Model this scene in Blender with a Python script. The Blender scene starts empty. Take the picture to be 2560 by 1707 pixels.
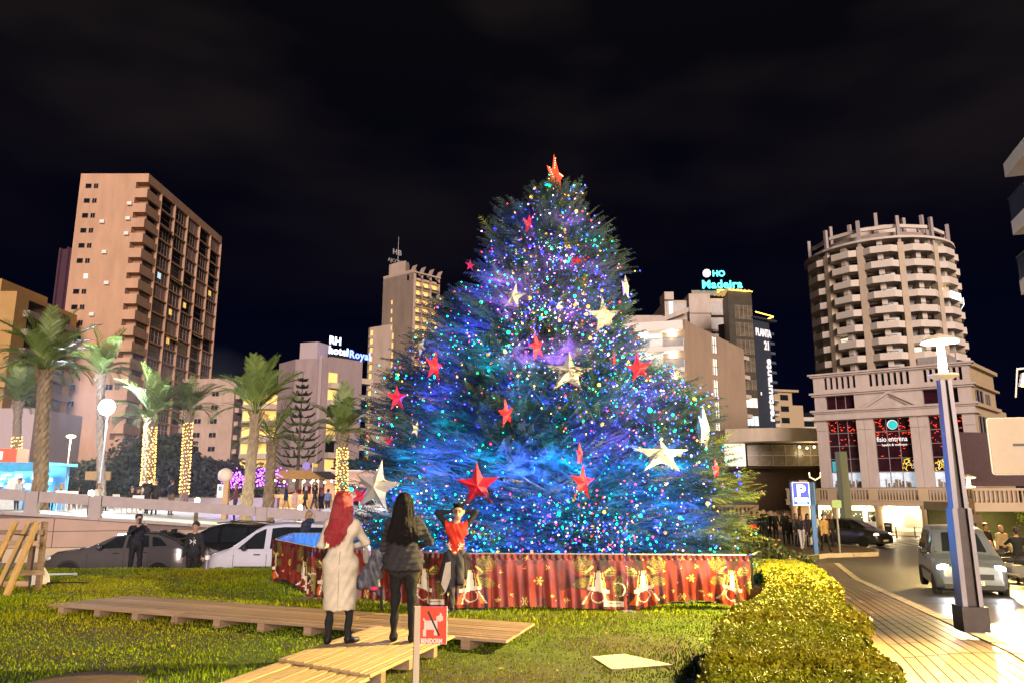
import bpy, math, random
import numpy as np
from mathutils import Vector, Matrix
random.seed(7)
rng = np.random.default_rng(7)
SC = bpy.context.scene
COL = SC.collection
PI = math.pi
R_ = math.radians

# ---------------------------------------------------------------- camera
CAMZ = 1.9
PITCH = R_(11.28)
cam = bpy.data.cameras.new('camera')
cam.sensor_width = 36.0
cam.lens = 26.33
cam.clip_start = 0.05
cam.clip_end = 3000
camo = bpy.data.objects.new('camera', cam)
COL.objects.link(camo)
camo.location = (0, 0, CAMZ)
camo.rotation_euler = (PI / 2 + PITCH, 0, 0)
SC.camera = camo

# ---------------------------------------------------------------- night sky
W = bpy.data.worlds.new('World')
SC.world = W
W.use_nodes = True
nt = W.node_tree
bg = nt.nodes['Background']
tc = nt.nodes.new('ShaderNodeTexCoord')
mp = nt.nodes.new('ShaderNodeMapping')
mp.inputs['Scale'].default_value = (1.0, 1.0, 2.6)
nz = nt.nodes.new('ShaderNodeTexNoise')
nz.inputs['Scale'].default_value = 1.7
nz.inputs['Detail'].default_value = 3.5
nz.inputs['Roughness'].default_value = 0.55
nt.links.new(tc.outputs['Generated'], mp.inputs['Vector'])
nt.links.new(mp.outputs['Vector'], nz.inputs['Vector'])
cr = nt.nodes.new('ShaderNodeValToRGB')
cr.color_ramp.elements[0].position = 0.46
cr.color_ramp.elements[0].color = (0, 0, 0, 1)
cr.color_ramp.elements[1].position = 0.74
cr.color_ramp.elements[1].color = (1, 1, 1, 1)
nt.links.new(nz.outputs['Fac'], cr.inputs['Fac'])
sx = nt.nodes.new('ShaderNodeSeparateXYZ')
nt.links.new(tc.outputs['Generated'], sx.inputs['Vector'])
el = nt.nodes.new('ShaderNodeMapRange')          # clouds only well above the roofs
el.inputs['From Min'].default_value = 0.22
el.inputs['From Max'].default_value = 0.62
nt.links.new(sx.outputs['Z'], el.inputs['Value'])
mu = nt.nodes.new('ShaderNodeMath')
mu.operation = 'MULTIPLY'
nt.links.new(cr.outputs['Color'], mu.inputs[0])
nt.links.new(el.outputs['Result'], mu.inputs[1])
base = nt.nodes.new('ShaderNodeValToRGB')
e = base.color_ramp.elements
e[0].position = 0.0
e[0].color = (.0016, .0022, .0105, 1)
e[1].position = 0.6
e[1].color = (.0030, .0026, .0034, 1)
e2 = base.color_ramp.elements.new(0.3)
e2.color = (.0006, .0008, .0048, 1)
nt.links.new(sx.outputs['Z'], base.inputs['Fac'])
mx = nt.nodes.new('ShaderNodeMix')
mx.data_type = 'RGBA'
nt.links.new(mu.outputs[0], mx.inputs['Factor'])
nt.links.new(base.outputs['Color'], mx.inputs[6])
mx.inputs[7].default_value = (.023, .017, .016, 1)
nt.links.new(mx.outputs[2], bg.inputs['Color'])
bg.inputs['Strength'].default_value = 1.0

# ---------------------------------------------------------------- the soft glow of the lit town behind the camera
sun = bpy.data.lights.new('sun', 'SUN')
sun.energy = 4.8
sun.angle = R_(28)
sun.color = (1.0, .79, .68)
suno = bpy.data.objects.new('sun', sun)
COL.objects.link(suno)
suno.rotation_euler = Vector((-.16, 1.0, -.25)).to_track_quat('-Z', 'Y').to_euler()

SC.render.engine = 'CYCLES'
SC.cycles.use_denoising = True
SC.cycles.max_bounces = 5
SC.cycles.diffuse_bounces = 2
SC.cycles.glossy_bounces = 3
SC.cycles.transmission_bounces = 4
SC.cycles.transparent_max_bounces = 6
SC.cycles.sample_clamp_indirect = 3.0
SC.cycles.use_light_tree = True
SC.cycles.caustics_reflective = False
SC.cycles.caustics_refractive = False
SC.view_settings.view_transform = 'Standard'
SC.view_settings.look = 'None'
SC.view_settings.gamma = 1
SC.view_settings.exposure = 0
SC.view_settings.use_curve_mapping = False

# ---------------------------------------------------------------- measuring: a pixel of the 2560 px photograph to a point in the place
FPX = 1872.0
_s, _c = math.sin(PITCH), math.cos(PITCH)


def ray(u, v):
    xc = (u - 1280) / FPX
    yc = (853.5 - v) / FPX
    return xc, _c - yc * _s, _s + yc * _c


def at(u, v, Y):
    x, y, z = ray(u, v)
    return Vector((x / y * Y, Y, CAMZ + z / y * Y))


def av(u, v, Y):
    return at(u / .91875, v / .91875, Y)


def ground(u, v, z=0.0):
    x, y, zz = ray(u, v)
    k = (z - CAMZ) / zz
    return Vector((x * k, y * k, z))


# ---------------------------------------------------------------- materials
MATS = {}


def M(name, col, rough=.7, metal=0., var=.18, scale=5., bump=0., bscale=60., emit=None, es=0., spec=.35,
      island=0., trans=0., alpha=1., stretch=None, coat=0., var2=None, orand=0.):
    if name in MATS:
        return MATS[name]
    m = bpy.data.materials.new(name)
    m.use_nodes = True
    t = m.node_tree
    b = t.nodes['Principled BSDF']
    b.inputs['Roughness'].default_value = rough
    b.inputs['Metallic'].default_value = metal
    b.inputs['Specular IOR Level'].default_value = spec
    b.inputs['Coat Weight'].default_value = coat
    if trans:
        b.inputs['Transmission Weight'].default_value = trans
    if alpha < 1:
        b.inputs['Alpha'].default_value = alpha
    tcn = t.nodes.new('ShaderNodeTexCoord')
    vec = tcn.outputs['Object']
    if stretch:
        mpn = t.nodes.new('ShaderNodeMapping')
        mpn.inputs['Scale'].default_value = stretch
        t.links.new(vec, mpn.inputs['Vector'])
        vec = mpn.outputs['Vector']
    n = t.nodes.new('ShaderNodeTexNoise')
    n.inputs['Scale'].default_value = scale
    n.inputs['Detail'].default_value = 5
    n.inputs['Roughness'].default_value = .62
    t.links.new(vec, n.inputs['Vector'])
    mr = t.nodes.new('ShaderNodeMapRange')
    mr.inputs['From Min'].default_value = .25
    mr.inputs['From Max'].default_value = .75
    mr.inputs['To Min'].default_value = 1 - var
    mr.inputs['To Max'].default_value = 1 + var
    t.links.new(n.outputs['Fac'], mr.inputs['Value'])
    fac = mr.outputs['Result']
    if island:
        g = t.nodes.new('ShaderNodeNewGeometry')
        mr2 = t.nodes.new('ShaderNodeMapRange')
        mr2.inputs['To Min'].default_value = 1 - island
        mr2.inputs['To Max'].default_value = 1 + island
        t.links.new(g.outputs['Random Per Island'], mr2.inputs['Value'])
        mm = t.nodes.new('ShaderNodeMath')
        mm.operation = 'MULTIPLY'
        t.links.new(fac, mm.inputs[0])
        t.links.new(mr2.outputs['Result'], mm.inputs[1])
        fac = mm.outputs[0]
    if orand:
        oi = t.nodes.new('ShaderNodeObjectInfo')
        mr4 = t.nodes.new('ShaderNodeMapRange')
        mr4.inputs['To Min'].default_value = 1 - orand
        mr4.inputs['To Max'].default_value = 1 + orand
        t.links.new(oi.outputs['Random'], mr4.inputs['Value'])
        mm2 = t.nodes.new('ShaderNodeMath')
        mm2.operation = 'MULTIPLY'
        t.links.new(fac, mm2.inputs[0])
        t.links.new(mr4.outputs['Result'], mm2.inputs[1])
        fac = mm2.outputs[0]
    v = t.nodes.new('ShaderNodeMix')
    v.data_type = 'RGBA'
    v.blend_type = 'MULTIPLY'
    v.inputs['Factor'].default_value = 1
    if var2 is not None:
        mc = t.nodes.new('ShaderNodeMix')
        mc.data_type = 'RGBA'
        mc.inputs[6].default_value = (*col, 1)
        mc.inputs[7].default_value = (*var2, 1)
        n2 = t.nodes.new('ShaderNodeTexNoise')
        n2.inputs['Scale'].default_value = scale * .23
        n2.inputs['Detail'].default_value = 3
        t.links.new(vec, n2.inputs['Vector'])
        m3 = t.nodes.new('ShaderNodeMapRange')
        m3.inputs['From Min'].default_value = .38
        m3.inputs['From Max'].default_value = .62
        t.links.new(n2.outputs['Fac'], m3.inputs['Value'])
        t.links.new(m3.outputs['Result'], mc.inputs['Factor'])
        t.links.new(mc.outputs[2], v.inputs[6])
    else:
        v.inputs[6].default_value = (*col, 1)
    t.links.new(fac, v.inputs[7])
    t.links.new(v.outputs[2], b.inputs['Base Color'])
    if bump:
        nb = t.nodes.new('ShaderNodeTexNoise')
        nb.inputs['Scale'].default_value = bscale
        nb.inputs['Detail'].default_value = 4
        t.links.new(vec, nb.inputs['Vector'])
        bp = t.nodes.new('ShaderNodeBump')
        bp.inputs['Strength'].default_value = bump
        bp.inputs['Distance'].default_value = .02
        t.links.new(nb.outputs['Fac'], bp.inputs['Height'])
        t.links.new(bp.outputs['Normal'], b.inputs['Normal'])
    if emit is not None:
        b.inputs['Emission Color'].default_value = (*emit, 1)
        b.inputs['Emission Strength'].default_value = es
    MATS[name] = m
    return m


# ---------------------------------------------------------------- mesh building
class MB:
    def __init__(s):
        s.v, s.f, s.m = [], [], []

    def add(s, vs, fs, mi=0):
        o = len(s.v)
        s.v += [tuple(p) for p in vs]
        for f in fs:
            s.f.append(tuple(i + o for i in f))
            s.m.append(mi)
        return s

    def box(s, x0, y0, z0, x1, y1, z1, mi=0):
        s.add([(x0, y0, z0), (x1, y0, z0), (x1, y1, z0), (x0, y1, z0), (x0, y0, z1), (x1, y0, z1), (x1, y1, z1), (x0, y1, z1)],
              [(0, 3, 2, 1), (4, 5, 6, 7), (0, 1, 5, 4), (1, 2, 6, 5), (2, 3, 7, 6), (3, 0, 4, 7)], mi)
        return s

    def cbox(s, c, d, mi=0, rot=None, bev=0.):
        hx, hy, hz = d[0] / 2, d[1] / 2, d[2] / 2
        vs = [Vector((a * hx, b * hy, e * hz)) for e in (-1, 1) for a, b in ((-1, -1), (1, -1), (1, 1), (-1, 1))]
        if rot is not None:
            vs = [rot @ p for p in vs]
        c = Vector(c)
        s.add([p + c for p in vs], [(0, 3, 2, 1), (4, 5, 6, 7), (0, 1, 5, 4), (1, 2, 6, 5), (2, 3, 7, 6), (3, 0, 4, 7)], mi)
        return s

    def quad(s, a, b, c, d, mi=0):
        s.add([a, b, c, d], [(0, 1, 2, 3)], mi)
        return s

    def poly(s, pts, mi=0):
        s.add(pts, [tuple(range(len(pts)))], mi)
        return s

    def tube(s, pts, rs, n=8, mi=0, caps=True):
        pts = [Vector(p) for p in pts]
        if not isinstance(rs, (list, tuple)):
            rs = [rs] * len(pts)
        rings = []
        up = Vector((0, 0, 1))
        for i, p in enumerate(pts):
            d = (pts[min(i + 1, len(pts) - 1)] - pts[max(i - 1, 0)]).normalized()
            a = d.cross(up if abs(d.z) < .95 else Vector((1, 0, 0))).normalized()
            b = d.cross(a).normalized()
            rings.append([p + (a * math.cos(2 * PI * k / n) + b * math.sin(2 * PI * k / n)) * rs[i] for k in range(n)])
        vs = [q for r in rings for q in r]
        fs = []
        for i in range(len(pts) - 1):
            for k in range(n):
                k2 = (k + 1) % n
                fs.append((i * n + k, i * n + k2, (i + 1) * n + k2, (i + 1) * n + k))
        if caps:
            fs.append(tuple(range(n))[::-1])
            fs.append(tuple((len(pts) - 1) * n + k for k in range(n)))
        s.add(vs, fs, mi)
        return s

    def lathe(s, prof, c=(0, 0, 0), n=16, mi=0):
        vs, fs = [], []
        for r, z in prof:
            for k in range(n):
                a = 2 * PI * k / n
                vs.append((c[0] + r * math.cos(a), c[1] + r * math.sin(a), c[2] + z))
        for i in range(len(prof) - 1):
            for k in range(n):
                k2 = (k + 1) % n
                fs.append((i * n + k, i * n + k2, (i + 1) * n + k2, (i + 1) * n + k))
        fs.append(tuple(range(n))[::-1])
        fs.append(tuple((len(prof) - 1) * n + k for k in range(n)))
        s.add(vs, fs, mi)
        return s

    def prism(s, pts, lo, hi, axis='z', mi=0):
        def P(a, b, h):
            return (a, b, h) if axis == 'z' else ((a, h, b) if axis == 'y' else (h, a, b))
        n = len(pts)
        vs = [P(a, b, lo) for a, b in pts] + [P(a, b, hi) for a, b in pts]
        fs = [tuple(range(n))[::-1], tuple(range(n, 2 * n))]
        for i in range(n):
            j = (i + 1) % n
            fs.append((i, j, n + j, n + i))
        s.add(vs, fs, mi)
        return s

    def ball(s, c, r, n=8, mi=0, sq=(1, 1, 1)):
        vs, fs = [], []
        m = max(4, n // 2 + 1)
        for i in range(m + 1):
            t = PI * i / m
            for k in range(n):
                a = 2 * PI * k / n
                vs.append((c[0] + r * sq[0] * math.sin(t) * math.cos(a), c[1] + r * sq[1] * math.sin(t) * math.sin(a), c[2] + r * sq[2] * math.cos(t)))
        for i in range(m):
            for k in range(n):
                k2 = (k + 1) % n
                fs.append((i * n + k, (i + 1) * n + k, (i + 1) * n + k2, i * n + k2))
        s.add(vs, fs, mi)
        return s

    def mesh(s, name, mats, smooth=False):
        me = bpy.data.meshes.new(name)
        me.from_pydata([tuple(p) for p in s.v], [], s.f)
        if not isinstance(mats, (list, tuple)):
            mats = [mats]
        for m in mats:
            me.materials.append(m)
        if len(mats) > 1:
            me.polygons.foreach_set('material_index', s.m)
        if smooth:
            me.polygons.foreach_set('use_smooth', [True] * len(me.polygons))
            if smooth != True:
                me.set_sharp_from_angle(angle=R_(smooth))
        me.update()
        return me

    def build(s, name, mats, parent=None, loc=None, rot=None, smooth=False):
        return link(name, s.mesh(name, mats, smooth), parent, loc, rot)


def link(name, data, parent=None, loc=None, rot=None, scale=None):
    o = bpy.data.objects.new(name, data)
    COL.objects.link(o)
    if parent is not None:
        o.parent = parent
    if loc is not None:
        o.location = loc
    if rot is not None:
        o.rotation_euler = rot if not isinstance(rot, (int, float)) else (0, 0, rot)
    if scale is not None:
        o.scale = (scale,) * 3 if isinstance(scale, (int, float)) else scale
    return o


def np_mesh(name, V, F, mats, mi=None, smooth=False):
    """V (n,3), F (m,k) arrays of equal sized faces"""
    me = bpy.data.meshes.new(name)
    V = np.asarray(V, dtype=np.float32)
    F = np.asarray(F, dtype=np.int32)
    k = F.shape[1]
    me.vertices.add(len(V))
    me.vertices.foreach_set('co', V.ravel())
    me.loops.add(F.size)
    me.loops.foreach_set('vertex_index', F.ravel())
    me.polygons.add(len(F))
    me.polygons.foreach_set('loop_start', np.arange(0, F.size, k, dtype=np.int32))
    me.polygons.foreach_set('loop_total', np.full(len(F), k, dtype=np.int32))
    if not isinstance(mats, (list, tuple)):
        mats = [mats]
    for m in mats:
        me.materials.append(m)
    if mi is not None:
        me.polygons.foreach_set('material_index', np.asarray(mi, dtype=np.int32))
    if smooth:
        me.polygons.foreach_set('use_smooth', np.ones(len(F), dtype=bool))
    me.update(calc_edges=True)
    me.validate()
    return me


def tag(o, label=None, cat=None, group=None, kind=None):
    if label:
        o['label'] = label
    if cat:
        o['category'] = cat
    if group:
        o['group'] = group
    if kind:
        o['kind'] = kind
    return o


def empty(name, loc, rz=0., label=None, cat=None, group=None):
    o = bpy.data.objects.new(name, None)
    COL.objects.link(o)
    o.empty_display_size = .2
    o.location = loc
    o.rotation_euler = (0, 0, rz)
    return tag(o, label, cat, group)


def text(name, body, mat, parent, loc, rot, size, ext=.02, off=0., align='LEFT', spacing=1.):
    cu = bpy.data.curves.new(name, 'FONT')
    cu.body = body
    cu.size = size
    cu.extrude = ext
    cu.offset = off
    cu.align_x = align
    cu.space_character = spacing
    cu.resolution_u = 3
    tmp = bpy.data.objects.new(name, cu)
    COL.objects.link(tmp)
    me = bpy.data.meshes.new_from_object(tmp)
    bpy.data.objects.remove(tmp)
    me.name = name
    me.materials.clear()
    me.materials.append(mat)
    return link(name, me, parent, loc, rot)


def lamp(name, kind, loc, power, col, parent=None, size=.1, rot=None, spot=None, shape=None, sy=None):
    l = bpy.data.lights.new(name, kind)
    l.energy = power
    l.color = col
    if kind == 'AREA':
        l.size = size
        if sy:
            l.shape = 'RECTANGLE'
            l.size_y = sy
    elif kind == 'SPOT':
        l.shadow_soft_size = size
        l.spot_size = spot or 1.5
        l.spot_blend = .5
    else:
        l.shadow_soft_size = size
    return link(name, l, parent, loc, rot)


def sstep(a, b, x):
    t = np.clip((np.asarray(x, dtype=float) - a) / (b - a), 0, 1)
    return t * t * (3 - 2 * t)


def vnoise(x, y, sc=1., seed=0):
    """smooth value noise on arrays"""
    x = np.asarray(x) * sc + 37.2 * seed + 1000
    y = np.asarray(y) * sc - 11.7 * seed + 1000
    xi, yi = np.floor(x), np.floor(y)
    fx, fy = x - xi, y - yi
    fx, fy = fx * fx * (3 - 2 * fx), fy * fy * (3 - 2 * fy)

    def h(a, b):
        q = np.sin(a * 127.1 + b * 311.7 + seed * 17.3) * 43758.5453
        return q - np.floor(q)
    return (h(xi, yi) * (1 - fx) + h(xi + 1, yi) * fx) * (1 - fy) + (h(xi, yi + 1) * (1 - fx) + h(xi + 1, yi + 1) * fx) * fy


# ---------------------------------------------------------------- materials shared by many things
BEIGE = M('beige render', (.42, .31, .25), .9, var=.18, scale=.9, stretch=(1, 1, .3), bump=.15, bscale=8)
CREAM = M('cream render', (.52, .44, .36), .9, var=.18, scale=1.2, stretch=(1, 1, .3))
PALE = M('pale stone', (.47, .40, .36), .85, var=.18, scale=1.2, stretch=(1, 1, .3), bump=.1, bscale=20)
DARKGLASS = M('dark glass', (.012, .013, .018), .12, spec=.5, var=.3, scale=.7)
PURPLEWALL = M('rose render in shade', (.26, .17, .15), .9, var=.12, scale=.5)
BLACKMETAL = M('black metal', (.018, .018, .02), .45, spec=.4)
GREYMETAL = M('grey metal', (.20, .20, .21), .45, .3)
WHITEPAINT = M('white paint', (.75, .74, .72), .55, var=.06)
WARMLIT = M('warm lit room', (.6, .4, .15), .8, emit=(1.0, .60, .16), es=.95, var=.1)
WHITELIT = M('white lit room', (.6, .6, .55), .8, emit=(1.0, .86, .66), es=1.15, var=.1)
COOLLIT = M('cool lit room', (.5, .6, .6), .8, emit=(.62, .86, 1.0), es=1.0, var=.1)
TYRE = M('tyre rubber', (.012, .012, .013), .8)
ALLOY = M('alloy', (.5, .5, .52), .3, .9)
PLATE = M('number plate', (.75, .72, .6), .5)
# ================================================================ GROUND, LAWN, ROAD, PAVEMENT, PROMENADE
ASPHALT = M('asphalt', (.052, .047, .044), .42, var=.25, scale=3, bump=.25, bscale=90, spec=.5)
CONCRETE = M('pavement concrete', (.112, .074, .034), .5, var=.14, scale=1.5, bump=.08, bscale=60, spec=.4)
TILE = M('paving tile', (.095, .063, .038), .36, var=.2, scale=2.2, orand=.10, bump=.15, bscale=70, spec=.5)
KERB = M('kerb stone', (.30, .25, .21), .6, var=.2, scale=2)
SOIL = M('lawn soil', (.055, .085, .006), .95, var=.5, scale=2.5, bump=.5, bscale=40, var2=(.05, .036, .018))
GRASS = M('grass blade', (.13, .22, .004), .85, var=.35, scale=.9, island=.55, spec=.1, var2=(.18, .175, .006))
PROMSTONE = M('promenade paving', (.50, .46, .39), .6, var=.1, scale=.8, bump=.05)


def zright(Y):
    return np.interp(Y, [10, 26, 45, 65, 90], [-.22, -1.1, -1.3, -1.65, -2.0])


def zroad(X, Y):
    w = sstep(-6, 3, X)
    return -.8 * (1 - w) + zright(Y) * w


def lawn_z(X, Y):
    w = sstep(-3, 4, X)
    return -.07 * np.maximum(0, np.asarray(Y, dtype=float) - 12.5) * w + .03 * (vnoise(X, Y, .6, 3) - .5)


def lawn_edge(X):
    return 19.5 + 6.5 * sstep(-5, -2, X)


def hedge_line(Y):
    return 1.0 + .333 * Y


def kerb_line(Y):
    return 3.2 + .318 * Y


def grid(name, xs, ys, zf, mats, keep=None, smooth=True, kind='structure', pf=None):
    X, Y = np.meshgrid(xs, ys)
    if pf:
        X, Y = pf(X, Y)
    Z = zf(X, Y)
    n, m = X.shape
    V = np.stack([X, Y, Z], -1).reshape(-1, 3)
    i = np.arange(n * m).reshape(n, m)
    F = np.stack([i[:-1, :-1], i[:-1, 1:], i[1:, 1:], i[1:, :-1]], -1).reshape(-1, 4)
    if keep is not None:
        c = V[F].mean(1)
        F = F[keep(c[:, 0], c[:, 1])]
    return tag(link(name, np_mesh(name, V, F, mats, smooth=smooth)), kind=kind)


tag(MB().box(-1500, -200, -3.2, 1500, 2200, -3.0).build('ground', ASPHALT), kind='structure')
grid('road', np.arange(-80, 101, 1.), np.arange(-10, 171, 1.), zroad, ASPHALT)
lawn = grid('lawn', np.arange(-18, 12.01, .3), np.arange(1, 28.01, .3),
            lambda X, Y: lawn_z(X, Y) - .9 * sstep(-.1, .9, Y - lawn_edge(X)), SOIL,
            keep=lambda x, y: (x < hedge_line(y) - .1) & (y < lawn_edge(x) + 1.2))

# short grass on the lawn, thicker towards the camera
NB = 260000
by = 3.5 + 22 * rng.random(NB * 2) ** 1.5
bx = -17 + 27 * rng.random(NB * 2)
ok = (np.abs(bx) < by * .74 + .8) & (bx < hedge_line(by) - .3) & (by < lawn_edge(bx) + .15) & (by > 6.8)
bx, by = bx[ok][:NB], by[ok][:NB]
nb = len(bx)
bz = lawn_z(bx, by)
lush = .55 + .9 * vnoise(bx, by, 1.6, 5) * vnoise(bx, by, .5, 9) * 2
hgt = (.010 + .021 * rng.random(nb)) * lush * (1 + .02 * by)
wid = .003 + .0007 * by
ang = rng.random(nb) * 2 * PI
lean = .55 * rng.random(nb)
la = rng.random(nb) * 2 * PI
p0 = np.stack([bx - np.cos(ang) * wid, by - np.sin(ang) * wid, bz - .005], -1)
p1 = np.stack([bx + np.cos(ang) * wid, by + np.sin(ang) * wid, bz - .005], -1)
p2 = np.stack([bx + np.cos(la) * lean * hgt, by + np.sin(la) * lean * hgt, bz + hgt], -1)
V = np.stack([p0, p1, p2], 1).reshape(-1, 3)
tag(link('grass', np_mesh('grass', V, np.arange(nb * 3).reshape(-1, 3), GRASS)), kind='stuff')

# ---------------------------------------------------------------- pavement on the right
pav = grid('pavement', np.linspace(0, 1, 9), np.arange(1, 33.01, .5),
           lambda X, Y: zright(Y) + .105, CONCRETE,
           pf=lambda s, Y: ((hedge_line(Y) - .6) * (1 - s) + kerb_line(Y) * s, Y))
pav.name = 'pavement'
PD = Vector((.318, 1, 0)).normalized()
NSTRIP, SW, SL = 9, .146, .58
tm = MB()
tm.add([(-SL / 2 + .003, -SW / 2 + .004, 0), (SL / 2 - .003, -SW / 2 + .004, 0), (SL / 2 - .003, SW / 2 - .004, 0), (-SL / 2 + .003, SW / 2 - .004, 0),
        (-SL / 2 + .006, -SW / 2 + .009, .012), (SL / 2 - .006, -SW / 2 + .009, .012), (SL / 2 - .006, SW / 2 - .009, .012), (-SL / 2 + .006, SW / 2 - .009, .012)],
       [(4, 5, 6, 7), (0, 1, 5, 4), (1, 2, 6, 5), (2, 3, 7, 6), (3, 0, 4, 7)])
tile_me = tm.mesh('tile', TILE)
ktile = MB().box(-.49, -.11, -.12, .49, .11, .03).mesh('kerbstone', KERB)
far = MB()
ntile = 0
yaw = math.atan2(PD.y, PD.x)
for r in range(48):
    Y = 4.6 + r * SL * PD.y
    z0, z1 = float(zright(Y - .25)), float(zright(Y + .25))
    pit = -math.atan2(z1 - z0, .5 / PD.y)
    for k in range(NSTRIP):
        X = kerb_line(Y) - .13 - SW * (k + .5) * 1.05
        jit = .2 * math.sin(k * 12.9 + 1)
        P = Vector((X, Y, float(zright(Y)) + .108)) + PD * jit
        rot = (rng.normal() * .006, pit + rng.normal() * .004, yaw)
        if ntile < 300 and Y > 6.2:
            link('tile', tile_me, pav, P, rot)
            ntile += 1
        elif Y > 6.2:
            mtx = Matrix.Translation(P) @ Matrix.Rotation(yaw, 4, 'Z') @ Matrix.Rotation(pit, 4, 'Y')
            far.add([mtx @ Vector(q) for q in tm.v], tm.f)
tag(far.build('tile', TILE, pav), kind='stuff')
for r in range(30):
    Y = 3.5 + r * .985
    if Y < 33:
        pit = -math.atan2(float(zright(Y + .25) - zright(Y - .25)), .5)
        link('kerbstone', ktile, pav, (kerb_line(Y) + .02, Y, float(zright(Y)) + .1), (0, pit, yaw))

# far pavements: island with the crowd, and in front of the arcade
ISL = [(8.0, 30), (11.5, 33.5), (14.8, 36.6), (17.6, 37.4), (18.6, 39.5), (18.2, 44), (17.5, 56), (4, 60), (3, 40)]
ib = MB()
ib.prism(ISL, -1.9, -1.02)
isl = tag(ib.build('pavement', CONCRETE), kind='structure')
kb = MB()
for i in range(5):
    a, b = Vector((*ISL[i], 0)), Vector((*ISL[i + 1], 0))
    d = (b - a)
    n = max(1, int(d.length))
    for k in range(n):
        p = a + d * ((k + .5) / n)
        kb2 = MB().cbox((0, 0, 0), (d.length / n - .03, .16, .2))
        kb2.build('kerbstone', KERB, isl, (p.x, p.y, -1.07), math.atan2(d.y, d.x))
tag(MB().prism([(15, 58.5), (21, 66.3), (27.4, 64.0), (34.8, 56.4), (45, 56), (60, 62), (60, 80), (22, 80), (10, 66)], -2.2, -1.50).build('pavement', CONCRETE), kind='structure')
lawn2 = tag(MB().prism([(4.2, 27), (8.3, 29.5), (12.2, 33.0), (14.4, 36.2), (10, 37), (4, 33)], -1.4, -.98).build('lawn', M('far lawn', (.05, .06, .016), .9, var=.4, scale=3, bump=.6)), kind='structure')

# painted crossing bars and a smooth pale band of road by the pavement
PAINT = M('road paint', (.55, .5, .42), .5, var=.35, scale=3)
cb = MB()
for k in range(8):
    X = 20.6 + k * 1.05
    Y = 45.5 + k * .45
    z = float(zright(Y)) + .006
    cb.quad((X, Y, z), (X + .5, Y - .3, z), (X + 1.6, Y + 4.4, z - .06), (X + 1.1, Y + 4.7, z - .06))
tag(cb.build('crossing_marking', PAINT), kind='structure')
sm = grid('pale_road_band', np.linspace(0, 1, 12), np.linspace(7, 18.2, 24), lambda X, Y: zright(Y) + .006,  # paler, smoother strip of road
          M('smooth road band', (.105, .085, .085), .30, var=.14, scale=2, bump=.1, bscale=120, spec=.6),
          pf=lambda s, Y: (kerb_line(Y) + .12 + s * 9, Y))

# ---------------------------------------------------------------- promenade on the left, its wall and rail
PE0 = Vector((-34, 22.74, 0))
PDIR = Vector((1, .268, 0)).normalized()
PYAW = math.atan2(PDIR.y, PDIR.x)


def prom_edge(X):
    return 27 + .268 * (np.asarray(X, dtype=float) + 18.1)


def prom_z(X, Y):
    X = np.clip(X, -20, 4)
    Yc = np.clip(Y, 20, 60)
    return 1.18 - .07 * (X + 18.1) - .0346 * (Yc - 27) + .05 * np.maximum(0, Yc - 42)


grid('promenade', np.arange(-90, 5.01, 1.), np.linspace(0, 1, 60) ** 1.4, prom_z, PROMSTONE,
     pf=lambda X, t: (X, prom_edge(X) + t * 75))

WALLM = M('pink stone cladding', (.40, .285, .225), .75, var=.09, scale=1.2, bump=.08, bscale=50)
WALLB = M('pale stone plinth', (.50, .40, .28), .75, var=.08, scale=1.0)
RAILM = M('weathered concrete rail', (.36, .31, .30), .8, var=.12, scale=3, bump=.15, bscale=40)
wl = empty('retaining_wall', PE0, PYAW, 'pink stone retaining wall sloping below the promenade rail', 'wall')
SLEN = 39.5


def edge_z(s):
    p = PE0 + PDIR * s
    return float(prom_z(p.x, p.y))


b = MB()
for k in range(40):
    s0, s1 = k * SLEN / 40, (k + 1) * SLEN / 40
    z0, z1 = edge_z(s0) - .02, edge_z(s1) - .02
    b.add([(s0, 0, -1.2), (s1, 0, -1.2), (s1, 0, z1), (s0, 0, z0), (s0, .5, -1.2), (s1, .5, -1.2), (s1, .5, z1), (s0, .5, z0)],
          [(0, 1, 2, 3), (3, 2, 6, 7), (5, 4, 7, 6)])
b.build('wall_core', M('mortar', (.16, .12, .10), .9), wl)
for row, (za, zb) in enumerate([(-.56, -.06), (-.06, .5), (.5, .98), (.98, 1.6)]):
    s = 0.
    k = 0
    while s < SLEN - .2:
        L = 3.05 if row else 2.4
        st = s + (.9 if row % 2 and k == 0 else 0)
        e = min(s + L, SLEN)
        a0, a1 = min(zb, edge_z(st) - .07), min(zb, edge_z(e) - .07)
        if a0 > za + .04 and a1 > za + .04:
            pb = MB()
            x0, x1, lo = st + .012, e - .012, za + .012
            pb.add([(x0, -.05, lo), (x1, -.05, lo), (x1, -.05, a1 - .012), (x0, -.05, a0 - .012), (x0, .01, lo), (x1, .01, lo), (x1, .01, a1 - .012), (x0, .01, a0 - .012)],
                   [(0, 1, 2, 3), (3, 2, 6, 7), (0, 3, 7, 4), (1, 5, 6, 2), (0, 4, 5, 1)])
            pb.build('stone_panel', WALLB if row == 0 else WALLM, wl)
        s = e
        k += 1
cp = MB()
for k in range(26):
    s0, s1 = k * SLEN / 26 + .01, (k + 1) * SLEN / 26 - .01
    z0, z1 = edge_z(s0), edge_z(s1)
    cb_ = MB()
    cb_.add([(s0, -.14, z0 - .06), (s1, -.14, z1 - .06), (s1, -.14, z1 + .035), (s0, -.14, z0 + .035), (s0, .42, z0 - .06), (s1, .42, z1 - .06), (s1, .42, z1 + .035), (s0, .42, z0 + .035)],
            [(0, 1, 2, 3), (3, 2, 6, 7), (0, 3, 7, 4), (1, 5, 6, 2), (0, 4, 5, 1)])
    cb_.build('coping', RAILM, wl)

rl = empty('promenade_rail', PE0, PYAW, 'grey concrete rail with stout posts along the promenade edge', 'railing')


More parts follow.
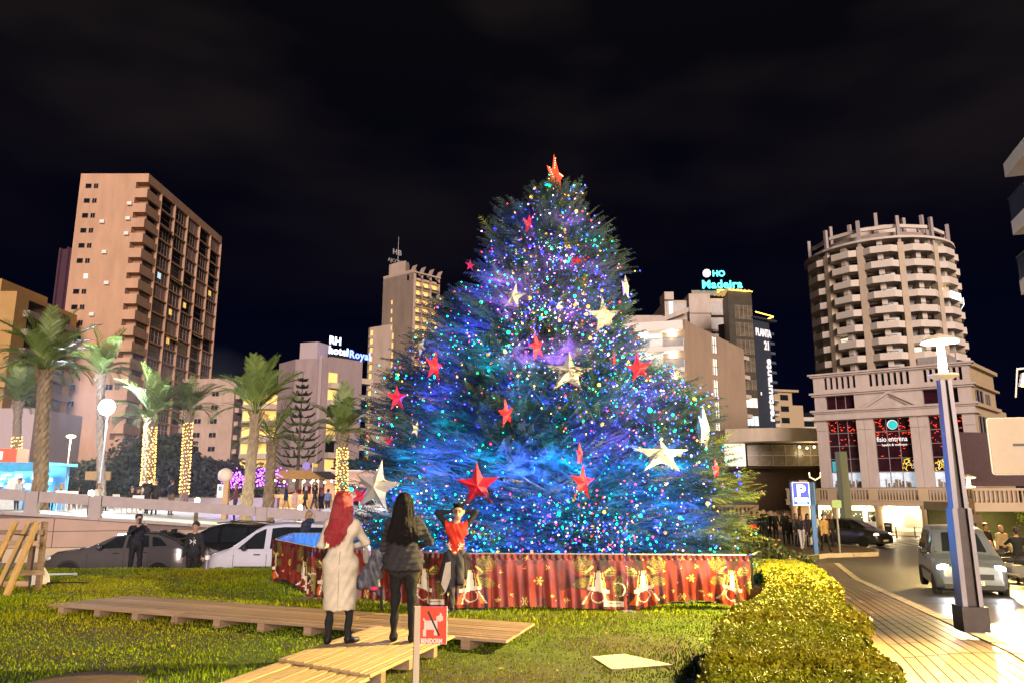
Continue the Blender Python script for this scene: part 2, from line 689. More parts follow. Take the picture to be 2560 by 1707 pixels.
def edge_s(u):
    """where the ray of a pixel column meets the promenade edge"""
    x, y, z = ray(u, 1250)
    t = (27 + .268 * 18.1) / (y - .268 * x)
    return (Vector((x * t, y * t, 0)) - Vector((PE0.x, PE0.y, 0))).dot(PDIR)


posts = sorted([edge_s(u) for u in (78, 238, 655, 803)] + [edge_s(u) for u in (-60, 965, 1080)])
cuts = [0.] + posts + [SLEN]
for s in posts:
    z = edge_z(s)
    pb = MB().box(s - .2, .0, z - .02, s + .2, .34, z + .80).box(s - .23, -.03, z - .02, s + .23, .37, z + .08)
    pb.build('post', RAILM, rl)
for i in range(len(cuts) - 1):
    a, c2 = cuts[i] + .21, cuts[i + 1] - .21
    n = max(1, int((c2 - a) / 3.4))
    for k in range(n):
        s0, s1 = a + (c2 - a) * k / n + .012, a + (c2 - a) * (k + 1) / n - .012
        z0, z1 = edge_z(s0), edge_z(s1)
        pb = MB()
        pb.add([(s0, .04, z0 + .44), (s1, .04, z1 + .44), (s1, .04, z1 + .81), (s0, .04, z0 + .81), (s0, .26, z0 + .44), (s1, .26, z1 + .44), (s1, .26, z1 + .81), (s0, .26, z0 + .81)],
               [(0, 1, 2, 3), (3, 2, 6, 7), (0, 3, 7, 4), (1, 5, 6, 2), (0, 4, 5, 1), (4, 7, 6, 5)])
        pb.build('rail', RAILM, rl)
# ================================================================ BUILDINGS
def bld(name, A, B, label, z=0., group=None, cat='building'):
    """a building root at ground corner A, local x along the front A->B, local y into the depth"""
    r = empty(name, (A[0], A[1], z), math.atan2(B[1] - A[1], B[0] - A[0]), label, cat, group)
    return r


def fac(u, v, A, B):
    """pixel -> (distance along A->B, height) on the vertical plane through A and B"""
    x, y, zz = ray(u, v)
    dx, dy = B[0] - A[0], B[1] - A[1]
    k = (A[0] * dy - A[1] * dx) / (x * dy - y * dx)
    return ((k * x - A[0]) * dx + (k * y - A[1]) * dy) / math.hypot(dx, dy), CAMZ + k * zz


def z3(x, y):   # helpers from enlarged crops to photograph pixels
    return 520 + x / 3.672, 740 + y / 3.672


def zh(x, y):
    return 880 + x / 3.672, 580 + y / 3.672


def zm(x, y):
    return 1500 + x / 3.672, 640 + y / 3.672


def z5(x, y):
    return 1980 + x / 3.733, 480 + y / 3.733


SALMON = M('salmon render', (.48, .30, .20), .9, var=.16, scale=.5, stretch=(1, 1, .3), bump=.1, bscale=6)
FRAME = M('window frame', (.30, .24, .22), .6)
SHUT = M('roller shutter', (.36, .25, .22), .7, var=.1, scale=2)
AWN = M('striped blind', (.36, .25, .12), .8, var=.5, scale=3, stretch=(9, 1, .2))


def window_mesh(name, w, h, nx, ny, glass, frame=FRAME, fr=.07, d=.06):
    """a framed window, local x across, z up, facing -y, origin at its lower left corner"""
    b = MB()
    b.box(0, 0, 0, w, .02, h, 0)
    for k in range(nx + 1):
        x = k * w / nx
        b.box(max(0, x - fr / 2), -d, 0, min(w, x + fr / 2), -.002, h, 1)
    for k in range(ny + 1):
        z = k * h / ny
        b.box(.003, -d * .8, max(0, z - fr / 2), w - .003, -.003, min(h, z + fr / 2), 1)
    return b.mesh(name, [glass, frame])


# ---- tall salmon apartment tower on the left
FL = 2.83
tw = bld('apartment_tower', (-78.6, 128), (-66.2, 128), 'tall salmon apartment tower with glazed balconies down its right side', 0)
H = 58.6
b = MB()
b.box(0, 0, -2, 10.2, 35, H)
b.box(10.2, 1.6, -2, 11.85, 35, H - .02)
b.box(10.2, 0, 56.95, 12.4, 35, H + .01)                     # roof band
zf = [56.85 - FL * i for i in range(21)]                      # top of each opening
for i, zt in enumerate(zf):
    lo = zt - 1.12
    nxt = zt - FL
    if nxt < -2:
        break
    b.box(10.2, -.02, nxt, 12.42, 1.5, lo)                   # corner parapets wrap round
    b.box(11.85, 1.5, nxt, 12.42, 4.1, lo)
    b.box(11.85, 4.1, nxt, 12.40, 5.5, lo - .35)
    b.box(11.85, 5.62, nxt - .02, 12.36, 34.9, nxt + .26)    # floor edges of the long side
for k in range(6):
    y = 5.5 + 5.88 * k
    b.box(11.85, y, -2, 12.46, y + .24, 57.0)
b.build('wall', SALMON, tw)
wb = window_mesh('window', 1.1, .9, 1, 1, DARKGLASS, FRAME, .06)
ws = window_mesh('window', .8, .9, 2, 1, DARKGLASS, FRAME, .05)
wl_ = window_mesh('window', .8, .9, 1, 2, WHITELIT, FRAME, .06)
for i in range(19):
    zt = 56.64 - FL * i - .9
    link('window', wb, tw, (1.1, -.022, zt)) if i != 6 else None
    link('window', wl_ if i == 6 else ws, tw, (2.62, -.022, zt))
    if i > 10 and i % 2:
        w2 = window_mesh('window', 1.5, 1.0, 2, 1, DARKGLASS)
        link('window', w2, tw, (8.4, -.022, zt))
CELLW, CELLH = 5.6, FL - .3
cells = [window_mesh('window', CELLW, CELLH, 1, 2, DARKGLASS, FRAME, .05),
         window_mesh('window', CELLW, CELLH, 5, 2, M('dim room glass', (.05, .035, .03), .2, spec=.5), FRAME, .07),
         window_mesh('window', CELLW, CELLH, 3, 1, SHUT, FRAME, .06),
         window_mesh('window', CELLW, CELLH, 4, 2, M('curtained glass', (.10, .07, .07), .4), M('white frame', (.5, .42, .40), .6), .08)]
lit = [(5, 0), (7, 1), (6, 2), (4, 4), (9, 1)]
pat = random.Random(3)
for i in range(20):
    zt = 56.85 - FL * i
    for k in range(5):
        m = cells[pat.choice([0, 0, 0, 1, 1, 2, 3])] if i else cells[[0, 1, 2, 0, 2][k]]
        o = link('window', m, tw, (11.98, 5.8 + 5.88 * k, zt - CELLH + .06), (0, 0, PI / 2))
        if (i, k) in lit:
            MB().box(1.8, -.05, .9, 3.0, -.01, 2.0).build('lamp_lit_pane', WARMLIT if k else COOLLIT, o)
    if i < 18:
        pb = MB().box(11.9, 1.9, zt - 1.9, 12.0, 5.3, zt - .05).build('window', DARKGLASS, tw)
for i, (k, zt) in enumerate(((2, 0), (5, 1), (8, 3), (9, 1), (12, 2), (13, 0))):
    MB().add([(12.0, 5.9 + 5.88 * zt, 56.8 - FL * k), (12.0, 11.2 + 5.88 * zt, 56.8 - FL * k), (13.0, 11.2 + 5.88 * zt, 56.0 - FL * k), (13.0, 5.9 + 5.88 * zt, 56.0 - FL * k)], [(0, 1, 2, 3)]).build('awning', AWN, tw)
    MB().box(4.6 + (i % 3), -.45, 49 - 5.7 * i, 5.4 + (i % 3), -.02, 49.6 - 5.7 * i).build('air_conditioner', WHITEPAINT, tw)
for i in (1, 2, 3):
    acb = MB().box(9.2, -.5, zf[i] - 1.6, 10.0, -.02, zf[i] - 1.0).build('air_conditioner', WHITEPAINT, tw)

# ---- yellow block cut by the left edge, and the dark tower behind
ye = bld('apartment_block', (-96, 110), (-75.1, 110), 'ochre yellow block cut off by the left edge of the view', 0)
OCHRE = M('ochre render', (.42, .26, .10), .9, var=.1, scale=.5)
b = MB().box(0, 0, -2, 20.9, 16, 31.6).box(6, .5, 31.6, 18, 12, 33.7)
b.build('wall', OCHRE, ye)
for i in range(10):
    MB().box(20.9, 2, 2 + 2.9 * i, 21.9, 15, 3.0 + 2.9 * i).build('balcony', M('grey render', (.28, .24, .21), .9), ye)
    MB().box(20.9, 3, 3.05 + 2.9 * i, 20.96, 14, 4.8 + 2.9 * i).build('window', DARKGLASS, ye)
dk = bld('apartment_block', (-107, 170), (-94, 166), 'dark maroon high rise standing in shade behind the salmon tower', 0)
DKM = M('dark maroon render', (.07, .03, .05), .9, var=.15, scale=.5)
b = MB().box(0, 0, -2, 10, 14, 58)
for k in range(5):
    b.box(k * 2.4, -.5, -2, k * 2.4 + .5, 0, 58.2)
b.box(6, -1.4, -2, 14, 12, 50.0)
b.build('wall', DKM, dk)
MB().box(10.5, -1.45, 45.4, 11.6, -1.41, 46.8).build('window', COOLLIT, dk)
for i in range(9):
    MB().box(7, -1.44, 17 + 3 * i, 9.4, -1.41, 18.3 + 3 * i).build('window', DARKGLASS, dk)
lv = bld('pavilion_block', (-60, 80), (-50.5, 80), 'low lilac lit block behind the food stall at the far left', 0)
MB().box(-8, 0, -1, 9.0, 9, 10.6).build('wall', M('lilac render', (.40, .33, .36), .9, var=.08), lv)

# ---- pale block behind the palms
p3 = bld('apartment_block', (-68, 150), (-55.9, 150), 'pale block with a side of dark balconies behind the palms', 0)
b = MB().box(0, 0, -2, 12.1, 22, 24.2)
b.build('wall', BEIGE, p3)
bw = window_mesh('window', 1.4, 1.0, 2, 1, DARKGLASS)
for i in range(7):
    z = 20.6 - 2.75 * i
    for x in (1.2, 4.4, 7.6):
        link('window', bw, p3, (x, -.022, z))
    for k in range(6):
        y = .8 + 3.5 * k
        MB().box(12.1, y, z - .4, 12.9, y + 3.1, z + .55).build('balcony', BEIGE, p3)
        MB().box(12.1, y + .2, z + .6, 12.16, y + 2.9, z + 1.9).build('window', DARKGLASS, p3)

# ---- hotel with a blue roof sign
ry = bld('hotel', (-29.66, 120), (-25.23, 124.73), 'lilac grey hotel with a blue lit roof sign', 0)
inv = ry.matrix_basis.inverted() if False else None
ra = math.atan2(4.73, 4.43)


def loc2(P, A, a):
    dx, dy = P[0] - A[0], P[1] - A[1]
    return (dx * math.cos(a) + dy * math.sin(a), -dx * math.sin(a) + dy * math.cos(a))


RYA = (-29.66, 120)
LILAC = M('lilac grey render', (.30, .235, .245), .9, var=.16, scale=.8, stretch=(1, 1, .3))
LILACD = M('lilac render', (.27, .19, .22), .9, var=.08, scale=.6)
outl = [(-39.98, 126.94), (-35.94, 122.6), (-32.15, 121.55), (-31.5, 121.3), (-31.3, 121.0), (-30.7, 120.6), (-29.66, 120), (-25.23, 124.73), (-30, 136), (-42, 136)]
pl = [loc2(p, RYA, ra) for p in outl]
b = MB().prism(pl, -2, 23.35)
b.build('wall', LILAC, ry)
MB().prism([loc2(p, RYA, ra) for p in [(-35.6, 123.6), (-32.4, 122.6), (-31, 126), (-35, 127)]], 23.3, 26.3).build('lift_tower', LILACD, ry)
sa = fac(*z3(1110, 500), (-29.66, 120), (-25.23, 124.73))
NEONB = M('blue neon', (.1, .1, .9), .5, emit=(.10, .16, 1.0), es=6, var=0)
NEONW = M('white neon', (.9, .9, .9), .5, emit=(.55, .70, 1.0), es=3.2, var=0)
sg = text('sign_lettering', 'RH', NEONW, ry, (-.25, 0, 25.5), (PI / 2, 0, 0), 1.75, .05, .05)
text('sign_lettering', 'hotel', NEONW, ry, (-.25, 0, 23.9), (PI / 2, 0, 0), 1.75, .05, .045, spacing=1.05)
text('sign_lettering', 'Royal', NEONB, ry, (3.75, 0, 23.75), (PI / 2, 0, 0), 1.75, .05, .05, spacing=1.12)
MB().box(-.3, .1, 23.3, 7.0, .16, 23.75).build('sign_rack', BLACKMETAL, ry)
for i in range(8):
    z = 19.05 - 2.78 * i
    MB().box(-.1, -1.0, z - .9, 1.9, 0, z).build('balcony', CREAM, ry)
    MB().box(-.05, -.05, z, 1.6, -.02, z + 1.7).build('window', WARMLIT if i in (0, 1, 3, 5) else DARKGLASS, ry)
    MB().box(6.5, .2, z + .6, 8.9, 1.8, z + 1.5).build('balcony', CREAM, ry)
    # lit curved balconies on the far left wing
    o = MB()
    q = [loc2(p, RYA, ra) for p in [(-40.0, 127.2), (-40.9, 125.9), (-43.2, 126.1), (-46.4, 128.4), (-46.4, 129.5), (-40, 129)]]
    if i >= 1:
        o.prism(q, z - .75, z + .15)
        o.build('balcony', CREAM, ry)
        q2 = [loc2(p, RYA, ra) for p in [(-40.4, 128.6), (-46.3, 128.9), (-46.3, 129.4), (-40.4, 129.2)]]
        MB().prism(q2, z + .16, z + 1.95).build('window', WARMLIT, ry)
MB().prism([loc2(p, RYA, ra) for p in [(-46.5, 129.0), (-40, 128.7), (-40, 134), (-46.5, 134)]], -2, 17.8).build('wing', CREAM, ry)
for x in (-2.1, -1.2):
    a = loc2((-31.0, 120.75), RYA, ra)
    MB().box(a[0] + x * .3, a[1] - .15, 0, a[0] + x * .3 + .22, a[1] + .02, 23.6).build('downpipe', LILACD, ry)

# ---- slim hotel tower with three lit balcony bays
hb = bld('hotel', (-27.21, 200), (-20.7, 206.36), 'slim pink hotel tower with three bays of yellow lit balconies', 0)
ha = math.atan2(6.36, 6.51)
HA = (-27.21, 200)
PINK = M('pink render', (.45, .35, .29), .9, var=.18, scale=.4, stretch=(1, 1, .3), bump=.1, bscale=4)


def hl(*P):
    return [loc2(p, HA, ha) for p in P]


b = MB()
b.prism(hl((-36.95, 207.45), (-27.21, 200), (-26.9, 200.3), (-28, 209), (-33, 214)), -2, 61.4)
b.prism(hl((-36.95, 207.45), (-27.21, 200), (-26.6, 200.6), (-35.8, 208.6)), -2, 62.2)
b.prism([(1.0, 1.3), (9.1, 1.3), (9.1, 9), (1, 9)], -2, 60.4)
b.prism(hl((-41.2, 210.4), (-40.6, 209.4), (-33.2, 204.6), (-32.6, 205.6), (-36, 212)), -2, 47.7)
b.prism([(9.1, 1.4), (13.6, 3.4), (13.6, 10), (9.1, 10)], -2, 57.2)
b.prism([(9.3, .9), (16, 3), (16, 9), (9.3, 9)], -2, 48.6)
b.prism(hl((-35.3, 206.8), (-30, 203), (-29.5, 207), (-34, 210)), 61.4, 65.6)
for k in range(4):
    b.box(k * 3.0, 0, -2, k * 3.0 + .25, 1.4, 59.6)
    b.prism([(0, 60), (0, 61.6), (-1.2, 63.2), (.6, 63.2), (2.0, 61.6)], k * 3.0 + .02, k * 3.0 + .23, axis='x')
b.box(.02, -.4, 61.2, 9.2, .2, 61.6)
b.build('wall', PINK, hb)
HFL = 2.48
for i in range(20):
    z = 59.3 - HFL * i
    MB().box(.26, .1, z - HFL + .02, 9.0, .22, z - HFL + .85).build('balcony_rail', M('smoked rail', (.10, .075, .06), .3, var=.4, scale=2), hb)
    MB().box(.26, 0, z - .02, 9.2, 1.3, z + .16).build('floor_slab', PINK, hb)
    for k in range(3):
        MB().box(k * 3.0 + .26, 1.22, z - HFL + .2, k * 3.0 + 2.98, 1.28, z - .04).build('window', WARMLIT if (i * 3 + k) % 17 != 5 else DARKGLASS, hb)
        MB().box(k * 3.0 + .7, 1.1, z - HFL + .2, k * 3.0 + 1.5, 1.2, z - .8).build('door', M('balcony door', (.22, .2, .2), .5), hb)
    if 5 <= i:
        q = hl((-41.2, 210.6), (-40.8, 209.0), (-39.4, 208.2), (-39.0, 209.4))
        MB().prism(q, z - HFL, z - HFL + .8).build('balcony', PINK, hb)
        q = hl((-40.6, 209.7), (-40.4, 209.25), (-39.6, 208.7), (-39.5, 209.4))
        MB().prism(q, z - HFL + .82, z - .1).build('window', WARMLIT, hb)
for zt in (54.6, 52.0, 49.5, 47.2):
    q = hl((-34.1, 205.2), (-33.7, 204.9), (-33.7, 205.2), (-34.0, 205.4))
    MB().prism(q, zt - 1.2, zt).build('window', WARMLIT, hb)
for zt in (45, 42.4, 39.7, 37, 34.2, 31.5):
    q = hl((-33.5, 204.62), (-33.1, 204.3), (-33.0, 204.7), (-33.4, 204.9))
    MB().prism(q, zt - 1.7, zt).build('window', WARMLIT, hb)
q = hl((-29.3, 201.5), (-28.7, 201.05), (-28.5, 201.3), (-29.1, 201.7))
MB().prism(q, 59.4, 60.9).build('window', DARKGLASS, hb)
SIGNG = M('unlit sign letters', (.30, .29, .30), .6)
a1 = hl((-34.2, 205.6))[0]
text('sign_lettering', 'HB', SIGNG, hb, (a1[0], a1[1], 68.5), (PI / 2, 0, .0), 2.2, .1, .05, spacing=1.2)
text('sign_lettering', 'AJCOMBRA', SIGNG, hb, (a1[0] - 1.6, a1[1], 66.0), (PI / 2, 0, .0), 1.5, .08, .0)
MB().tube([(a1[0] + 1.9, a1[1], 65), (a1[0] + 1.9, a1[1], 74)], [.12, .06], 6).build('mast', GREYMETAL, hb)

# ---- hotel with white balconies and the brown gable
BA, BR, BL = (20.12, 85), (29.51, 93.84), (12.46, 87.35)
br = bld('hotel', BA, BR, 'brown gabled block with four tall lit stair windows', 0)
bra = math.atan2(BR[1] - BA[1], BR[0] - BA[0])
BROWN = M('brown render', (.33, .24, .17), .9, var=.16, scale=.9, stretch=(1, 1, .25), bump=.1, bscale=6)
t_end = math.hypot(BR[0] - BA[0], BR[1] - BA[1])
MB().prism([(-.0, -2), (t_end, -2), (t_end, 19.6), (1.0, 21.25), (0, 21.5)], 0, 13, axis='y').build('wall', BROWN, br)
tall = window_mesh('window', .95, 2.05, 2, 2, WHITELIT, M('brown frame', (.12, .10, .09), .6), .07, .08)
for (u, v) in [(1030, 890), (1037, 1090), (1045, 1288), (1058, 1488), (1065, 1685), (1075, 1880)]:
    t, z = fac(*zm(u, v), BA, BR)
    link('window', tall, br, (t, -.03, z))
for i in range(9):
    z = 18.3 - 2.47 * i
    MB().box(t_end, 0, z, t_end + 1.3, 3, z + .5).build('balcony', CREAM, br)
wh = bld('hotel', BL, BA, 'white balconied hotel wing lit from its soffits beside the tree', 0)
wx = math.hypot(BA[0] - BL[0], BA[1] - BL[1])
WHR = M('white render', (.72, .70, .68), .85, var=.05, scale=.6)
b = MB()
b.box(-14, 1.6, -2, wx - .02, 11, 20.4)
b.build('wall', WHR, wh)
for i in range(8):
    z = 21.4 - 2.47 * i
    sl = MB().box(-14, -.35, z - 1.12, wx - .25, 1.6, z - .62)
    sl.box(-14, -.35, z - .62, wx - .25, -.2, z - .05) if i == 0 else None
    sl.build('floor_slab', WHR, wh)
    for k in range(4):
        x = wx - 2.6 - 3.6 * k
        wv = link('window', window_mesh('window', 1.9, 1.35, 3, 1, M('curtain glass', (.22, .25, .27), .25), WHITEPAINT, .06), wh, (x, 1.56, z - 2.95))
        if i < 4 and k < 3:
            lamp('soffit_lamp', 'POINT', (x + .9, .7, z - 1.35), 230, (1, .88, .70), wh, .08)
    gl = MB().box(-14, -.33, z - 3.05, wx - .3, -.29, z - 2.1)
    gl.build('balcony_glass', M('balcony glass', (.35, .42, .5), .1, alpha=.35), wh)
    MB().box(-14, -.36, z - 2.1, wx - .28, -.26, z - 2.05).build('handrail', GREYMETAL, wh)
    MB().box(wx - .28, -.3, z - 3.05, wx - .22, 1.5, z - 2.2).build('side_screen', M('lit screen', (.55, .68, .85), .4), wh)

# ---- glazed strip, navy sign tower and the pale rooftop hotel behind
ma = bld('hotel', (17, 110), (33, 110), 'pale stepped hotel with a turquoise roof sign and rooftop fairy lights', 0)
b = MB()
b.box(-14, 2, -2, 6.3, 15, 28.3)
b.box(6.3, 1.0, -2, 9.7, 15, 30.4)
b.box(9.8, 0, -2, 13.0, 15, 31.2)
b.box(13.0, .6, -2, 16.4, 15, 30.6)
b.box(6.2, .4, 30.4, 7.6, 4, 31.6)
b.build('wall', PALE, ma)
for i in range(5):
    z = 29.5 - 2.5 * i
    MB().box(9.75, -.06, z - 1.42, 13.05, 0, z - 1.30).build('joint_band', BLACKMETAL, ma)
    MB().box(13.1, .5, z - 1.3, 16.1, .56, z + .6).build('window', M('dim glass', (.10, .085, .075), .25, var=.5, scale=1.2), ma)
    MB().box(13.0, -.3, z - 1.7, 16.4, .6, z - 1.32).build('balcony', PALE, ma)
    MB().box(6.6, .9, z - 1.0, 9.6, .96, z + .4).build('window', M('dim glass', (.1, .08, .07), .25), ma)
    bl = MB()
    bl.add([(-2, -.2, z - 3.4), (5.8, -.2, z - 2.6), (9.6, -.4, z - 1.2), (9.6, -.4, z - .5), (5.8, -.2, z - 1.9), (-2, -.2, z - 2.6)], [(0, 1, 4, 5), (1, 2, 3, 4)])
    bl.build('balcony', PALE, ma)
MB().box(-1, 1.9, 26.0, 5.5, 1.98, 27.3).build('window', WARMLIT, ma)
MB().box(6.9, .84, 28.0, 7.5, .9, 30.2).build('window', COOLLIT, ma)
CYAN = M('turquoise neon', (.1, .8, .8), .5, emit=(.03, .80, .95), es=2.2, var=0)
text('sign_lettering', 'HO', CYAN, ma, (13.6, .2, 34.0), (PI / 2, 0, 0), 1.25, .04, .05)
text('sign_lettering', 'Madeira', CYAN, ma, (11.9, .2, 32.1), (PI / 2, 0, -.05), 1.75, .04, .05, spacing=1.08)
text('sign_lettering', 'Ce', CYAN, ma, (17.4, 1.2, 31.3), (PI / 2, 0, .9), 1.55, .04, .05)
MB().ball((12.7, 0, 34.4), .62, 12).build('sign_globe', M('globe lamp', (1, 1, 1), .5, emit=(1, .95, .85), es=1.6, var=0), ma)
MB().box(10.5, 1, 31.2, 17.6, 6, 32.0).build('penthouse', M('olive glass', (.10, .09, .05), .4), ma)
FAIRY = M('amber fairy lights', (1, .6, .1), .5, emit=(1.0, .50, .07), es=7, var=0)


def fairy(parent, pts, n, r, sag=.0, mat=FAIRY, name='fairy_lights'):
    b = MB()
    for i in range(len(pts) - 1):
        a, c = Vector(pts[i]), Vector(pts[i + 1])
        for k in range(n):
            t = (k + .5) / n
            p = a.lerp(c, t) - Vector((0, 0, sag * 4 * t * (1 - t)))
            b.ball(p, r, 4)
    return tag(b.build(name, mat, parent), kind='stuff')


fairy(ma, [(14.0, -.3, 31.7), (17.2, -1.0, 31.5), (16.6, -1.6, 31.0), (14, -.4, 31.3)], 14, .1)
nv = bld('sign_tower', (33.03, 100), (35.87, 102.01), 'navy blue tower with a white vertical restaurant sign', 0)
NAVY = M('navy cladding', (.030, .038, .058), .6, var=.15, scale=1)
b = MB().box(0, 0, -2, 3.45, 6, 25.2)
b.prism([(-.4, -.5), (4.6, -.5), (3.6, 2), (-.4, 3)], 25.0, 25.25)
b.build('wall', NAVY, nv)
SIGNW = M('white sign letters', (.8, .8, .82), .6, emit=(.75, .76, .82), es=.55, var=0)
text('sign_lettering', 'PLANTA', SIGNW, nv, (.30, -.05, 22.75), (PI / 2, 0, 0), 1.45, .04, .05).scale = (.62, 1, 1)
text('sign_lettering', '21', SIGNW, nv, (2.0, -.05, 21.0), (PI / 2, 0, 0), 1.6, .04, .05).scale = (.75, 1, 1)
text('sign_lettering', 'restaurante', SIGNW, nv, (3.15, -.05, 11.1), (PI / 2, -PI / 2, 0), 2.0, .04, .06).scale = (.93, .8, 1)
for i in range(17):
    z = 23.3 - 1.36 * i
    MB().box(3.46, .3, z, 4.9, 3.5, z + .34).build('balcony', M('navy fin', (.06, .09, .13), .6), nv)
MB().box(.6, -.04, 14.6, .8, -.01, 15.0).build('window', WHITELIT, nv)
fairy(nv, [(0, -.4, 25.9), (3.9, -.5, 25.7), (3.9, 1.5, 25.4)], 16, .085)
st = bld('glazed_stair_block', (30.2, 99), (33.0, 99.9), 'narrow dark glazed block with lit floors beside the navy tower', 0)
MB().prism([(-.9, 0), (2.9, 0), (3.2, 5), (1.6, 5)], -2, 28.6).build('wall', M('dark olive cladding', (.055, .048, .034), .5, var=.3, scale=1.5), st)
for i in range(12):
    z = 26.0 - 2.4 * i
    m = WHITELIT if i in (5, 8, 10) else (COOLLIT if i == 6 else M('dim olive glass', (.12, .10, .07), .25, var=.6, scale=1.3))
    o = link('window', window_mesh('window', 2.7, 1.3 if i > 3 else 1.9, 4, 1, m, FRAME, .06), st, (.05, -.03, z - 1.2))
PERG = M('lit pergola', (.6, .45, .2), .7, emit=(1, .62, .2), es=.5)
for k in range(6):
    MB().box(-.8 + k * .62, -.2, 28.75, -.55 + k * .62, 3.5, 28.95).build('pergola_slat', PERG, st)
fairy(st, [(-.9, -.3, 28.7), (2.9, -.3, 28.7)], 20, .075)

# ---- far blocks between the navy tower and the pillared building
f1 = bld('apartment_block', (56.0, 162), (63, 164), 'far cream block with yellow lit ledges right of the navy tower', -1)
b = MB().box(0, 0, -2, 5.6, 9, 24.2).box(-.3, -.6, 24.2, 7, 8, 24.7).box(5.6, 1, -2, 9, 9, 21.5)
b.build('wall', M('far cream render', (.38, .29, .18), .9, var=.1), f1)
for i in range(9):
    MB().box(-2, -.9, 1.4 + 2.5 * i, 1.6, 0, 2.3 + 2.5 * i).build('balcony', CREAM, f1)
    MB().box(2.6, -.05, 2.4 + 2.5 * i, 4.6, -.02, 3.6 + 2.5 * i).build('window', DARKGLASS, f1)
f2 = bld('apartment_block', (66.0, 175), (82, 178), 'far pale green block with round stair shafts and lit ledges', -1)
PGR = M('pale green render', (.36, .34, .24), .9, var=.08)
b = MB().box(0, 1, -2, 18, 9, 19.6)
b.tube([(9.2, .6, -2), (9.2, .6, 21.6)], 1.9, 12)
b.tube([(12.6, .6, -2), (12.6, .6, 22.8)], 1.3, 12)
b.build('wall', PGR, f2)
for i in range(9):
    z = 1 + 2.25 * i
    MB().box(0, -.4, z, 5.6, 1, z + .9).build('balcony', M('pale render', (.5, .48, .42), .9), f2)
    MB().box(5.7, .9, z + .2, 7.3, .98, z + 1.5).build('window', M('dim lit glass', (.5, .5, .45), .5, emit=(.9, .95, .8), es=.35), f2)
    MB().box(14, -.3, z, 19, 1, z + .8).build('balcony', M('pale render', (.5, .48, .42), .9), f2)
    MB().box(19.1, .4, z, 20.6, .5, z + 1.6).build('window', WHITELIT, f2)
    MB().box(14, .9, z + .85, 18, .97, z + 2.1).build('window', DARKGLASS, f2)
    MB().box(.4, .9, z + 1, 5.2, .97, z + 2.1).build('window', DARKGLASS, f2)
for k in range(3):
    MB().tube([(10.5 + k * .6, 1, 21.5), (10.5 + k * .6, 1, 24.5)], .12, 5).build('aerial', WHITEPAINT, f2)

# ---- low pavilion with the curved canopy roof, brick wall and steps
A = at(*zm(1150, 1660), 76)
lc = empty('restaurant_pavilion', (A.x, 76, -1.8), 0, 'low pavilion with a curved cream canopy over dark glazing', 'building')
f1.location = (41.5, 120, -.25)
f1.scale = (.74,) * 3
f2.location = (49.0, 129.5, -.25)
f2.scale = (.74,) * 3
pts = [(k * 1.0, -2.2 * math.sin(k / 12 * PI) + .06 * k) for k in range(13)]
zc = 8.6
b = MB()
for (za, zb, off) in ((zc - .05, zc + 1.25, 0),):
    b.prism([(x, y + off) for x, y in pts] + [(12, 6), (0, 6)], za, zb)
b.build('canopy', CREAM, lc)
MB().box(-1.5, 2.0, 6.0, 12.3, 6, zc - .06).build('wall', M('dim interior', (.10, .075, .05), .8), lc)
MB().box(.2, .9, 6.2, 2.2, 1.4, zc - .15).build('window', WHITELIT, lc)
for k in range(7):
    link('window', window_mesh('window', 1.25, 2.1, 1, 2, M('dim warm glass', (.16, .13, .09), .2, var=.5, scale=2), M('cream frame', (.5, .44, .36), .6), .05), lc, (2.5 + 1.3 * k, 1.2 + .02 * k, 6.25))
for k in range(6):
    MB().ball((7.6 + .75 * k, .5, 8.1 - .12 * (k % 2)), .13, 8).build('pendant_lamp', M('pendant glow', (1, .9, .7), .5, emit=(1, .80, .45), es=5, var=0), lc)
lamp('canopy_light', 'POINT', (8.5, -.6, 7.6), 160, (1, .78, .42), lc, .4)
MB().box(-3, 3.0, 0, 12.6, 3.4, 6.02).build('lower_wall', M('brown brick', (.085, .052, .034), .85, var=.3, scale=2, stretch=(1, 1, 5), bump=.3, bscale=14), lc)
STW = M('lit sandstone', (.42, .30, .18), .85, var=.1, scale=1)
sx_ = empty('stone_staircase', (21.0, 69.0, -1.7), 0, 'sandstone steps with a sloping balustrade leading up beside the arcade', 'staircase')
for k in range(9):
    MB().box(1.4, k * .34, 0, 5.2, 4, .2 * (k + 1)).build('step', STW, sx_)
MB().box(5.2, .6, 0, 6.0, 3, 4.6).build('newel_wall', STW, sx_)
bl = empty('balustrade', (17.2, 68.5, -1.7), 0, 'sandstone balustrade on the low terrace left of the steps', 'balustrade')
bm_ = MB().box(-.08, -.08, 0, .08, .08, .95).mesh('baluster', STW)
MB().box(-1.5, -.2, 0, 4.4, .2, 1.25).build('plinth', STW, bl)
MB().box(-1.5, -.16, 2.2, 4.6, .16, 2.42).build('handrail', STW, bl)
for k in range(16):
    link('baluster', bm_, bl, (-1.3 + k * .36, 0, 1.25))
MB().add([(2.0, -.5, .8), (4.5, -.5, 2.1), (4.5, -.5, 2.45), (2.0, -.5, 1.15)], [(0, 1, 2, 3)])
rm = MB()
rm.add([(2.0, -.75, .5), (4.6, -.75, 2.1), (4.6, -.75, 2.45), (2.0, -.75, .85), (2.0, -.5, .5), (4.6, -.5, 2.1), (4.6, -.5, 2.45), (2.0, -.5, .85)], [(0, 1, 2, 3), (3, 2, 6, 7), (5, 4, 7, 6), (1, 5, 6, 2)])
rm.build('stair_rail', STW, bl)
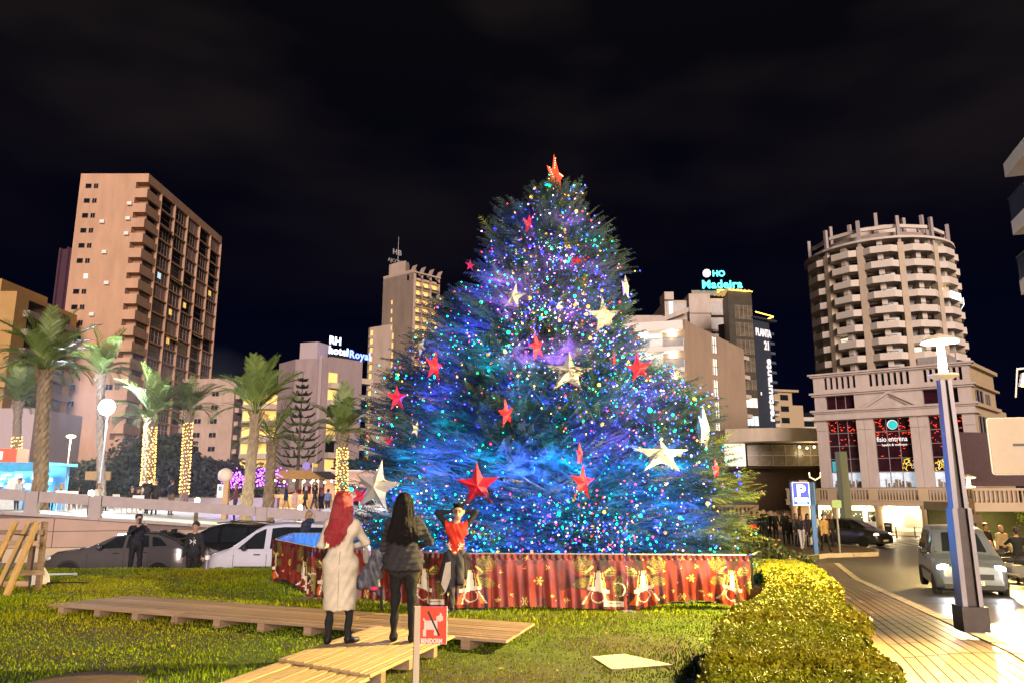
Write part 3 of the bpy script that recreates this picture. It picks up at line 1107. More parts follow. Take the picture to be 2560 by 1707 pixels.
# the dark backdrop wall of the street behind the Christmas tree
# ================================================================ ROUND TOWER
RC, RR = Vector((70.6, 139, 0)), 13.4
rt = empty('round_apartment_tower', (RC.x, RC.y, -2), 0, 'round cream apartment tower with rings of balconies', 'building')
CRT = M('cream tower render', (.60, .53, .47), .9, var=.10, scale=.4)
CRD = M('tan pier render', (.48, .39, .30), .9, var=.12, scale=.6)
NB_ = 12
RFL = 2.74
off0 = -PI / 2 + R_(-5) + R_(-4)
topz = at(2200, 610, RC.y - RR).z + 2
b = MB()
n = 48
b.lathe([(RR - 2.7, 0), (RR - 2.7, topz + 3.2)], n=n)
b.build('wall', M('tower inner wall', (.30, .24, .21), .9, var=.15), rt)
half = PI / NB_


def ang(bay, f):
    return off0 + (bay + f) * 2 * half


def rp(r, a, z):
    return (r * math.cos(a), r * math.sin(a), z)


# one balcony (bay 0): parapet of three faces, soffit and inner floor
prof = [(.03, RR - .85), (.26, RR), (.74, RR), (.97, RR - .85)]
bal = MB()
for i in range(3):
    (f0, r0), (f1_, r1) = prof[i], prof[i + 1]
    a0, a1 = ang(0, f0), ang(0, f1_)
    bal.add([rp(r0, a0, 0), rp(r1, a1, 0), rp(r1, a1, 1.2), rp(r0, a0, 1.2), rp(r0 - .15, a0, 0), rp(r1 - .15, a1, 0), rp(r1 - .15, a1, 1.2), rp(r0 - .15, a0, 1.2)],
            [(0, 1, 2, 3), (3, 2, 6, 7), (5, 4, 7, 6)])
bal.poly([rp(RR - 2.6, ang(0, .045), -.001)] + [rp(r, ang(0, f), -.001) for f, r in prof] + [rp(RR - 2.6, ang(0, .955), -.001)])
bal.poly([rp(RR - 2.6, ang(0, .045), .2)] + [rp(r - .1, ang(0, f), .2) for f, r in prof] + [rp(RR - 2.6, ang(0, .955), .2)])
bal_me = bal.mesh('balcony', CRT)
rail = MB().tube([rp(RR - .1, ang(0, .32), 1.42), rp(RR - .1, ang(0, .68), 1.42)], .05, 4)
for f in (.32, .5, .68):
    rail.tube([rp(RR - .1, ang(0, f), 1.1), rp(RR - .1, ang(0, f), 1.3)], .04, 4)
rail_me = rail.mesh('handrail', BLACKMETAL)
fin_me = MB()
a = ang(0, .5)
d1 = Vector((math.cos(a), math.sin(a), 0))
q = Matrix.Rotation(a, 3, 'Z')
fin_me.cbox(d1 * (RR - 1.9), (1.3, .9, RFL), rot=q)
fin_me = fin_me.mesh('divider', CRT)
door_me = MB()
for f in (.22, .78):
    a = ang(0, f)
    door_me.cbox(Vector((math.cos(a), math.sin(a), 0)) * (RR - 2.66) + Vector((0, 0, 1.2)), (.1, 2.4, 2.0), rot=Matrix.Rotation(a, 3, 'Z'))
door_me = door_me.mesh('window', DARKGLASS)
lit_me = MB()
a = ang(0, .2)
lit_me.cbox(Vector((math.cos(a), math.sin(a), 0)) * (RR - 2.60) + Vector((0, 0, 1.4)), (.12, 2.6, 1.9), rot=Matrix.Rotation(a, 3, 'Z'))
lit_w = lit_me.mesh('window', WHITELIT)
pier = MB()
for k in range(2):
    pass
a = ang(0, 0)
pier.cbox(Vector((math.cos(a), math.sin(a), 0)) * (RR - 1.35) + Vector((0, 0, topz / 2)), (1.5, 1.0, topz + 1.2), rot=Matrix.Rotation(a, 3, 'Z'))
pier_me = pier.mesh('pier', CRD)
nfl = 11
lits = {(0, 1): 1, (6, -2): 1, (7, 0): 1, (3, 1): 2}
for bay in range(-3, 4):
    rz = bay * 2 * half
    link('pier', pier_me, rt, rot=(0, 0, rz))
    for i in range(nfl):
        z = topz - 1.12 - RFL * i
        if z < 18:
            continue
        link('balcony', bal_me, rt, (0, 0, z), (0, 0, rz))
        link('handrail', rail_me, rt, (0, 0, z), (0, 0, rz))
        link('divider', fin_me, rt, (0, 0, z + RFL / 2 + .19), (0, 0, rz)).scale.z = .94
        link('window', door_me, rt, (0, 0, z), (0, 0, rz))
        if (i, bay) in lits:
            link('window', lit_w, rt, (0, 0, z), (0, 0, rz))
    # roof frame: post, beam and a terrace parapet
    for f, h in ((0., 5.6), (.5, 7.6 if bay % 2 else 6.4)):
        tb = MB()
        a = ang(bay, f)
        r = RR - 1.1 if f == 0 else RR - 4.4
        tb.cbox(Vector((math.cos(a), math.sin(a), 0)) * r + Vector((0, 0, topz + h / 2)), (.55, .55, h), rot=Matrix.Rotation(a, 3, 'Z'))
        tb.build('roof_post', M('grey lilac render', (.36, .31, .31), .9), rt)
    pb = MB()
    for (f0, f1_) in ((.04, .96),):
        a0, a1 = ang(bay, f0), ang(bay, f1_)
        for (r, zlo, zhi) in ((RR - .9, topz + 1.5, topz + 2.0), (RR - 1.6, topz + 3.7, topz + 4.3)):
            pb.add([rp(r, a0, zlo), rp(r, a1, zlo), rp(r, a1, zhi), rp(r, a0, zhi), rp(r - .5, a0, zlo), rp(r - .5, a1, zlo), rp(r - .5, a1, zhi), rp(r - .5, a0, zhi)],
                   [(0, 1, 2, 3), (3, 2, 6, 7), (0, 4, 5, 1), (5, 4, 7, 6)])
    pb.build('roof_beam', CRT, rt)
b = MB()
b.lathe([(RR - .3, topz + 1.35), (RR - .3, topz + 1.75), (RR - 2, topz + 1.76)], n=36)
b.lathe([(RR - 5.5, topz + 1.8), (RR - 5.5, topz + 5.6)], n=24)
b.build('roof_terrace', CRT, rt)
# a bright panel sign hung on the balcony fronts
NEONP = M('white sign panel', (.9, .9, .9), .5, emit=(.80, .97, 1.0), es=2.4, var=0)
zs = topz - 1.12 - RFL * 3
for bay, f0, f1_ in ((1, .22, .80), (2, .25, .8)):
    sb = MB()
    a0, a1 = ang(bay, f0), ang(bay, f1_)
    sb.add([rp(RR + .06, a0, zs - .1), rp(RR + .06, a1, zs - .1), rp(RR + .06, a1, zs + 1.3), rp(RR + .06, a0, zs + 1.3)], [(0, 1, 2, 3)])
    sp = sb.build('sign_panel', NEONP, rt)
a0 = ang(1, .2)
MB().ball(rp(RR - 1.6, a0, zs + 1.9), .45, 8).build('balcony_lamp', M('amber lamp', (1, .8, .3), .5, emit=(1, .72, .25), es=5, var=0), rt)

# ================================================================ PILLARED BUILDING with the fitness club
FA, FB, FE = (27.57, 68.0), (37.44, 60.62), (47.49, 71.04)
FZ = -1.72
fb = bld('pillared_building', FA, FB, 'pale stone pillared building with a pediment and tall shop windows', FZ)
FW = 12.32
fa = math.atan2(FB[1] - FA[1], FB[0] - FA[0])
STONE = M('rose grey stone', (.47, .40, .385), .85, var=.16, scale=1.2, stretch=(1, 1, .35), bump=.08, bscale=18)
RED = M('red bauble glow', (.7, .05, .02), .5, emit=(1.0, .05, .012), es=2.4, var=.1)
CLUBGL = M('club glass', (.028, .008, .014), .14, var=.5, scale=1.1, spec=.5)


def Z(z):
    return z - FZ


D_ = 12.


def stone_box(x0, z0, x1, z1, y0=0., y1=None):
    return MB().box(x0, y0, Z(z0), x1, y1 if y1 is not None else D_, Z(z1))


w = MB()
# upper block with slots: strips between the slit windows
slits = [.95 + .48 * k for k in range(6)] + [4.72 + .487 * k for k in range(7)] + [8.98 + .43 * k for k in range(7)]
w.box(0, 0, Z(10.62), FW, D_, Z(10.90))
w.box(0, 0, Z(11.97), FW, D_, Z(12.2))
e = 0.
for s in slits + [FW]:
    w.box(e, 0, Z(10.9), s, .6, Z(11.97))
    e = s + .24
w.box(.02, .6, Z(10.9), FW - .02, D_, Z(11.97))
# storey with pediment: solid between side windows
w.box(0, 0, Z(9.05), .93, D_, Z(10.3))
w.box(3.36, 0, Z(9.05), 8.75, D_, Z(10.3))
w.box(11.35, 0, Z(9.05), FW, D_, Z(10.3))
w.box(.93, .5, Z(9.05), 3.36, D_, Z(10.3))
w.box(8.75, .5, Z(9.05), 11.35, D_, Z(10.3))
w.box(0, 0, Z(10.3), FW, D_, Z(10.45))
# big order: pillars
for x0, x1 in ((0, .88), (3.37, 4.0), (4.02, 4.72), (7.58, 8.2), (8.22, 8.96), (11.43, FW)):
    w.box(x0, 0, Z(2.2), x1, .7, Z(8.12))
    w.box(x0 + .003, -.08, Z(7.2), x1 - .003, 0, Z(7.95))
w.box(0, .7, Z(1.2), FW, D_, Z(8.12))
w.build('wall', STONE, fb)
for zz, h, o in ((12.2, .14, .38), (12.05, .14, .22), (10.45, .17, .36), (10.3, .13, .2), (8.86, .18, .38), (8.72, .14, .22), (8.12, .14, .30), (8.26, .46, .10)):
    MB().box(-o, -o, Z(zz) + .002, FW + o, D_, Z(zz) + h).build('cornice', STONE, fb)
pd = MB()
for dx, th, o in ((0, .16, .28), (.55, .12, .12)):
    for sgn in (-1, 1):
        x0, x1 = 6.2, 6.2 + sgn * (2.25 - dx)
        zt, zb = 10.42 - dx * .5, 9.06
        pd.add([(x0, -o, Z(zt)), (x1, -o, Z(zb)), (x1, -o, Z(zb) + .005), (x0, -o, Z(zt) - th * 1.6), (x1 - sgn * th * 2.2, -o, Z(zb)), (x0, 0, Z(zt)), (x1, 0, Z(zb)), (x0, 0, Z(zt) - th * 1.6), (x1 - sgn * th * 2.2, 0, Z(zb))],
               [(0, 1, 4, 3), (0, 5, 6, 1), (3, 4, 8, 7)])
pd.build('pediment', STONE, fb)
for s in slits:
    MB().box(s + .01, .28, Z(10.9), s + .23, .32, Z(11.96)).build('slit_window', DARKGLASS, fb)
win3 = window_mesh('window', 2.42, 1.25, 3, 1, CLUBGL, M('steel frame', (.24, .2, .2), .5), .06)
link('window', win3, fb, (.935, .42, Z(9.05)))
link('window', window_mesh('window', 2.58, 1.25, 2, 1, CLUBGL, M('steel frame', (.24, .2, .2), .5), .06), fb, (8.76, .42, Z(9.05)))
SHOP = M('lit shop interior', (.5, .55, .6), .6, var=.6, scale=2.6, emit=(.50, .66, .85), es=.55)
SHELF = M('shop goods', (.25, .2, .15), .5, var=.9, scale=7)
STEEL = M('steel frame', (.24, .2, .2), .5)
for wi, (x0, x1) in enumerate(((.89, 3.365), (4.73, 7.57), (8.965, 11.425))):
    ww = x1 - x0
    g = link('window', window_mesh('window', ww, 4.55, 3, 4, CLUBGL, STEEL, .055), fb, (x0, .45, Z(3.55)))
    gs = link('window', window_mesh('window', ww, 1.3, 3, 1, SHOP, STEEL, .05), fb, (x0, .45, Z(2.22)))
    r2 = random.Random(20 + wi)
    rb = MB()
    for k in range(70 if wi else 46):
        x, z = r2.uniform(.08, ww - .08), 4.5 - abs(r2.gauss(0, 1.25))
        if z > .9 and not (wi == 1 and abs(x - ww / 2) < .5 and z > 3.3):
            a = r2.uniform(-.6, .6)
            rb.cbox((x, -.02, z), (r2.choice([.04, .05, .12, .2]), .02, .035), rot=Matrix.Rotation(a, 3, 'Y'))
    tag(rb.build('red_lights', RED, g), kind='stuff')
    sb2 = MB()
    for k in range(16):
        x = r2.uniform(.1, ww - .3)
        h = r2.uniform(.2, .7)
        sb2.box(x, -.015, .03, x + r2.uniform(.08, .26), -.008, h)
    tag(sb2.build('shop_goods', SHELF, gs), kind='stuff')
TEAL = M('teal disc', (.02, .42, .45), .5, emit=(.03, .55, .60), es=.55, var=.1)
MB().lathe([(.0, 0), (.36, 0), (.36, .05)], n=20).build('logo_disc', TEAL, fb, (6.2, .33, Z(7.5)), (PI / 2, 0, 0))
MB().lathe([(.36, 0), (.41, 0), (.41, .03), (.36, .03)], n=20).build('logo_ring', SIGNW, fb, (6.17, .34, Z(7.52)), (PI / 2, 0, 0))
text('sign_lettering', 'fisio entrena', SIGNW, fb, (4.82, .34, Z(6.1)), (PI / 2, 0, 0), .60, .01, .004).scale = (.80, 1, 1)
text('sign_lettering', 'health & wellness', SIGNW, fb, (5.2, .34, Z(5.72)), (PI / 2, 0, 0), .28, .01, .002)
YG = M('yellow graphic', (.75, .55, .05), .5, emit=(1, .72, .06), es=.5, var=0)
WG = M('white graphic', (.8, .8, .75), .5, emit=(1, .95, .85), es=.45, var=0)
for xb, n_, m_ in ((6.66, 9, YG), (9.1, 8, YG), (9.3, 6, WG), (6.9, 4, WG)):
    r2 = random.Random(int(xb * 10))
    gb = MB()
    for k in range(n_):
        x, z = xb + r2.uniform(0, .75), 3.62 + r2.uniform(.05, .95)
        pts_ = []
        a = r2.uniform(0, 6)
        for j in range(5):
            pts_.append((x, .34, Z(z)))
            a += r2.uniform(-.9, .9)
            x = min(max(x + .13 * math.cos(a), xb), xb + .8)
            z = min(max(z + .13 * math.sin(a), 3.58), 4.6)
        gb.tube(pts_, .032, 4)
    tag(gb.build('window_graphic', m_, fb), kind='stuff')
MB().box(1.0, .36, Z(3.6), 1.5, .40, Z(4.5)).build('window_poster', M('teal poster', (.05, .35, .42), .5, emit=(.05, .45, .6), es=.35), fb)

# terrace balustrade with its beam, arcade columns and bright ground floor
TX0, TX1, TY = -3.0, 12.6, -.55
TERR = M('sandstone terrace', (.45, .345, .235), .85, var=.08, scale=1)
b = MB().box(TX0, TY, Z(.70), TX1, .7, Z(1.18))
b.box(TX0 - .06, TY - .08, Z(1.1), TX1 + .06, TY, Z(1.2))
b.build('terrace_beam', TERR, fb)
MB().box(TX0, TY, Z(2.0), TX1, TY + .26, Z(2.16)).build('handrail', TERR, fb)
piers = [-3.0, -.35, 1.35, 3.65, 8.3, 12.3]
blm = MB().box(-.055, -.08, 0, .055, .08, .85).mesh('baluster', TERR)
for p in (-2.9, .62, 3.95, 7.75, 11.7):
    MB().box(p, TY - .02, Z(1.2), p + .75, TY + .28, Z(2.0)).build('balustrade_pier', TERR, fb)
x = TX0 + .1
while x < TX1:
    if all(not (p - .1 < x < p + .85) for p in (-2.9, .62, 3.95, 7.75, 11.7)):
        link('baluster', blm, fb, (x, TY + .13, Z(1.18)))
    x += .235
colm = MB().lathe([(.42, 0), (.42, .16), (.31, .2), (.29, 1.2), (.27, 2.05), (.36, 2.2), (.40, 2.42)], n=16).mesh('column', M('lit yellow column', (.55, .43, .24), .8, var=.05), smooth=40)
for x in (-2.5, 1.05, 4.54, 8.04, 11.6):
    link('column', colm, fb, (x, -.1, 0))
GF = M('white shopfront wall', (.74, .70, .60), .85, var=.05)
MB().box(TX0, 3.0, 0, 13.3, 3.4, Z(.7)).build('ground_floor_wall', GF, fb)
MB().box(TX0, .7, Z(.66), 13.3, 3.0, Z(.70)).build('arcade_ceiling', GF, fb)
GRN = M('pale green shutter', (.36, .48, .40), .7, var=.08)
DKW = M('shop window dark', (.03, .035, .03), .2)
for x, wdt, z0, h, m_ in ((-.9, 1.3, 0.2, 1.75, DKW), (1.5, 1.1, .2, 1.75, DKW), (3.0, .9, .1, 1.8, DKW), (8.4, 2.1, .35, 1.75, GRN), (11.2, 1.7, .35, 1.75, GRN)):
    o = MB().box(x, 2.93, z0, x + wdt, 2.99, z0 + h).build('shop_window', m_, fb)
    if m_ is DKW:
        r2 = random.Random(int(x * 7) + 30)
        sb2 = MB()
        for k in range(16):
            sb2.ball((x + r2.uniform(.06, wdt - .06), 2.9, z0 + r2.uniform(.1, h - .1)), .045, 5)
        tag(sb2.build('snowball_decals', WHITEPAINT, o), kind='stuff')
    else:
        MB().box(x + .05, 2.9, z0 + .02, x + wdt - .05, 2.925, z0 + h * .45).build('lower_panel', M('deep green shutter', (.22, .34, .28), .7), o)
lt = MB()
for i in range(13):
    for j in range(12):
        lt.box(5.9 + .17 * i, 2.95, .55 + .12 * j, 6.02 + .17 * i, 2.985, .62 + .12 * j)
tag(lt.build('lattice_tiles', M('lattice shade', (.40, .37, .32), .8), fb), kind='stuff')
for x in (-1.6, .6, 2.8, 5.2, 7.4, 9.6, 11.8):
    MB().cbox((x, 1.9, Z(.64)), (.5, .3, .04)).build('ceiling_lamp', M('arcade lamp', (1, .9, .7), .5, emit=(1, .80, .42), es=8, var=0), fb)
    lamp('arcade_light', 'POINT', (x, 1.75, Z(.45)), 420, (1, .80, .44), fb, .15)

# right flank of the same building, yellow light put into its stone colour
fs = bld('pillared_building', FB, FE, 'side wing of the pillared building in yellow light behind the white board', FZ)
sl_ = math.hypot(FE[0] - FB[0], FE[1] - FB[1])
STY = M('yellow lit stone', (.42, .32, .20), .85, var=.08, scale=.8)
b = MB()
b.box(.4, .02, Z(2.2), 8.5, 10, Z(8.7))
b.box(.4, .04, Z(8.7), 8.4, 10, Z(12.0))
b.box(8.4, .5, Z(.6), sl_, 10, Z(9.2))
b.box(3.4, .5, 0, 5.0, 3, Z(2.2))
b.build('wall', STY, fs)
for x, z0, x1, z1 in ((1.3, 9.1, 3.6, 10.2), (4.6, 9.0, 5.9, 10.1), (1.2, 4.0, 3.4, 8.0), (5.6, 4.4, 7.4, 7.6)):
    link('window', window_mesh('window', x1 - x, z1 - z0, 2, 1, DARKGLASS, STEEL, .06), fs, (x, 0, Z(z0)))
for k in range(15):
    MB().box(1.3 + k * .42, -.06, Z(10.75), 1.5 + k * .42, .03, Z(11.8)).build('screen_slat', STY, fs)
for zz, h, o in ((8.72, .3, .3), (10.45, .17, .3), (12.0, .3, .3)):
    MB().box(.4, -o, Z(zz), 8.6, .05, Z(zz) + h).build('cornice', STY, fs)
b = MB().box(8, 2, Z(9.3), 10, 4, Z(10.8)).box(.8, 1.5, Z(12.3), 3, 4, Z(13.2)).box(3.6, 2, Z(12.3), 6, 4, Z(13.0))
b.build('roof_plant', M('roof plant', (.30, .27, .26), .8), fs)
MB().tube([(5, 2, Z(12.3)), (5, 2, Z(14.6))], .05, 5).build('aerial', GREYMETAL, fs)

# raised terrace on two pale pillars at the right
tr = empty('raised_terrace', (35.2, 52.5, -1.6), -.10, 'raised terrace with a balustrade over pale yellow pillars at the right', 'terrace')
b = MB().box(-4.6, -.25, 2.15, 8, 5, 2.75)
b.build('deck', TERR, tr)
MB().box(-4.6, -.2, 3.55, 8, .06, 3.72).build('handrail', TERR, tr)
for k in range(34):
    link('baluster', blm, tr, (-4.4 + k * .3, -.07, 2.74))
for x in (-4.5, .6, 2.0):
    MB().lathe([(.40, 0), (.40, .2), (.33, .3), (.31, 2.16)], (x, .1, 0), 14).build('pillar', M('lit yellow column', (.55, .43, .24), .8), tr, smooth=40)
lamp('terrace_light', 'POINT', (-1.2, 1.6, 1.8), 600, (1, .82, .3), tr, .2)
MB().box(-4.6, 4.4, 0, 8, 4.6, 2.2).build('rear_wall', M('dark planting wall', (.06, .06, .03), .9), tr)

# white block cut by the right edge, its balconied front running along the street towards the camera
wr = bld('apartment_block', (22.19, 30.36), (19.19, 20.82), 'white block with orange lit balconies cut off by the right edge', 0)
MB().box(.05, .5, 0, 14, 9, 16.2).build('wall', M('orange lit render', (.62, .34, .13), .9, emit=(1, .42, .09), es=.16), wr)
for i, z1 in enumerate((15.9, 13.25, 10.6, 7.9)):
    MB().box(-.02, -.75, z1 - .62, 14, .5, z1).build('floor_slab', WHR, wr)
    MB().box(.10, .05, z1 + .003, .50, .48, z1 + 2.0).build('pier', WHR, wr) if i else None
    for k in range(5):
        MB().box(.02 + 2.8 * k, -.74, z1 + .01, 2.77 + 2.8 * k, -.70, z1 + .98).build('balcony_glass', M('balcony glass dark', (.05, .06, .10), .1), wr) if i else None
    MB().box(-.01, -.70, z1 + .01, .03, .0, z1 + .98).build('end_screen', M('balcony glass dark', (.05, .06, .10), .1), wr) if i else None
    MB().box(0, -.77, z1 + .98, 14, -.68, z1 + 1.04).build('handrail', BLACKMETAL, wr) if i else None
MB().box(.6, .3, 16.2, 14, .36, 17.6).build('roof_glass', M('roof glass', (.18, .28, .33), .15), wr)
MB().tube([(.5, .3, 16), (.5, .3, 18.6)], .03, 5).build('aerial', GREYMETAL, wr)
# ================================================================ PALMS
TRUNK = M('palm trunk', (.19, .145, .10), .95, var=.5, scale=9, stretch=(1, 1, .35), bump=.9, bscale=16)
FROND = M('palm leaflet', (.115, .165, .035), .5, var=.3, scale=.8, island=.35)
DRYF = M('dry palm base', (.20, .15, .08), .9, var=.4, scale=8)
WARMB = M('warm fairy bulbs', (1, .7, .3), .5, emit=(1.0, .52, .08), es=5, var=0)
COOLB = M('cool fairy bulbs', (.8, .9, 1), .5, emit=(.6, .75, 1.0), es=9, var=0)


def frond_mesh(e0, c, npair=30, sd=0):
    r = random.Random(sd)
    pts = []
    x = z = 0.
    N = 14
    for i in range(N + 1):
        pts.append((x, z))
        a = e0 - c * ((i + .5) / N) ** 1.25
        x += math.cos(a) / N
        z += math.sin(a) / N
    V, F = [], []

    def P(t):
        f = min(t * N, N - 1e-4)
        i = int(f)
        f -= i
        return pts[i][0] * (1 - f) + pts[i + 1][0] * f, pts[i][1] * (1 - f) + pts[i + 1][1] * f
    # rachis
    for i in range(N + 1):
        w = .014 * (1 - .8 * i / N)
        V += [(pts[i][0], -w, pts[i][1]), (pts[i][0], w, pts[i][1]), (pts[i][0], 0, pts[i][1] + w * 1.2)]
    for i in range(N):
        for a, b in ((0, 1), (1, 2), (2, 0)):
            F.append((i * 3 + a, i * 3 + b, (i + 1) * 3 + b, (i + 1) * 3 + a))
    for k in range(npair):
        t = .16 + .84 * k / npair
        x, z = P(t)
        x2, z2 = P(min(1, t + .02))
        d = Vector((x2 - x, 0, z2 - z)).normalized()
        up = Vector((-d.z, 0, d.x))
        L = (.27 * math.sin(PI * (.18 + .78 * t)) + .05) * r.uniform(.85, 1.1)
        for s in (-1, 1):
            dirv = (d * .75 + Vector((0, s * .62, 0)) + up * r.uniform(.12, .34)).normalized()
            p = Vector((x, 0, z))
            m = p + dirv * L * .55 + Vector((0, 0, -.008))
            q = p + dirv * L + Vector((0, 0, -.05 * L / .3))
            wv = d * .011 + up * .004
            o = len(V)
            V += [tuple(p - wv * .6), tuple(p + wv * .6), tuple(m + wv), tuple(q), tuple(m - wv)]
            F += [(o, o + 1, o + 2, o + 4), (o + 4, o + 2, o + 3)]
    me = bpy.data.meshes.new('frond')
    me.from_pydata(V, [], F)
    me.materials.append(FROND)
    return me


FRONDS = [frond_mesh(R_(84), R_(30), 32, 1), frond_mesh(R_(70), R_(62), 32, 2), frond_mesh(R_(52), R_(84), 30, 3), frond_mesh(R_(28), R_(92), 28, 4), frond_mesh(R_(60), R_(50), 30, 5)]


def palm(base, top, r0, r1, fl, label, seed, counts=(6, 9, 10, 5), lights=None, bulge=1.35, rough=.12, lean=(0, 0), ring=False):
    rr = random.Random(seed)
    p = empty('palm_tree', base, 0, label, 'palm tree', 'palm trees along the promenade')
    H = top[2] - base[2]
    off = Vector((top[0] - base[0], top[1] - base[1], 0))
    b = MB()
    n, m = 14, max(16, int(H / .16))
    vs, fs = [], []
    for i in range(m + 1):
        t = i / m
        c = off * (t + lean[0] * math.sin(PI * t)) + Vector((0, 0, H * t))
        r = r0 + (r1 - r0) * t
        r *= 1 + (bulge - 1) * max(0, (t - .86) / .14) + .25 * max(0, 1 - t * 14)
        for k in range(n):
            a = 2 * PI * (k + .5 * (i % 2)) / n
            q = r * (1 + (rough if (i + k) % 2 else -rough) * .6 + rr.uniform(-rough, rough) * .6)
            vs.append((c.x + q * math.cos(a), c.y + q * math.sin(a), c.z + rr.uniform(-.02, .02)))
    for i in range(m):
        for k in range(n):
            fs.append((i * n + k, i * n + (k + 1) % n, (i + 1) * n + (k + 1) % n, (i + 1) * n + k))
    b.add(vs, fs)
    b.build('trunk', TRUNK, p)
    cb = MB()
    for k in range(26):
        a = rr.uniform(0, 2 * PI)
        q = Vector((math.cos(a), math.sin(a), 0))
        z0 = H - rr.uniform(0, .5)
        cb.tube([off + q * r1 * 1.0 + Vector((0, 0, z0)), off + q * (r1 + .16) + Vector((0, 0, z0 + .26))], [.05, .02], 4)
    cb.build('frond_stubs', DRYF, p)
    k0 = 0
    for ring_i, cnt in enumerate(counts):
        for k in range(cnt):
            a = 2 * PI * (k + .5 * (ring_i % 2)) / cnt + rr.uniform(-.25, .25)
            me = FRONDS[ring_i] if rr.random() > .2 else FRONDS[4 if ring_i < 2 else 3]
            link('frond', me, p, (off.x + .10 * math.cos(a), off.y + .10 * math.sin(a), H + .05 * (3 - ring_i)),
                 (rr.uniform(-.15, .15), rr.uniform(-.10, .10), a), fl * rr.uniform(.86, 1.1) * (1 - .06 * ring_i))
    if lights:
        z0, z1, nb_, rb, mat = lights
        lo = empty('fairy_lights', base, 0, 'warm fairy lights wound round the trunk of the ' + label.split(' with ')[0], 'fairy lights', 'fairy lights on palm trunks')
        lb = MB()
        wr_ = MB()
        wp = []
        for k in range(nb_):
            t = k / nb_
            z = z0 + (z1 - z0) * t
            tt = z / H
            a = t * 2 * PI * nb_ / 11.3 + rr.uniform(-.2, .2)
            r = (r0 + (r1 - r0) * tt) * 1.10 + .02
            c = off * (tt + lean[0] * math.sin(PI * tt))
            q = (c.x + r * math.cos(a), c.y + r * math.sin(a), z + rr.uniform(-.05, .05))
            lb.ball(q, rb * rr.uniform(.7, 1.25), 4)
            wp.append(q)
        tag(lb.build('bulbs', mat, lo), kind='stuff')
        wr_.tube(wp[::2], .006, 3, caps=False)
        tag(wr_.build('wire', BLACKMETAL, lo), kind='stuff')
    return p


def prom_pt(u, Y, dz=0):
    x, y, z = ray(u, 1250)
    X = x / y * Y
    # account for pitch: use the column at ground height
    for _ in range(3):
        zz = float(prom_z(X, Y))
        k = Y * _c + (zz - CAMZ) * _s
        X = (u - 1280) / FPX * k
    return Vector((X, Y, float(prom_z(X, Y)) + dz))


def palm_at(ub, Y, ut, vt, **kw):
    return palm(prom_pt(ub, Y), at(ut, vt, Y), **kw)


palm_at(98, 33, 112, 925, r0=.28, r1=.25, fl=2.75, label='tall thick bare trunked palm nearest the left edge', seed=1, counts=(6, 8, 9, 6), rough=.17)
palm_at(36, 50, 46, 1003, r0=.27, r1=.24, fl=2.6, label='small palm with lit trunk behind the tall left palm', seed=2, lights=(1.2, 4.6, 150, .034, WARMB))
palm_at(255, 46, 253, 935, r0=.24, r1=.22, fl=2.9, label='slim grey palm right beside the glaring floodlight', seed=3, counts=(3, 6, 8, 5), lean=(.06, 0))
palm_at(366, 44, 377, 1045, r0=.33, r1=.29, fl=3.1, label='left palm of the pair with glowing trunks', seed=4, counts=(6, 9, 8, 3), lights=(1.3, 4.75, 250, .036, WARMB))
palm_at(458, 46, 472, 1030, r0=.24, r1=.22, fl=2.45, label='thinner right palm of the pair with glowing trunks', seed=5, counts=(4, 7, 7, 3), lights=(.9, 5.2, 230, .034, WARMB))
palm_at(612, 33.5, 640, 1035, r0=.26, r1=.20, fl=2.75, label='tall dark leaning palm left of the blue hotel sign', seed=6, counts=(7, 7, 4, 0), rough=.1)
palm_at(668, 40, 680, 1102, r0=.30, r1=.23, fl=2.6, label='stout palm with fronds sweeping down to the right', seed=7, counts=(1, 4, 6, 5), rough=.14)
palm_at(853, 42, 857, 1085, r0=.29, r1=.26, fl=2.6, label='bright yellow green palm with glowing trunk left of the big tree', seed=8, counts=(5, 8, 9, 6), lights=(.7, 4.2, 260, .034, WARMB))

# ================================================================ OTHER TREES AND SHRUBS
DARKLEAF = M('dark tree leaf', (.030, .045, .026), .7, var=.3, scale=.7, island=.4)
BARK = M('bark', (.09, .07, .055), .95, var=.3, scale=8, bump=.6, bscale=20)


def leaf_cloud(name, pts, nrm, size, mat, parent, aspect=.6, up=.0, seed=0):
    g = np.random.default_rng(seed)
    n = len(pts)
    d = g.normal(size=(n, 3)) + nrm * 1.0
    d[:, 2] += up
    d /= np.linalg.norm(d, axis=1, keepdims=True) + 1e-9
    r = g.normal(size=(n, 3))
    a = np.cross(d, r)
    a /= np.linalg.norm(a, axis=1, keepdims=True) + 1e-9
    b = np.cross(d, a)
    s = (size * (.6 + .8 * g.random(n)))[:, None]
    V = np.stack([pts - a * s, pts - b * s * aspect, pts + a * s, pts + b * s * aspect], 1).reshape(-1, 3)
    return link(name, np_mesh(name, V, np.arange(4 * n).reshape(-1, 4), mat), parent)


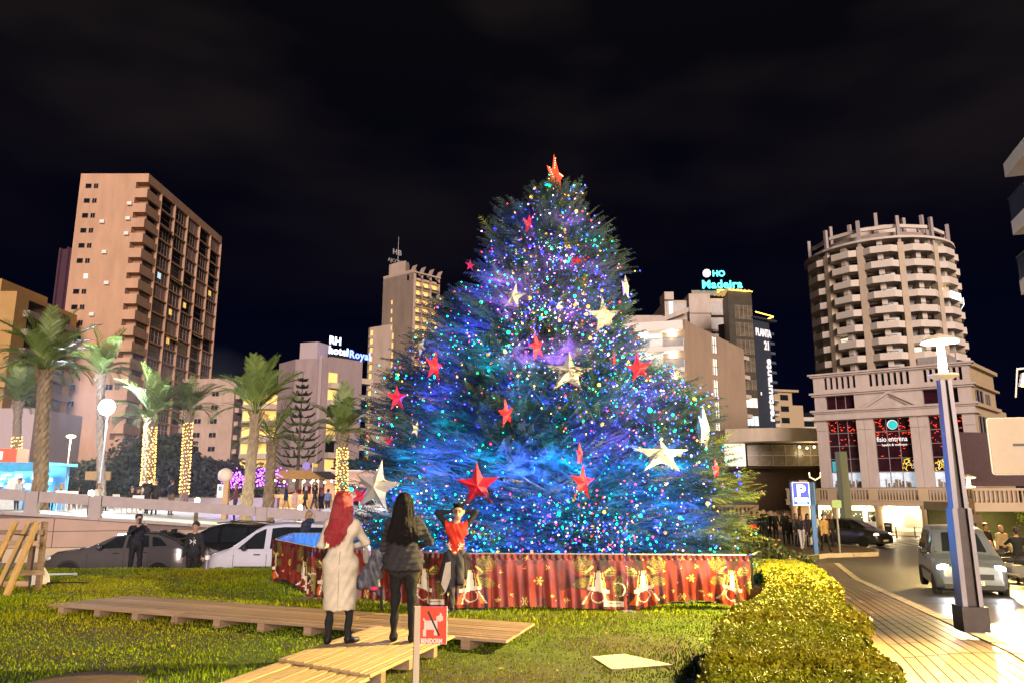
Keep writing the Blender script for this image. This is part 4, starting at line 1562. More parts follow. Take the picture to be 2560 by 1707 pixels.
def blob_tree(loc, H, R, label, n, size, mat=DARKLEAF, seed=0, name='tree', low=.25, group=None, cat='tree'):
    g = np.random.default_rng(seed)
    t = empty(name, loc, 0, label, cat, group)
    nl = 16
    lc_ = g.normal(size=(nl, 3))
    lc_ /= np.linalg.norm(lc_, axis=1, keepdims=True)
    lc_ *= (.62 * g.random((nl, 1)) ** .4)
    lr = .34 + .22 * g.random(nl)
    k = g.integers(0, nl, n)
    q = g.normal(size=(n, 3))
    q /= np.linalg.norm(q, axis=1, keepdims=True)
    p = lc_[k] + q * lr[k][:, None] * (.75 + .3 * g.random((n, 1)))
    P = p * np.array([R, R, H * (1 - low) / 2]) + np.array([0, 0, H * (low + (1 - low) / 2)])
    leaf_cloud('crown', P, q, size, mat, t, seed=seed)
    b = MB()
    b.tube([(0, 0, 0), (.1, 0, H * .3), (0, .1, H * .6)], [.05 * R + .08, .04 * R + .06, .04], 8)
    for i in range(7):
        e_ = lc_[i] * np.array([R, R, H * .3]) + np.array([0, 0, H * .6])
        b.tube([(0, 0, H * .28), tuple(e_)], [.05, .02], 5)
    b.build('trunk', BARK, t)
    return t


blob_tree((-31.5, 68, .2), 7.6, 4.8, 'big dark leafy tree behind the glowing palms', 5200, .24, seed=11)
BLUELEAF = M('grey green needle', (.06, .075, .07), .7, var=.3, scale=.8, island=.4)
blob_tree((-24.0, 56, .5), 4.4, 4.4, 'bushy tree tinted blue by the coloured lights below it', 6500, .15, BLUELEAF, seed=12, low=.08)
blob_tree((-19.6, 57, .4), 4.0, 3.0, 'grey bushy tree right of the blue tinted one', 4200, .14, BLUELEAF, seed=13, low=.08)
blob_tree((-13.8, 74, .3), 5.0, 3.6, 'low dark tree in front of the lilac hotel', 2600, .22, seed=14)
blob_tree((-38.5, 72, .4), 5.2, 4.0, 'dark tree left of the glowing palms', 2600, .24, seed=15)
blob_tree((37.2, 54.6, -1.6), 3.0, 1.6, 'lit yellow green shrub under the raised terrace', 1500, .10, M('lit shrub leaf', (.08, .10, .015), .6, island=.4), seed=16, name='shrub', cat='shrub')

# norfolk pine in front of the lilac hotel
npz = empty('norfolk_pine', (-28.2, 100, .4), 0, 'tiered norfolk pine silhouetted on the lilac hotel', 'tree')
b = MB()
b.tube([(0, 0, 0), (0, 0, 17.2)], [.28, .04], 8)
b.build('trunk', BARK, npz)
r2 = random.Random(4)
for w_ in range(12):
    z = 5.0 + 12 * (w_ / 12) ** .92
    L = 3.9 * (1 - (z - 4.2) / 13.4)
    nb_ = 6
    tb = MB()
    for k in range(nb_):
        a = 2 * PI * k / nb_ + w_ * .5 + r2.uniform(-.2, .2)
        q = Vector((math.cos(a), math.sin(a), 0))
        s_ = Vector((-q.y, q.x, 0))
        l2 = L * r2.uniform(.8, 1.1)
        pts = [Vector((0, 0, z)) + q * l2 * f + Vector((0, 0, -.25 * l2 * math.sin(f * 2.6) * .8 + .30 * l2 * f * f)) for f in (0, .33, .66, 1)]
        tb.tube(pts, [.05, .05, .04, .02], 4)
        for j in range(18):
            f = .3 + .7 * r2.random()
            i = min(int(f * 3), 2)
            p = pts[i].lerp(pts[i + 1], f * 3 - i)
            for sg_ in (-1, 1):
                e_ = p + q * .35 + s_ * sg_ * r2.uniform(.15, .55) * (1.2 - f) + Vector((0, 0, r2.uniform(.0, .35)))
                tb.tube([p, e_], [.075, .02], 3, caps=False)
    tb.build('branch_whorl', DARKLEAF, npz)

# ---- planter walls and clipped hedges at the back of the promenade
PLW = M('planter wall', (.40, .34, .32), .8, var=.1, scale=1)
for (x0, y0, x1, y1, h, lbl) in ((-46, 56, -15.5, 50.5, .55, 'low pale planter wall along the back of the promenade'), (-15, 50.2, -6, 49, .5, 'low pale planter wall behind the strolling group')):
    r = bld('planter_wall', (x0, y0), (x1, y1), lbl, float(prom_z((x0 + x1) / 2, 52)) - .1, cat='planter')
    L = math.hypot(x1 - x0, y1 - y0)
    MB().box(0, 0, 0, L, .35, h).build('wall', PLW, r)
    MB().box(-.05, -.05, h, L + .05, .42, h + .08).build('coping', PLW, r)


def hedge_band(A, B, depth, z, h, label, n, size, mat, seed):
    g = np.random.default_rng(seed)
    L = math.hypot(B[0] - A[0], B[1] - A[1])
    r = bld('hedge', A, B, label, z, cat='hedge')
    m = n
    x = g.random(m) * L
    f = g.random(m)
    top = f > .45
    y = np.where(top, g.random(m) * depth, 0)
    bump = .12 * (vnoise(x, y, .8, seed) - .5)
    zz = np.where(top, h + bump, g.random(m) * h)
    y = np.where(top, y, -.03 + bump)
    nr = np.stack([np.zeros(m), np.where(top, -.3, -1), np.where(top, 1, .2)], -1)
    leaf_cloud('foliage', np.stack([x, y, zz], -1), nr, size, mat, r, seed=seed)
    MB().box(0, .08, 0, L, depth, h - .08).build('dark_hull', M('hedge inner shade', (.012, .016, .007), .95), r)  # solid near-black hull, coloured as the shade behind the leaves
    return r


hedge_band((-60, 62), (-24, 57.5), 3.0, .9, 1.75, 'tall dark clipped hedge behind the promenade tables', 6500, .12, DARKLEAF, 21)
hedge_band((-50, 56.2), (-19, 51.4), 2.2, .75, .75, 'lower lit hedge along the promenade planter', 5500, .10, M('lit hedge leaf', (.085, .095, .03), .7, island=.4), 22)

# ================================================================ CLIPPED HEDGES ON THE RIGHT
HEDGELEAF = M('box hedge leaf', (.23, .25, .005), .55, var=.25, scale=1.2, island=.5, spec=.3, var2=(.28, .245, .008))
HSHADE = M('hedge inner shade', (.012, .016, .007), .95)


def hedge_left(Y):
    return float(np.interp(Y, [4, 5.6, 7.0, 8.2, 9.6, 10.4, 13, 18, 23], [.9, 1.29, 1.71, 2.13, 2.75, 3.35, 4.25, 5.7, 6.6]))


HROWS = [(4.4, 6.35, .52, 'nearest clipped hedge block at the bottom of the view beside the pavement'),
         (6.45, 8.35, .55, 'second clipped hedge block from the camera'),
         (8.5, 10.6, .57, 'clipped hedge block in front of the end post of the red banners'),
         (10.75, 14.6, .60, 'bright yellow lit hedge block right of the last red banner'),
         (14.8, 19.6, .60, 'far bright hedge block behind the banner fence corner'),
         (19.9, 21.6, .62, 'thin farthest hedge block by the road bend')]
for i, (ya, yb, h, lbl) in enumerate(HROWS):
    ym = (ya + yb) / 2
    xm = (hedge_left(ym) + hedge_line(ym)) / 2
    z0 = float(lawn_z(xm, ym))
    hr = empty('hedge', (xm, ym, z0), 0, lbl, 'hedge', 'clipped hedge blocks beside the pavement')
    g = np.random.default_rng(50 + i)
    n = int(17500 * (1.3 - .12 * i)) if i else 13000
    s = g.random(n)
    t = g.random(n)
    kind = g.random(n)

    def outline(s, t):
        Y = ya + (yb - ya) * t
        xl = np.interp(Y, [4, 5.6, 7.0, 8.2, 9.6, 10.4, 13, 18, 23], [.9, 1.29, 1.71, 2.13, 2.75, 3.35, 4.25, 5.7, 6.6])
        xr = hedge_line(Y) - .12 + .10 * np.sin(Y * 2.1 + i) + .10 * (vnoise(Y, Y * 0, 2.2, i) - .5)
        return xl + (xr - xl) * s, Y
    edge = np.minimum(np.minimum(s * 3.0, (1 - s) * 3.0), np.minimum(t, 1 - t) * (yb - ya)) / .16
    X, Y = outline(s, t)
    rnd = np.sqrt(np.clip(edge, 0, 1))
    bump = .10 * (vnoise(X, Y, 1.6, i) - .5) + .06 * (vnoise(X, Y, 5, i + 9) - .5)
    zt = h * (.80 + .20 * rnd) + bump + (lawn_z(X, Y) - z0)
    nr = np.stack([(s - .5) * .6, (t - .5) * .4, np.ones(n)], -1)
    # sides
    m = int(n * .45)
    side = g.integers(0, 4, m)
    q = g.random(m)
    s2 = np.where(side == 0, 0, np.where(side == 1, 1, q))
    t2 = np.where(side == 2, 0, np.where(side == 3, 1, q))
    X2, Y2 = outline(s2, t2)
    f = g.random(m)
    b2 = .10 * (vnoise(X2 + f, Y2 + f * 2, 3, i) - .4)
    X2 = X2 + np.where(side == 0, -b2, np.where(side == 1, b2, 0))
    Y2 = Y2 + np.where(side == 2, -b2, np.where(side == 3, b2, 0))
    z2 = f * h * .95 + (lawn_z(X2, Y2) - z0)
    n2 = np.stack([np.where(side == 0, -1, np.where(side == 1, 1, 0)), np.where(side == 2, -1, np.where(side == 3, 1, 0)), np.full(m, .3)], -1)
    P = np.concatenate([np.stack([X, Y, zt], -1), np.stack([X2, Y2, z2], -1)])
    P -= np.array([xm, ym, 0])
    leaf_cloud('foliage', P, np.concatenate([nr, n2]), .015 + .0019 * ym, HEDGELEAF, hr, aspect=.55, seed=60 + i)
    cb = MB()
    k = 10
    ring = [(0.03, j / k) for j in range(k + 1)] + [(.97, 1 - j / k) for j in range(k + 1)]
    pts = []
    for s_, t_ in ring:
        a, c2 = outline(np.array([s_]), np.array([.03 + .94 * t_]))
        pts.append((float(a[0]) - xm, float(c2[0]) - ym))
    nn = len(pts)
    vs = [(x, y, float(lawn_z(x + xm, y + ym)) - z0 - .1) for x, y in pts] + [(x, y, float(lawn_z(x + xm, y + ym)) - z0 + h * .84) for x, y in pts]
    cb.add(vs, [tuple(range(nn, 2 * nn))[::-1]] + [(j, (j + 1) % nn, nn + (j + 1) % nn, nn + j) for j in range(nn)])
    cb.build('dark_hull', HSHADE, hr)  # closed hull under the leaves, inner shade painted as near-black

# flowering shrub behind the right of the fence
fsb = empty('flowering_shrub', (8.0, 27.2, -1.0), 0, 'loose flowering shrub with orange blooms behind the hedge', 'shrub')
g = np.random.default_rng(77)
n = 5200
q = g.normal(size=(n, 3))
q /= np.linalg.norm(q, axis=1, keepdims=True)
q[:, 2] = np.abs(q[:, 2])
lob = g.integers(0, 5, n)
cx_ = np.array([-1.8, -.9, .0, .9, 1.7])[lob]
hs = np.array([1.35, 1.75, 1.6, 1.25, .8])[lob]
P = np.stack([cx_ + q[:, 0] * 1.0, q[:, 1] * 1.1, q[:, 2] * hs * (.8 + .3 * g.random(n))], -1)
leaf_cloud('foliage', P, q, .075, M('shrub leaf', (.055, .07, .018), .6, island=.5, var=.3), fsb, seed=5)
flm = MB().ball((0, 0, 0), .055, 6, sq=(1, 1, .7)).mesh('flower', M('orange bloom', (.50, .26, .05), .7, var=.3, scale=20))
for k in range(70):
    j = g.integers(0, n)
    if P[j, 1] < .3:
        link('flower', flm, fsb, P[j] * 1.04)
MB().tube([(-.5, 0, 0), (0, 0, 1.0)], .08, 6).build('stem', BARK, fsb)
# ================================================================ THE CHRISTMAS TREE
TY0 = 17.6
OUT = [(1275, 818, 1680), (1200, 818, 1690), (1150, 820, 1692), (1100, 824, 1685), (1050, 828, 1655), (1000, 836, 1640), (950, 850, 1632), (900, 880, 1606),
       (875, 886, 1575), (850, 892, 1510), (800, 915, 1450), (760, 962, 1435), (720, 985, 1425), (660, 1045, 1452), (625, 1078, 1446), (580, 1110, 1425), (530, 1128, 1402),
       (480, 1146, 1362), (440, 1176, 1325), (420, 1205, 1305), (405, 1245, 1290)]
oz, oxl, oxr = [], [], []
for v, ul, ur in OUT:
    a, c2 = av(ul, v, TY0), av(ur, v, TY0)
    oz.append(a.z)
    oxl.append(a.x)
    oxr.append(c2.x)
oz, oxl, oxr = map(np.array, (oz, oxl, oxr))
TXC = 1.05
TGZ = float(lawn_z(TXC, TY0))


def tree_r(z, th):
    """radius of the crown at height z in direction th (0 = right, -90 deg = towards the camera)"""
    xl = TXC - np.interp(z, oz, oxl)
    xr = np.interp(z, oz, oxr) - TXC
    w = (1 + np.cos(th)) / 2
    side = xl * (1 - w) + xr * w
    front = np.interp(z, oz, np.minimum((oxr - oxl) / 2, 4.1)) * np.interp(z, [1, 3, 9], [.9, .62, .5])
    s2 = np.sin(th) ** 2
    return np.maximum(.12, side * (1 - s2) + front * s2 - np.interp(z, [1.5, 4.5], [.08, .24]))


xt = empty('christmas_tree', (TXC, TY0, TGZ), 0, 'giant wide Christmas tree of feathery cypress branches covered in lights', 'christmas tree')
g = np.random.default_rng(5)
NBR = 660
zt = oz.min() - .35 + (oz.max() - oz.min() + .3) * (1 - np.sqrt(g.random(NBR) * .985 + .004)) ** .92
zt = np.clip(zt, TGZ + .25, oz.max() - .34)
th = (np.arange(NBR) * 2.399963 + g.random(NBR) * .5) % (2 * PI)
fr = np.sin(th) < .45
th = np.where(fr, th, (th + PI) % (2 * PI) * np.where(g.random(NBR) < .55, 1, -1))
jit = .76 + .32 * g.random(NBR)
jit = np.where(np.abs(np.cos(th)) > .75, np.maximum(jit, .88), jit)
rad = tree_r(zt, th) * jit
tip = np.stack([TXC + rad * np.cos(th), TY0 + rad * np.sin(th), zt], -1)
start = np.stack([np.full(NBR, TXC), np.full(NBR, TY0), np.maximum(TGZ + .2, zt - .12 * rad - .25)], -1)
NSP = 40
# unit spray
sv = []
for k in range(10):
    t = .04 + .86 * k / 10
    L = .34 * (1 - .55 * t) * (.55 + .45 * math.sin(PI * min(1, t + .25)))
    for s in (-1, 1):
        a = .75 + .2 * (k % 2)
        dx, dy = math.cos(a) * L, s * math.sin(a) * L
        px_, py_ = -s * dy * .10, dx * .10
        sv += [(t - .012, -.016 * s, 0), (t + .035, .0, .0), (t + dx, dy, -.05 * L - .05 * t)]
sv += [(0, -.02, 0), (0, .02, 0), (1.0, 0, -.04)]
sv = np.array(sv)
nsv = len(sv)
ntot = NBR * NSP
bi = np.repeat(np.arange(NBR), NSP)
f = .50 + .50 * g.random(ntot) ** .75
base_p = start[bi] + (tip - start)[bi] * f[:, None]
bd = (tip - start)[bi]
bl_ = np.linalg.norm(bd, axis=1, keepdims=True)
bd = bd / bl_
spread = .07 + .30 * (1.15 - f)[:, None] * np.minimum(1, bl_ / 2.5)
side = np.cross(bd, np.array([0, 0, 1.0]))
side /= np.linalg.norm(side, axis=1, keepdims=True) + 1e-6
lat = g.normal(size=(ntot, 1)) * spread * 1.45
base_p = base_p + side * lat + g.normal(size=(ntot, 3)) * .055
base_p[:, 2] -= .10 * np.abs(lat[:, 0]) + .16 * np.clip(f - .7, 0, 1)
d = bd + side * np.sign(lat) * (.30 + .35 * g.random((ntot, 1))) + g.normal(size=(ntot, 3)) * .19
d[:, 2] += .10 + .34 * sstep(7.0, 9.4, base_p[:, 2]) - .25 * (1 - sstep(1.0, 3.0, base_p[:, 2]))
d /= np.linalg.norm(d, axis=1, keepdims=True)
rv = np.stack([g.normal(size=ntot) * .3, g.normal(size=ntot) * .3, np.ones(ntot)], -1)
yv = np.cross(rv, d)
yv /= np.linalg.norm(yv, axis=1, keepdims=True) + 1e-9
zv = np.cross(d, yv)
Ls = (.36 + .40 * g.random(ntot)) * np.where(base_p[:, 2] > 8.0, .9, 1.1)
V = base_p[:, None, :] + Ls[:, None, None] * (sv[None, :, 0:1] * d[:, None, :] + 1.15 * sv[None, :, 1:2] * yv[:, None, :] + sv[None, :, 2:3] * zv[:, None, :])
V = V.reshape(-1, 3) - np.array([TXC, TY0, TGZ])
CYP = M('cypress spray', (.022, .054, .048), .5, var=.3, scale=.5, island=.25, spec=.5)
CYP2 = M('lamplit yellow green spray', (.115, .145, .022), .55, var=.35, scale=.6, island=.3, spec=.4)  # street-lamp light painted into the lower right sprays; a random few share it
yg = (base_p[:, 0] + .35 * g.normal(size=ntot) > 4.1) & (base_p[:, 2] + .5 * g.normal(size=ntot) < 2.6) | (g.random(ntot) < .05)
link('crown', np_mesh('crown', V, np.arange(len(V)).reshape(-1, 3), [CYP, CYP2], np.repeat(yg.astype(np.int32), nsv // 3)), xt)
tb = MB()
tb.tube([(0, 0, -.3), (0, 0, 3), (.05, 0, 6.5), (.1, 0, oz.max() - TGZ)], [.42, .3, .17, .03], 10)
tb.build('trunk', BARK, xt)
bb = MB()
for i in range(0, NBR):
    a = start[i] - np.array([TXC, TY0, TGZ])
    c2 = tip[i] - np.array([TXC, TY0, TGZ])
    mid = a * .4 + c2 * .6 + np.array([0, 0, -.04])
    bb.tube([a, mid, c2], [.035, .02, .006], 3, caps=False)
tag(bb.build('branches', BARK, xt), kind='stuff')

# ---- fairy lights: thousands of small bulbs in five colours, plus larger golden baubles
GLOWP = 215
XL = empty('fairy_lights', (TXC, TY0, TGZ), 0, 'thousands of multicoloured fairy lights strung over the giant Christmas tree', 'fairy lights')
BCOL = {'teal': ((.0, 1.0, .50), 11), 'blue': ((.03, .06, 1.0), 18), 'red': ((1.0, .03, .08), 11), 'amber': ((1.0, .42, .06), 10), 'violet': ((.50, .20, 1.0), 11), 'white': ((1.0, .85, 1.0), 12)}
BMATS = {k: M('bulb ' + k, c, .4, emit=c, es=s_, var=0) for k, (c, s_) in BCOL.items()}
NBU = 7200
cand = 60000
j = g.integers(0, ntot, cand)
bp = base_p[j] + d[j] * (Ls[j] * (.35 + .5 * g.random(cand)))[:, None]
x_, z_ = bp[:, 0], bp[:, 2]
stripe = np.exp(-((x_ - 1.05) / (.45 + .10 * (9.5 - z_).clip(0, 6))) ** 2) * sstep(3.4, 5.0, z_) * (1 - sstep(8.6, 9.6, z_))
lowz = np.exp(-((z_ - 1.25) / .95) ** 2) * np.exp(-((x_ - .9) / 2.6) ** 2)
gap = np.exp(-(((x_ + .6) / 1.9) ** 2 + ((z_ - 3.35) / .75) ** 2)) + np.exp(-(((x_ - 4.6) / 1.0) ** 2 + ((z_ - 1.6) / 1.6) ** 2)) * .9
rightb = np.exp(-(((x_ - 3.2) / 1.3) ** 2 + ((z_ - 3.9) / 1.1) ** 2))
wgt = (.85 + 2.5 * stripe + 1.2 * lowz + .8 * rightb) * (1 - .62 * np.clip(gap, 0, 1)) * np.where(bp[:, 1] < TY0 + .6, 1, .10)
clus = vnoise(x_ + bp[:, 1] * .7, z_, 1.5, 4)
wgt *= .5 + 1.2 * sstep(.3, .75, clus)
sel = g.random(cand) < wgt / wgt.sum() * NBU * 1.05
bp = bp[sel]
x_, z_, st_, rb_ = bp[:, 0], bp[:, 2], stripe[sel], rightb[sel]
nbu = len(bp)
reg = vnoise(x_, z_, .8, 8)
pw = np.stack([.24 + .22 * (x_ < 0) + .25 * sstep(.5, .8, reg), .50 + .35 * sstep(.45, .2, reg) + .6 * rb_, np.full(nbu, .16), np.full(nbu, .15), .08 + .65 * st_ + .35 * rb_, .02 + .22 * st_], -1)
pw = np.cumsum(pw / pw.sum(1, keepdims=True), 1)
ci = (g.random((nbu, 1)) > pw).sum(1)
octv = np.array([(1, 0, 0), (-1, 0, 0), (0, 1, 0), (0, -1, 0), (0, 0, 1), (0, 0, -1)], float)
octf = np.array([(0, 2, 4), (2, 1, 4), (1, 3, 4), (3, 0, 4), (2, 0, 5), (1, 2, 5), (3, 1, 5), (0, 3, 5)])
br_ = (.012 + .014 * g.random(nbu) ** 2)[:, None, None]
for k, nm in enumerate(BCOL):
    m = ci == k
    if m.sum():
        Vb = ((bp[m] - np.array([TXC, TY0, TGZ]))[:, None, :] + octv[None] * br_[m]).reshape(-1, 3)
        Fb = (octf[None] + 6 * np.arange(m.sum())[:, None, None]).reshape(-1, 3)
        tag(link(nm + '_bulbs', np_mesh(nm + '_bulbs', Vb, Fb, BMATS[nm]), XL), kind='stuff')
GOLD = M('gold lantern', (1, .6, .1), .4, emit=(1.0, .50, .07), es=2.2, var=0)
TEALL = M('teal lantern', (0, 1, .5), .4, emit=(.02, 1.0, .45), es=2.2, var=0)
BLUEL = M('blue lantern', (0, 0, 1), .4, emit=(.03, .03, 1.0), es=4, var=0)
for mat_, nm, cnt in ((GOLD, 'gold_lanterns', 70), (TEALL, 'teal_lanterns', 90), (BLUEL, 'blue_lanterns', 90)):
    lb = MB()
    for k in g.integers(0, nbu, cnt):
        p = bp[k] - np.array([TXC, TY0 + .12, TGZ])
        lb.ball(p, float(g.uniform(.030, .050)), 6)
    tag(lb.build(nm, mat_, XL), kind='stuff')

# the combined glow of the bulbs inside the branches
for k in range(130):
    zk = oz.min() + .1 + (oz.max() - oz.min() - .7) * (1 - math.sqrt(1 - (k + .5) / 131))
    tk = -PI + PI * ((k * .618034) % 1.0)
    rk = float(tree_r(np.array(zk), np.array(tk)))
    p = np.array([TXC + rk * math.cos(tk), TY0 + rk * math.sin(tk), zk])
    q = np.array([TXC, TY0, p[2] - .2])
    p = p + (q - p) * .26
    sx_ = math.exp(-((p[0] - 1.05) / 1.0) ** 2) * (p[2] > 4.2)
    if g.random() < sx_:
        cc = (.48, .18, 1.0)
    elif p[0] > 1.9 and p[2] > 2.4:
        cc = (.26, .12, 1.0) if g.random() < .7 else (.05, .55, .9)
    elif p[2] < 2.4 and abs(p[0] - .8) < 2.6:
        cc = (.04, .16, 1.0) if g.random() < .6 else (.0, .45, .85)
    else:
        cc = (.0, .42, .55) if g.random() < .40 else (.07, .10, 1.0)
    lamp('bulb_glow', 'POINT', p - np.array([TXC, TY0, TGZ]), GLOWP, cc, XL, .5)

# ---- star ornaments
REDST = M('red glitter fabric', (.52, .012, .035), .5, var=.25, scale=30, bump=.3, bscale=220)
WHST = M('white glitter fabric', (.42, .40, .37), .5, var=.12, scale=30, bump=.3, bscale=220)
TOPST = M('lit red star', (.7, .05, .03), .5, emit=(1.0, .10, .035), es=.95, var=.5, scale=3)


def star_mesh(mat, depth=.26, inner=.40):
    b = MB()
    ring = []
    for k in range(5):
        a = PI / 2 + 2 * PI * k / 5
        a2 = a + PI / 5
        a0 = a - PI / 5
        T = Vector((math.cos(a), 0, math.sin(a)))
        I = Vector((math.cos(a2), 0, math.sin(a2))) * inner
        I0 = Vector((math.cos(a0), 0, math.sin(a0))) * inner
        for P_ in (I0.lerp(T, .33) * .93, I0.lerp(T, .68) * .955, T, I.lerp(T, .68) * .955, I.lerp(T, .33) * .93, I):
            ring.append(P_)
    n = len(ring)
    vs = [(0, -depth, 0), (0, depth, 0)] + [tuple(p) for p in ring]
    fs = []
    for i in range(n):
        j_ = (i + 1) % n
        fs += [(0, 2 + j_, 2 + i), (1, 2 + i, 2 + j_)]
    b.add(vs, fs)
    return b.mesh('star_ornament', mat)


SRED, SWH = star_mesh(REDST), star_mesh(WHST)


def tree_hit(u, v, out=.22):
    x, y, z = ray(u / .91875, v / .91875)
    for Y in np.arange(12.0, 18.5, .05):
        k = Y / y
        X_, Z_ = x * k, CAMZ + z * k
        r = math.hypot(X_ - TXC, Y - TY0)
        t = math.atan2(Y - TY0, X_ - TXC)
        if Z_ < oz.max() and r < float(tree_r(np.array(Z_), np.array(t))) + out:
            break
    return Vector((x * Y / y, Y, CAMZ + z * Y / y))


def star(u, v, rpx, white, yaw, roll, pitch, label):
    P = tree_hit(u, v)
    o = link('star_ornament', SWH if white else SRED, None, P, None)
    R = 1.0 * rpx / 1720 * (P.y * 1.02)
    o.scale = (R, R, R)
    o.rotation_euler = (Matrix.Rotation(R_(yaw), 4, 'Z') @ Matrix.Rotation(R_(pitch), 4, 'X') @ Matrix.Rotation(R_(roll), 4, 'Y')).to_euler()
    return tag(o, label, 'star ornament', 'fabric stars on the Christmas tree')


star(1214, 522, 34, 0, 62, 8, 0, 'narrow red star seen edge on near the top of the tree')
star(1326, 600, 26, 0, 5, 0, -38, 'small crimson star tilted up, right of the tree axis')
star(1180, 682, 34, 1, -28, 12, 0, 'upper white star left of the tree axis')
star(1388, 728, 48, 1, 24, -6, 0, 'big white star high on the right slope of the tree')
star(1449, 775, 33, 0, 30, 10, 0, 'red star just below the high right white star')
star(1467, 846, 36, 0, 10, -8, 0, 'red star over the white balconies on the right slope')
star(1410, 826, 18, 0, 70, 0, 0, 'thin red star edge on left of the right slope red stars')
star(1233, 797, 36, 0, 55, -16, 0, 'leaning red star in the middle of the tree')
star(1306, 856, 58, 1, 0, 4, -22, 'large wide white star in the centre of the tree')
star(998, 842, 40, 0, 60, 6, 0, 'red lantern like star on the left shoulder of the tree')
star(912, 914, 33, 0, 48, -4, 0, 'red star at the left edge against the pink hotel tower')
star(1163, 950, 36, 0, 58, -10, 0, 'red star hanging left of the centre low branches')
star(1518, 1044, 66, 1, -5, 3, -46, 'wide white star flattened by its tilt on the lower right')
star(1615, 985, 56, 1, 66, 8, 0, 'tall narrow white star at the right edge of the tree')
star(1098, 1114, 52, 0, -6, -3, 8, 'largest red star low on the left of centre')
star(1338, 1108, 42, 0, 42, 5, 0, 'red star low and right of centre above the banners')
star(1331, 1042, 26, 0, 66, 2, 0, 'small red star directly over the low right red star')
star(866, 1118, 62, 1, -18, 10, 0, 'big white star at the lower left above the red haired woman')
star(832, 1140, 30, 0, 20, 30, -30, 'red star tucked behind the lower left white star')
star(1644, 1078, 24, 0, 55, 0, 0, 'orange red star at the right edge of the tree')
star(1437, 660, 30, 1, 62, 0, 0, 'slim white star on the upper right edge')
star(966, 796, 24, 1, -50, 40, 0, 'small white star on the upper left edge')
star(893, 1012, 13, 0, 30, 0, 0, 'tiny red star far out on the left branches')
star(955, 985, 20, 1, 60, 20, 0, 'dull white star half hidden in the left branches')
star(1080, 610, 16, 0, 40, 0, 0, 'tiny dull red star on the upper left edge')
P = av(1276, 410, TY0)
ts = empty('tree_topper', P, R_(66), 'glowing red star topper at the tip of the tree', 'star')
o = star_mesh(TOPST, .20, .42)
so = link('star', o, ts, scale=.62)
so.rotation_euler = (0, R_(-9), 0)
lb = MB()
for k in range(5):
    for q in range(5):
        a, a2 = PI / 2 + 2 * PI * k / 5, PI / 2 + 2 * PI * k / 5 + PI / 5
        for (A_, B_) in (((math.cos(a), math.sin(a)), (.42 * math.cos(a2), .42 * math.sin(a2))),):
            t = q / 5
            lb.ball(((A_[0] * (1 - t) + B_[0] * t) * .5, -.03, (A_[1] * (1 - t) + B_[1] * t) * .5), .014, 4)
lb.build('edge_lights', M('red topper bulbs', (1, .2, .1), .5, emit=(1, .18, .08), es=14, var=0), ts, rot=(0, R_(-9), 0))
MB().tube([(0, 0, -.9), (0, 0, -.1)], .03, 6).build('stem', GREYMETAL, ts)
# ================================================================ WOODEN WALKWAYS
WOODD = M('weathered deck wood', (.30, .205, .125), .75, var=.3, scale=2.5, orand=.22, stretch=(.6, 14, 14), bump=.4, bscale=30)
WOODL = M('new pine wood', (.36, .255, .12), .6, var=.22, scale=2.2, orand=.12, stretch=(.6, 12, 12), bump=.3, bscale=30)
WOODP = M('rough post wood', (.42, .27, .10), .75, var=.25, scale=3, stretch=(6, 6, .5), bump=.4, bscale=20)


def plank_mesh(L, w, t, mat, groove=3):
    """a board along x with shallow grooves on top"""
    prof = []
    n = groove
    for k in range(n):
        a, b2 = -w / 2 + w * k / n, -w / 2 + w * (k + 1) / n
        e_ = w / n * .14
        prof += [(a + e_ * .2, -.009), (a + e_, 0), (b2 - e_, 0), (b2 - e_ * .2, -.009)]
    prof = [(-w / 2, -t)] + prof + [(w / 2, -t)]
    return MB().prism([(p, q) for p, q in prof], -L / 2, L / 2, axis='x').mesh('plank', mat)


def deck(root, O, d, nrm, length, nseg, nplank, w, z, t, mat, skew, joist_every, jlen=.12, taper=0.):
    yaw_ = math.atan2(d[1], d[0])
    L = length / nseg - .012
    me = plank_mesh(L, w - .020, t, mat, 2)
    for k in range(nplank):
        for s_ in range(nseg):
            lk = 1 - taper * (k + .5) / nplank / length
            c = O + d * (skew * (k + .5) / nplank + lk * length * (s_ + .5) / nseg) + nrm * (w * (k + .5))
            o = link('plank', me, root, (c.x, c.y, z + random.uniform(-.003, .003)), (random.uniform(-.006, .006), random.uniform(-.002, .002), yaw_ + random.uniform(-.0012, .0012)))
            o.scale.x = lk
    nj = int(length / joist_every)
    for k in range(nj + 1):
        c = O + d * (skew / 2 + .12 + (length - .85) * k / nj) + nrm * (w * nplank / 2)
        MB().cbox((0, 0, 0), (jlen, w * nplank - .02, .11)).build('joist', WOODD, root, (c.x, c.y, z - t - .058), yaw_)


d1 = Vector((7.28, -2.94, 0)).normalized()
n1 = Vector((-d1.y, d1.x, 0))
dk1 = empty('walkway', (0, 0, 0), 0, 'long weathered wooden walkway crossing the lawn', 'walkway')
deck(dk1, Vector((-7.34, 12.42, 0)), d1, n1, 7.85, 3, 11, .115, .15, .032, WOODD, .35, .86, taper=.46)
d2 = Vector((.315, .949, 0)).normalized()
n2 = Vector((-d2.y, d2.x, 0))
dk2 = empty('walkway', (0, 0, 0), 0, 'newer yellow pine walkway leading from the camera to the two women', 'walkway')
deck(dk2, Vector((-.68, 9.78, 0)) - d2 * 2.18, d2, n2, 2.12, 1, 10, .128, .166, .03, WOODL, .34, 1.0, .1)
deck(dk2, Vector((-.68, 9.78, 0)) - d2 * 6.0, d2, n2, 3.82, 1, 10, .128, .140, .03, WOODL, .34, 1.0, .1)

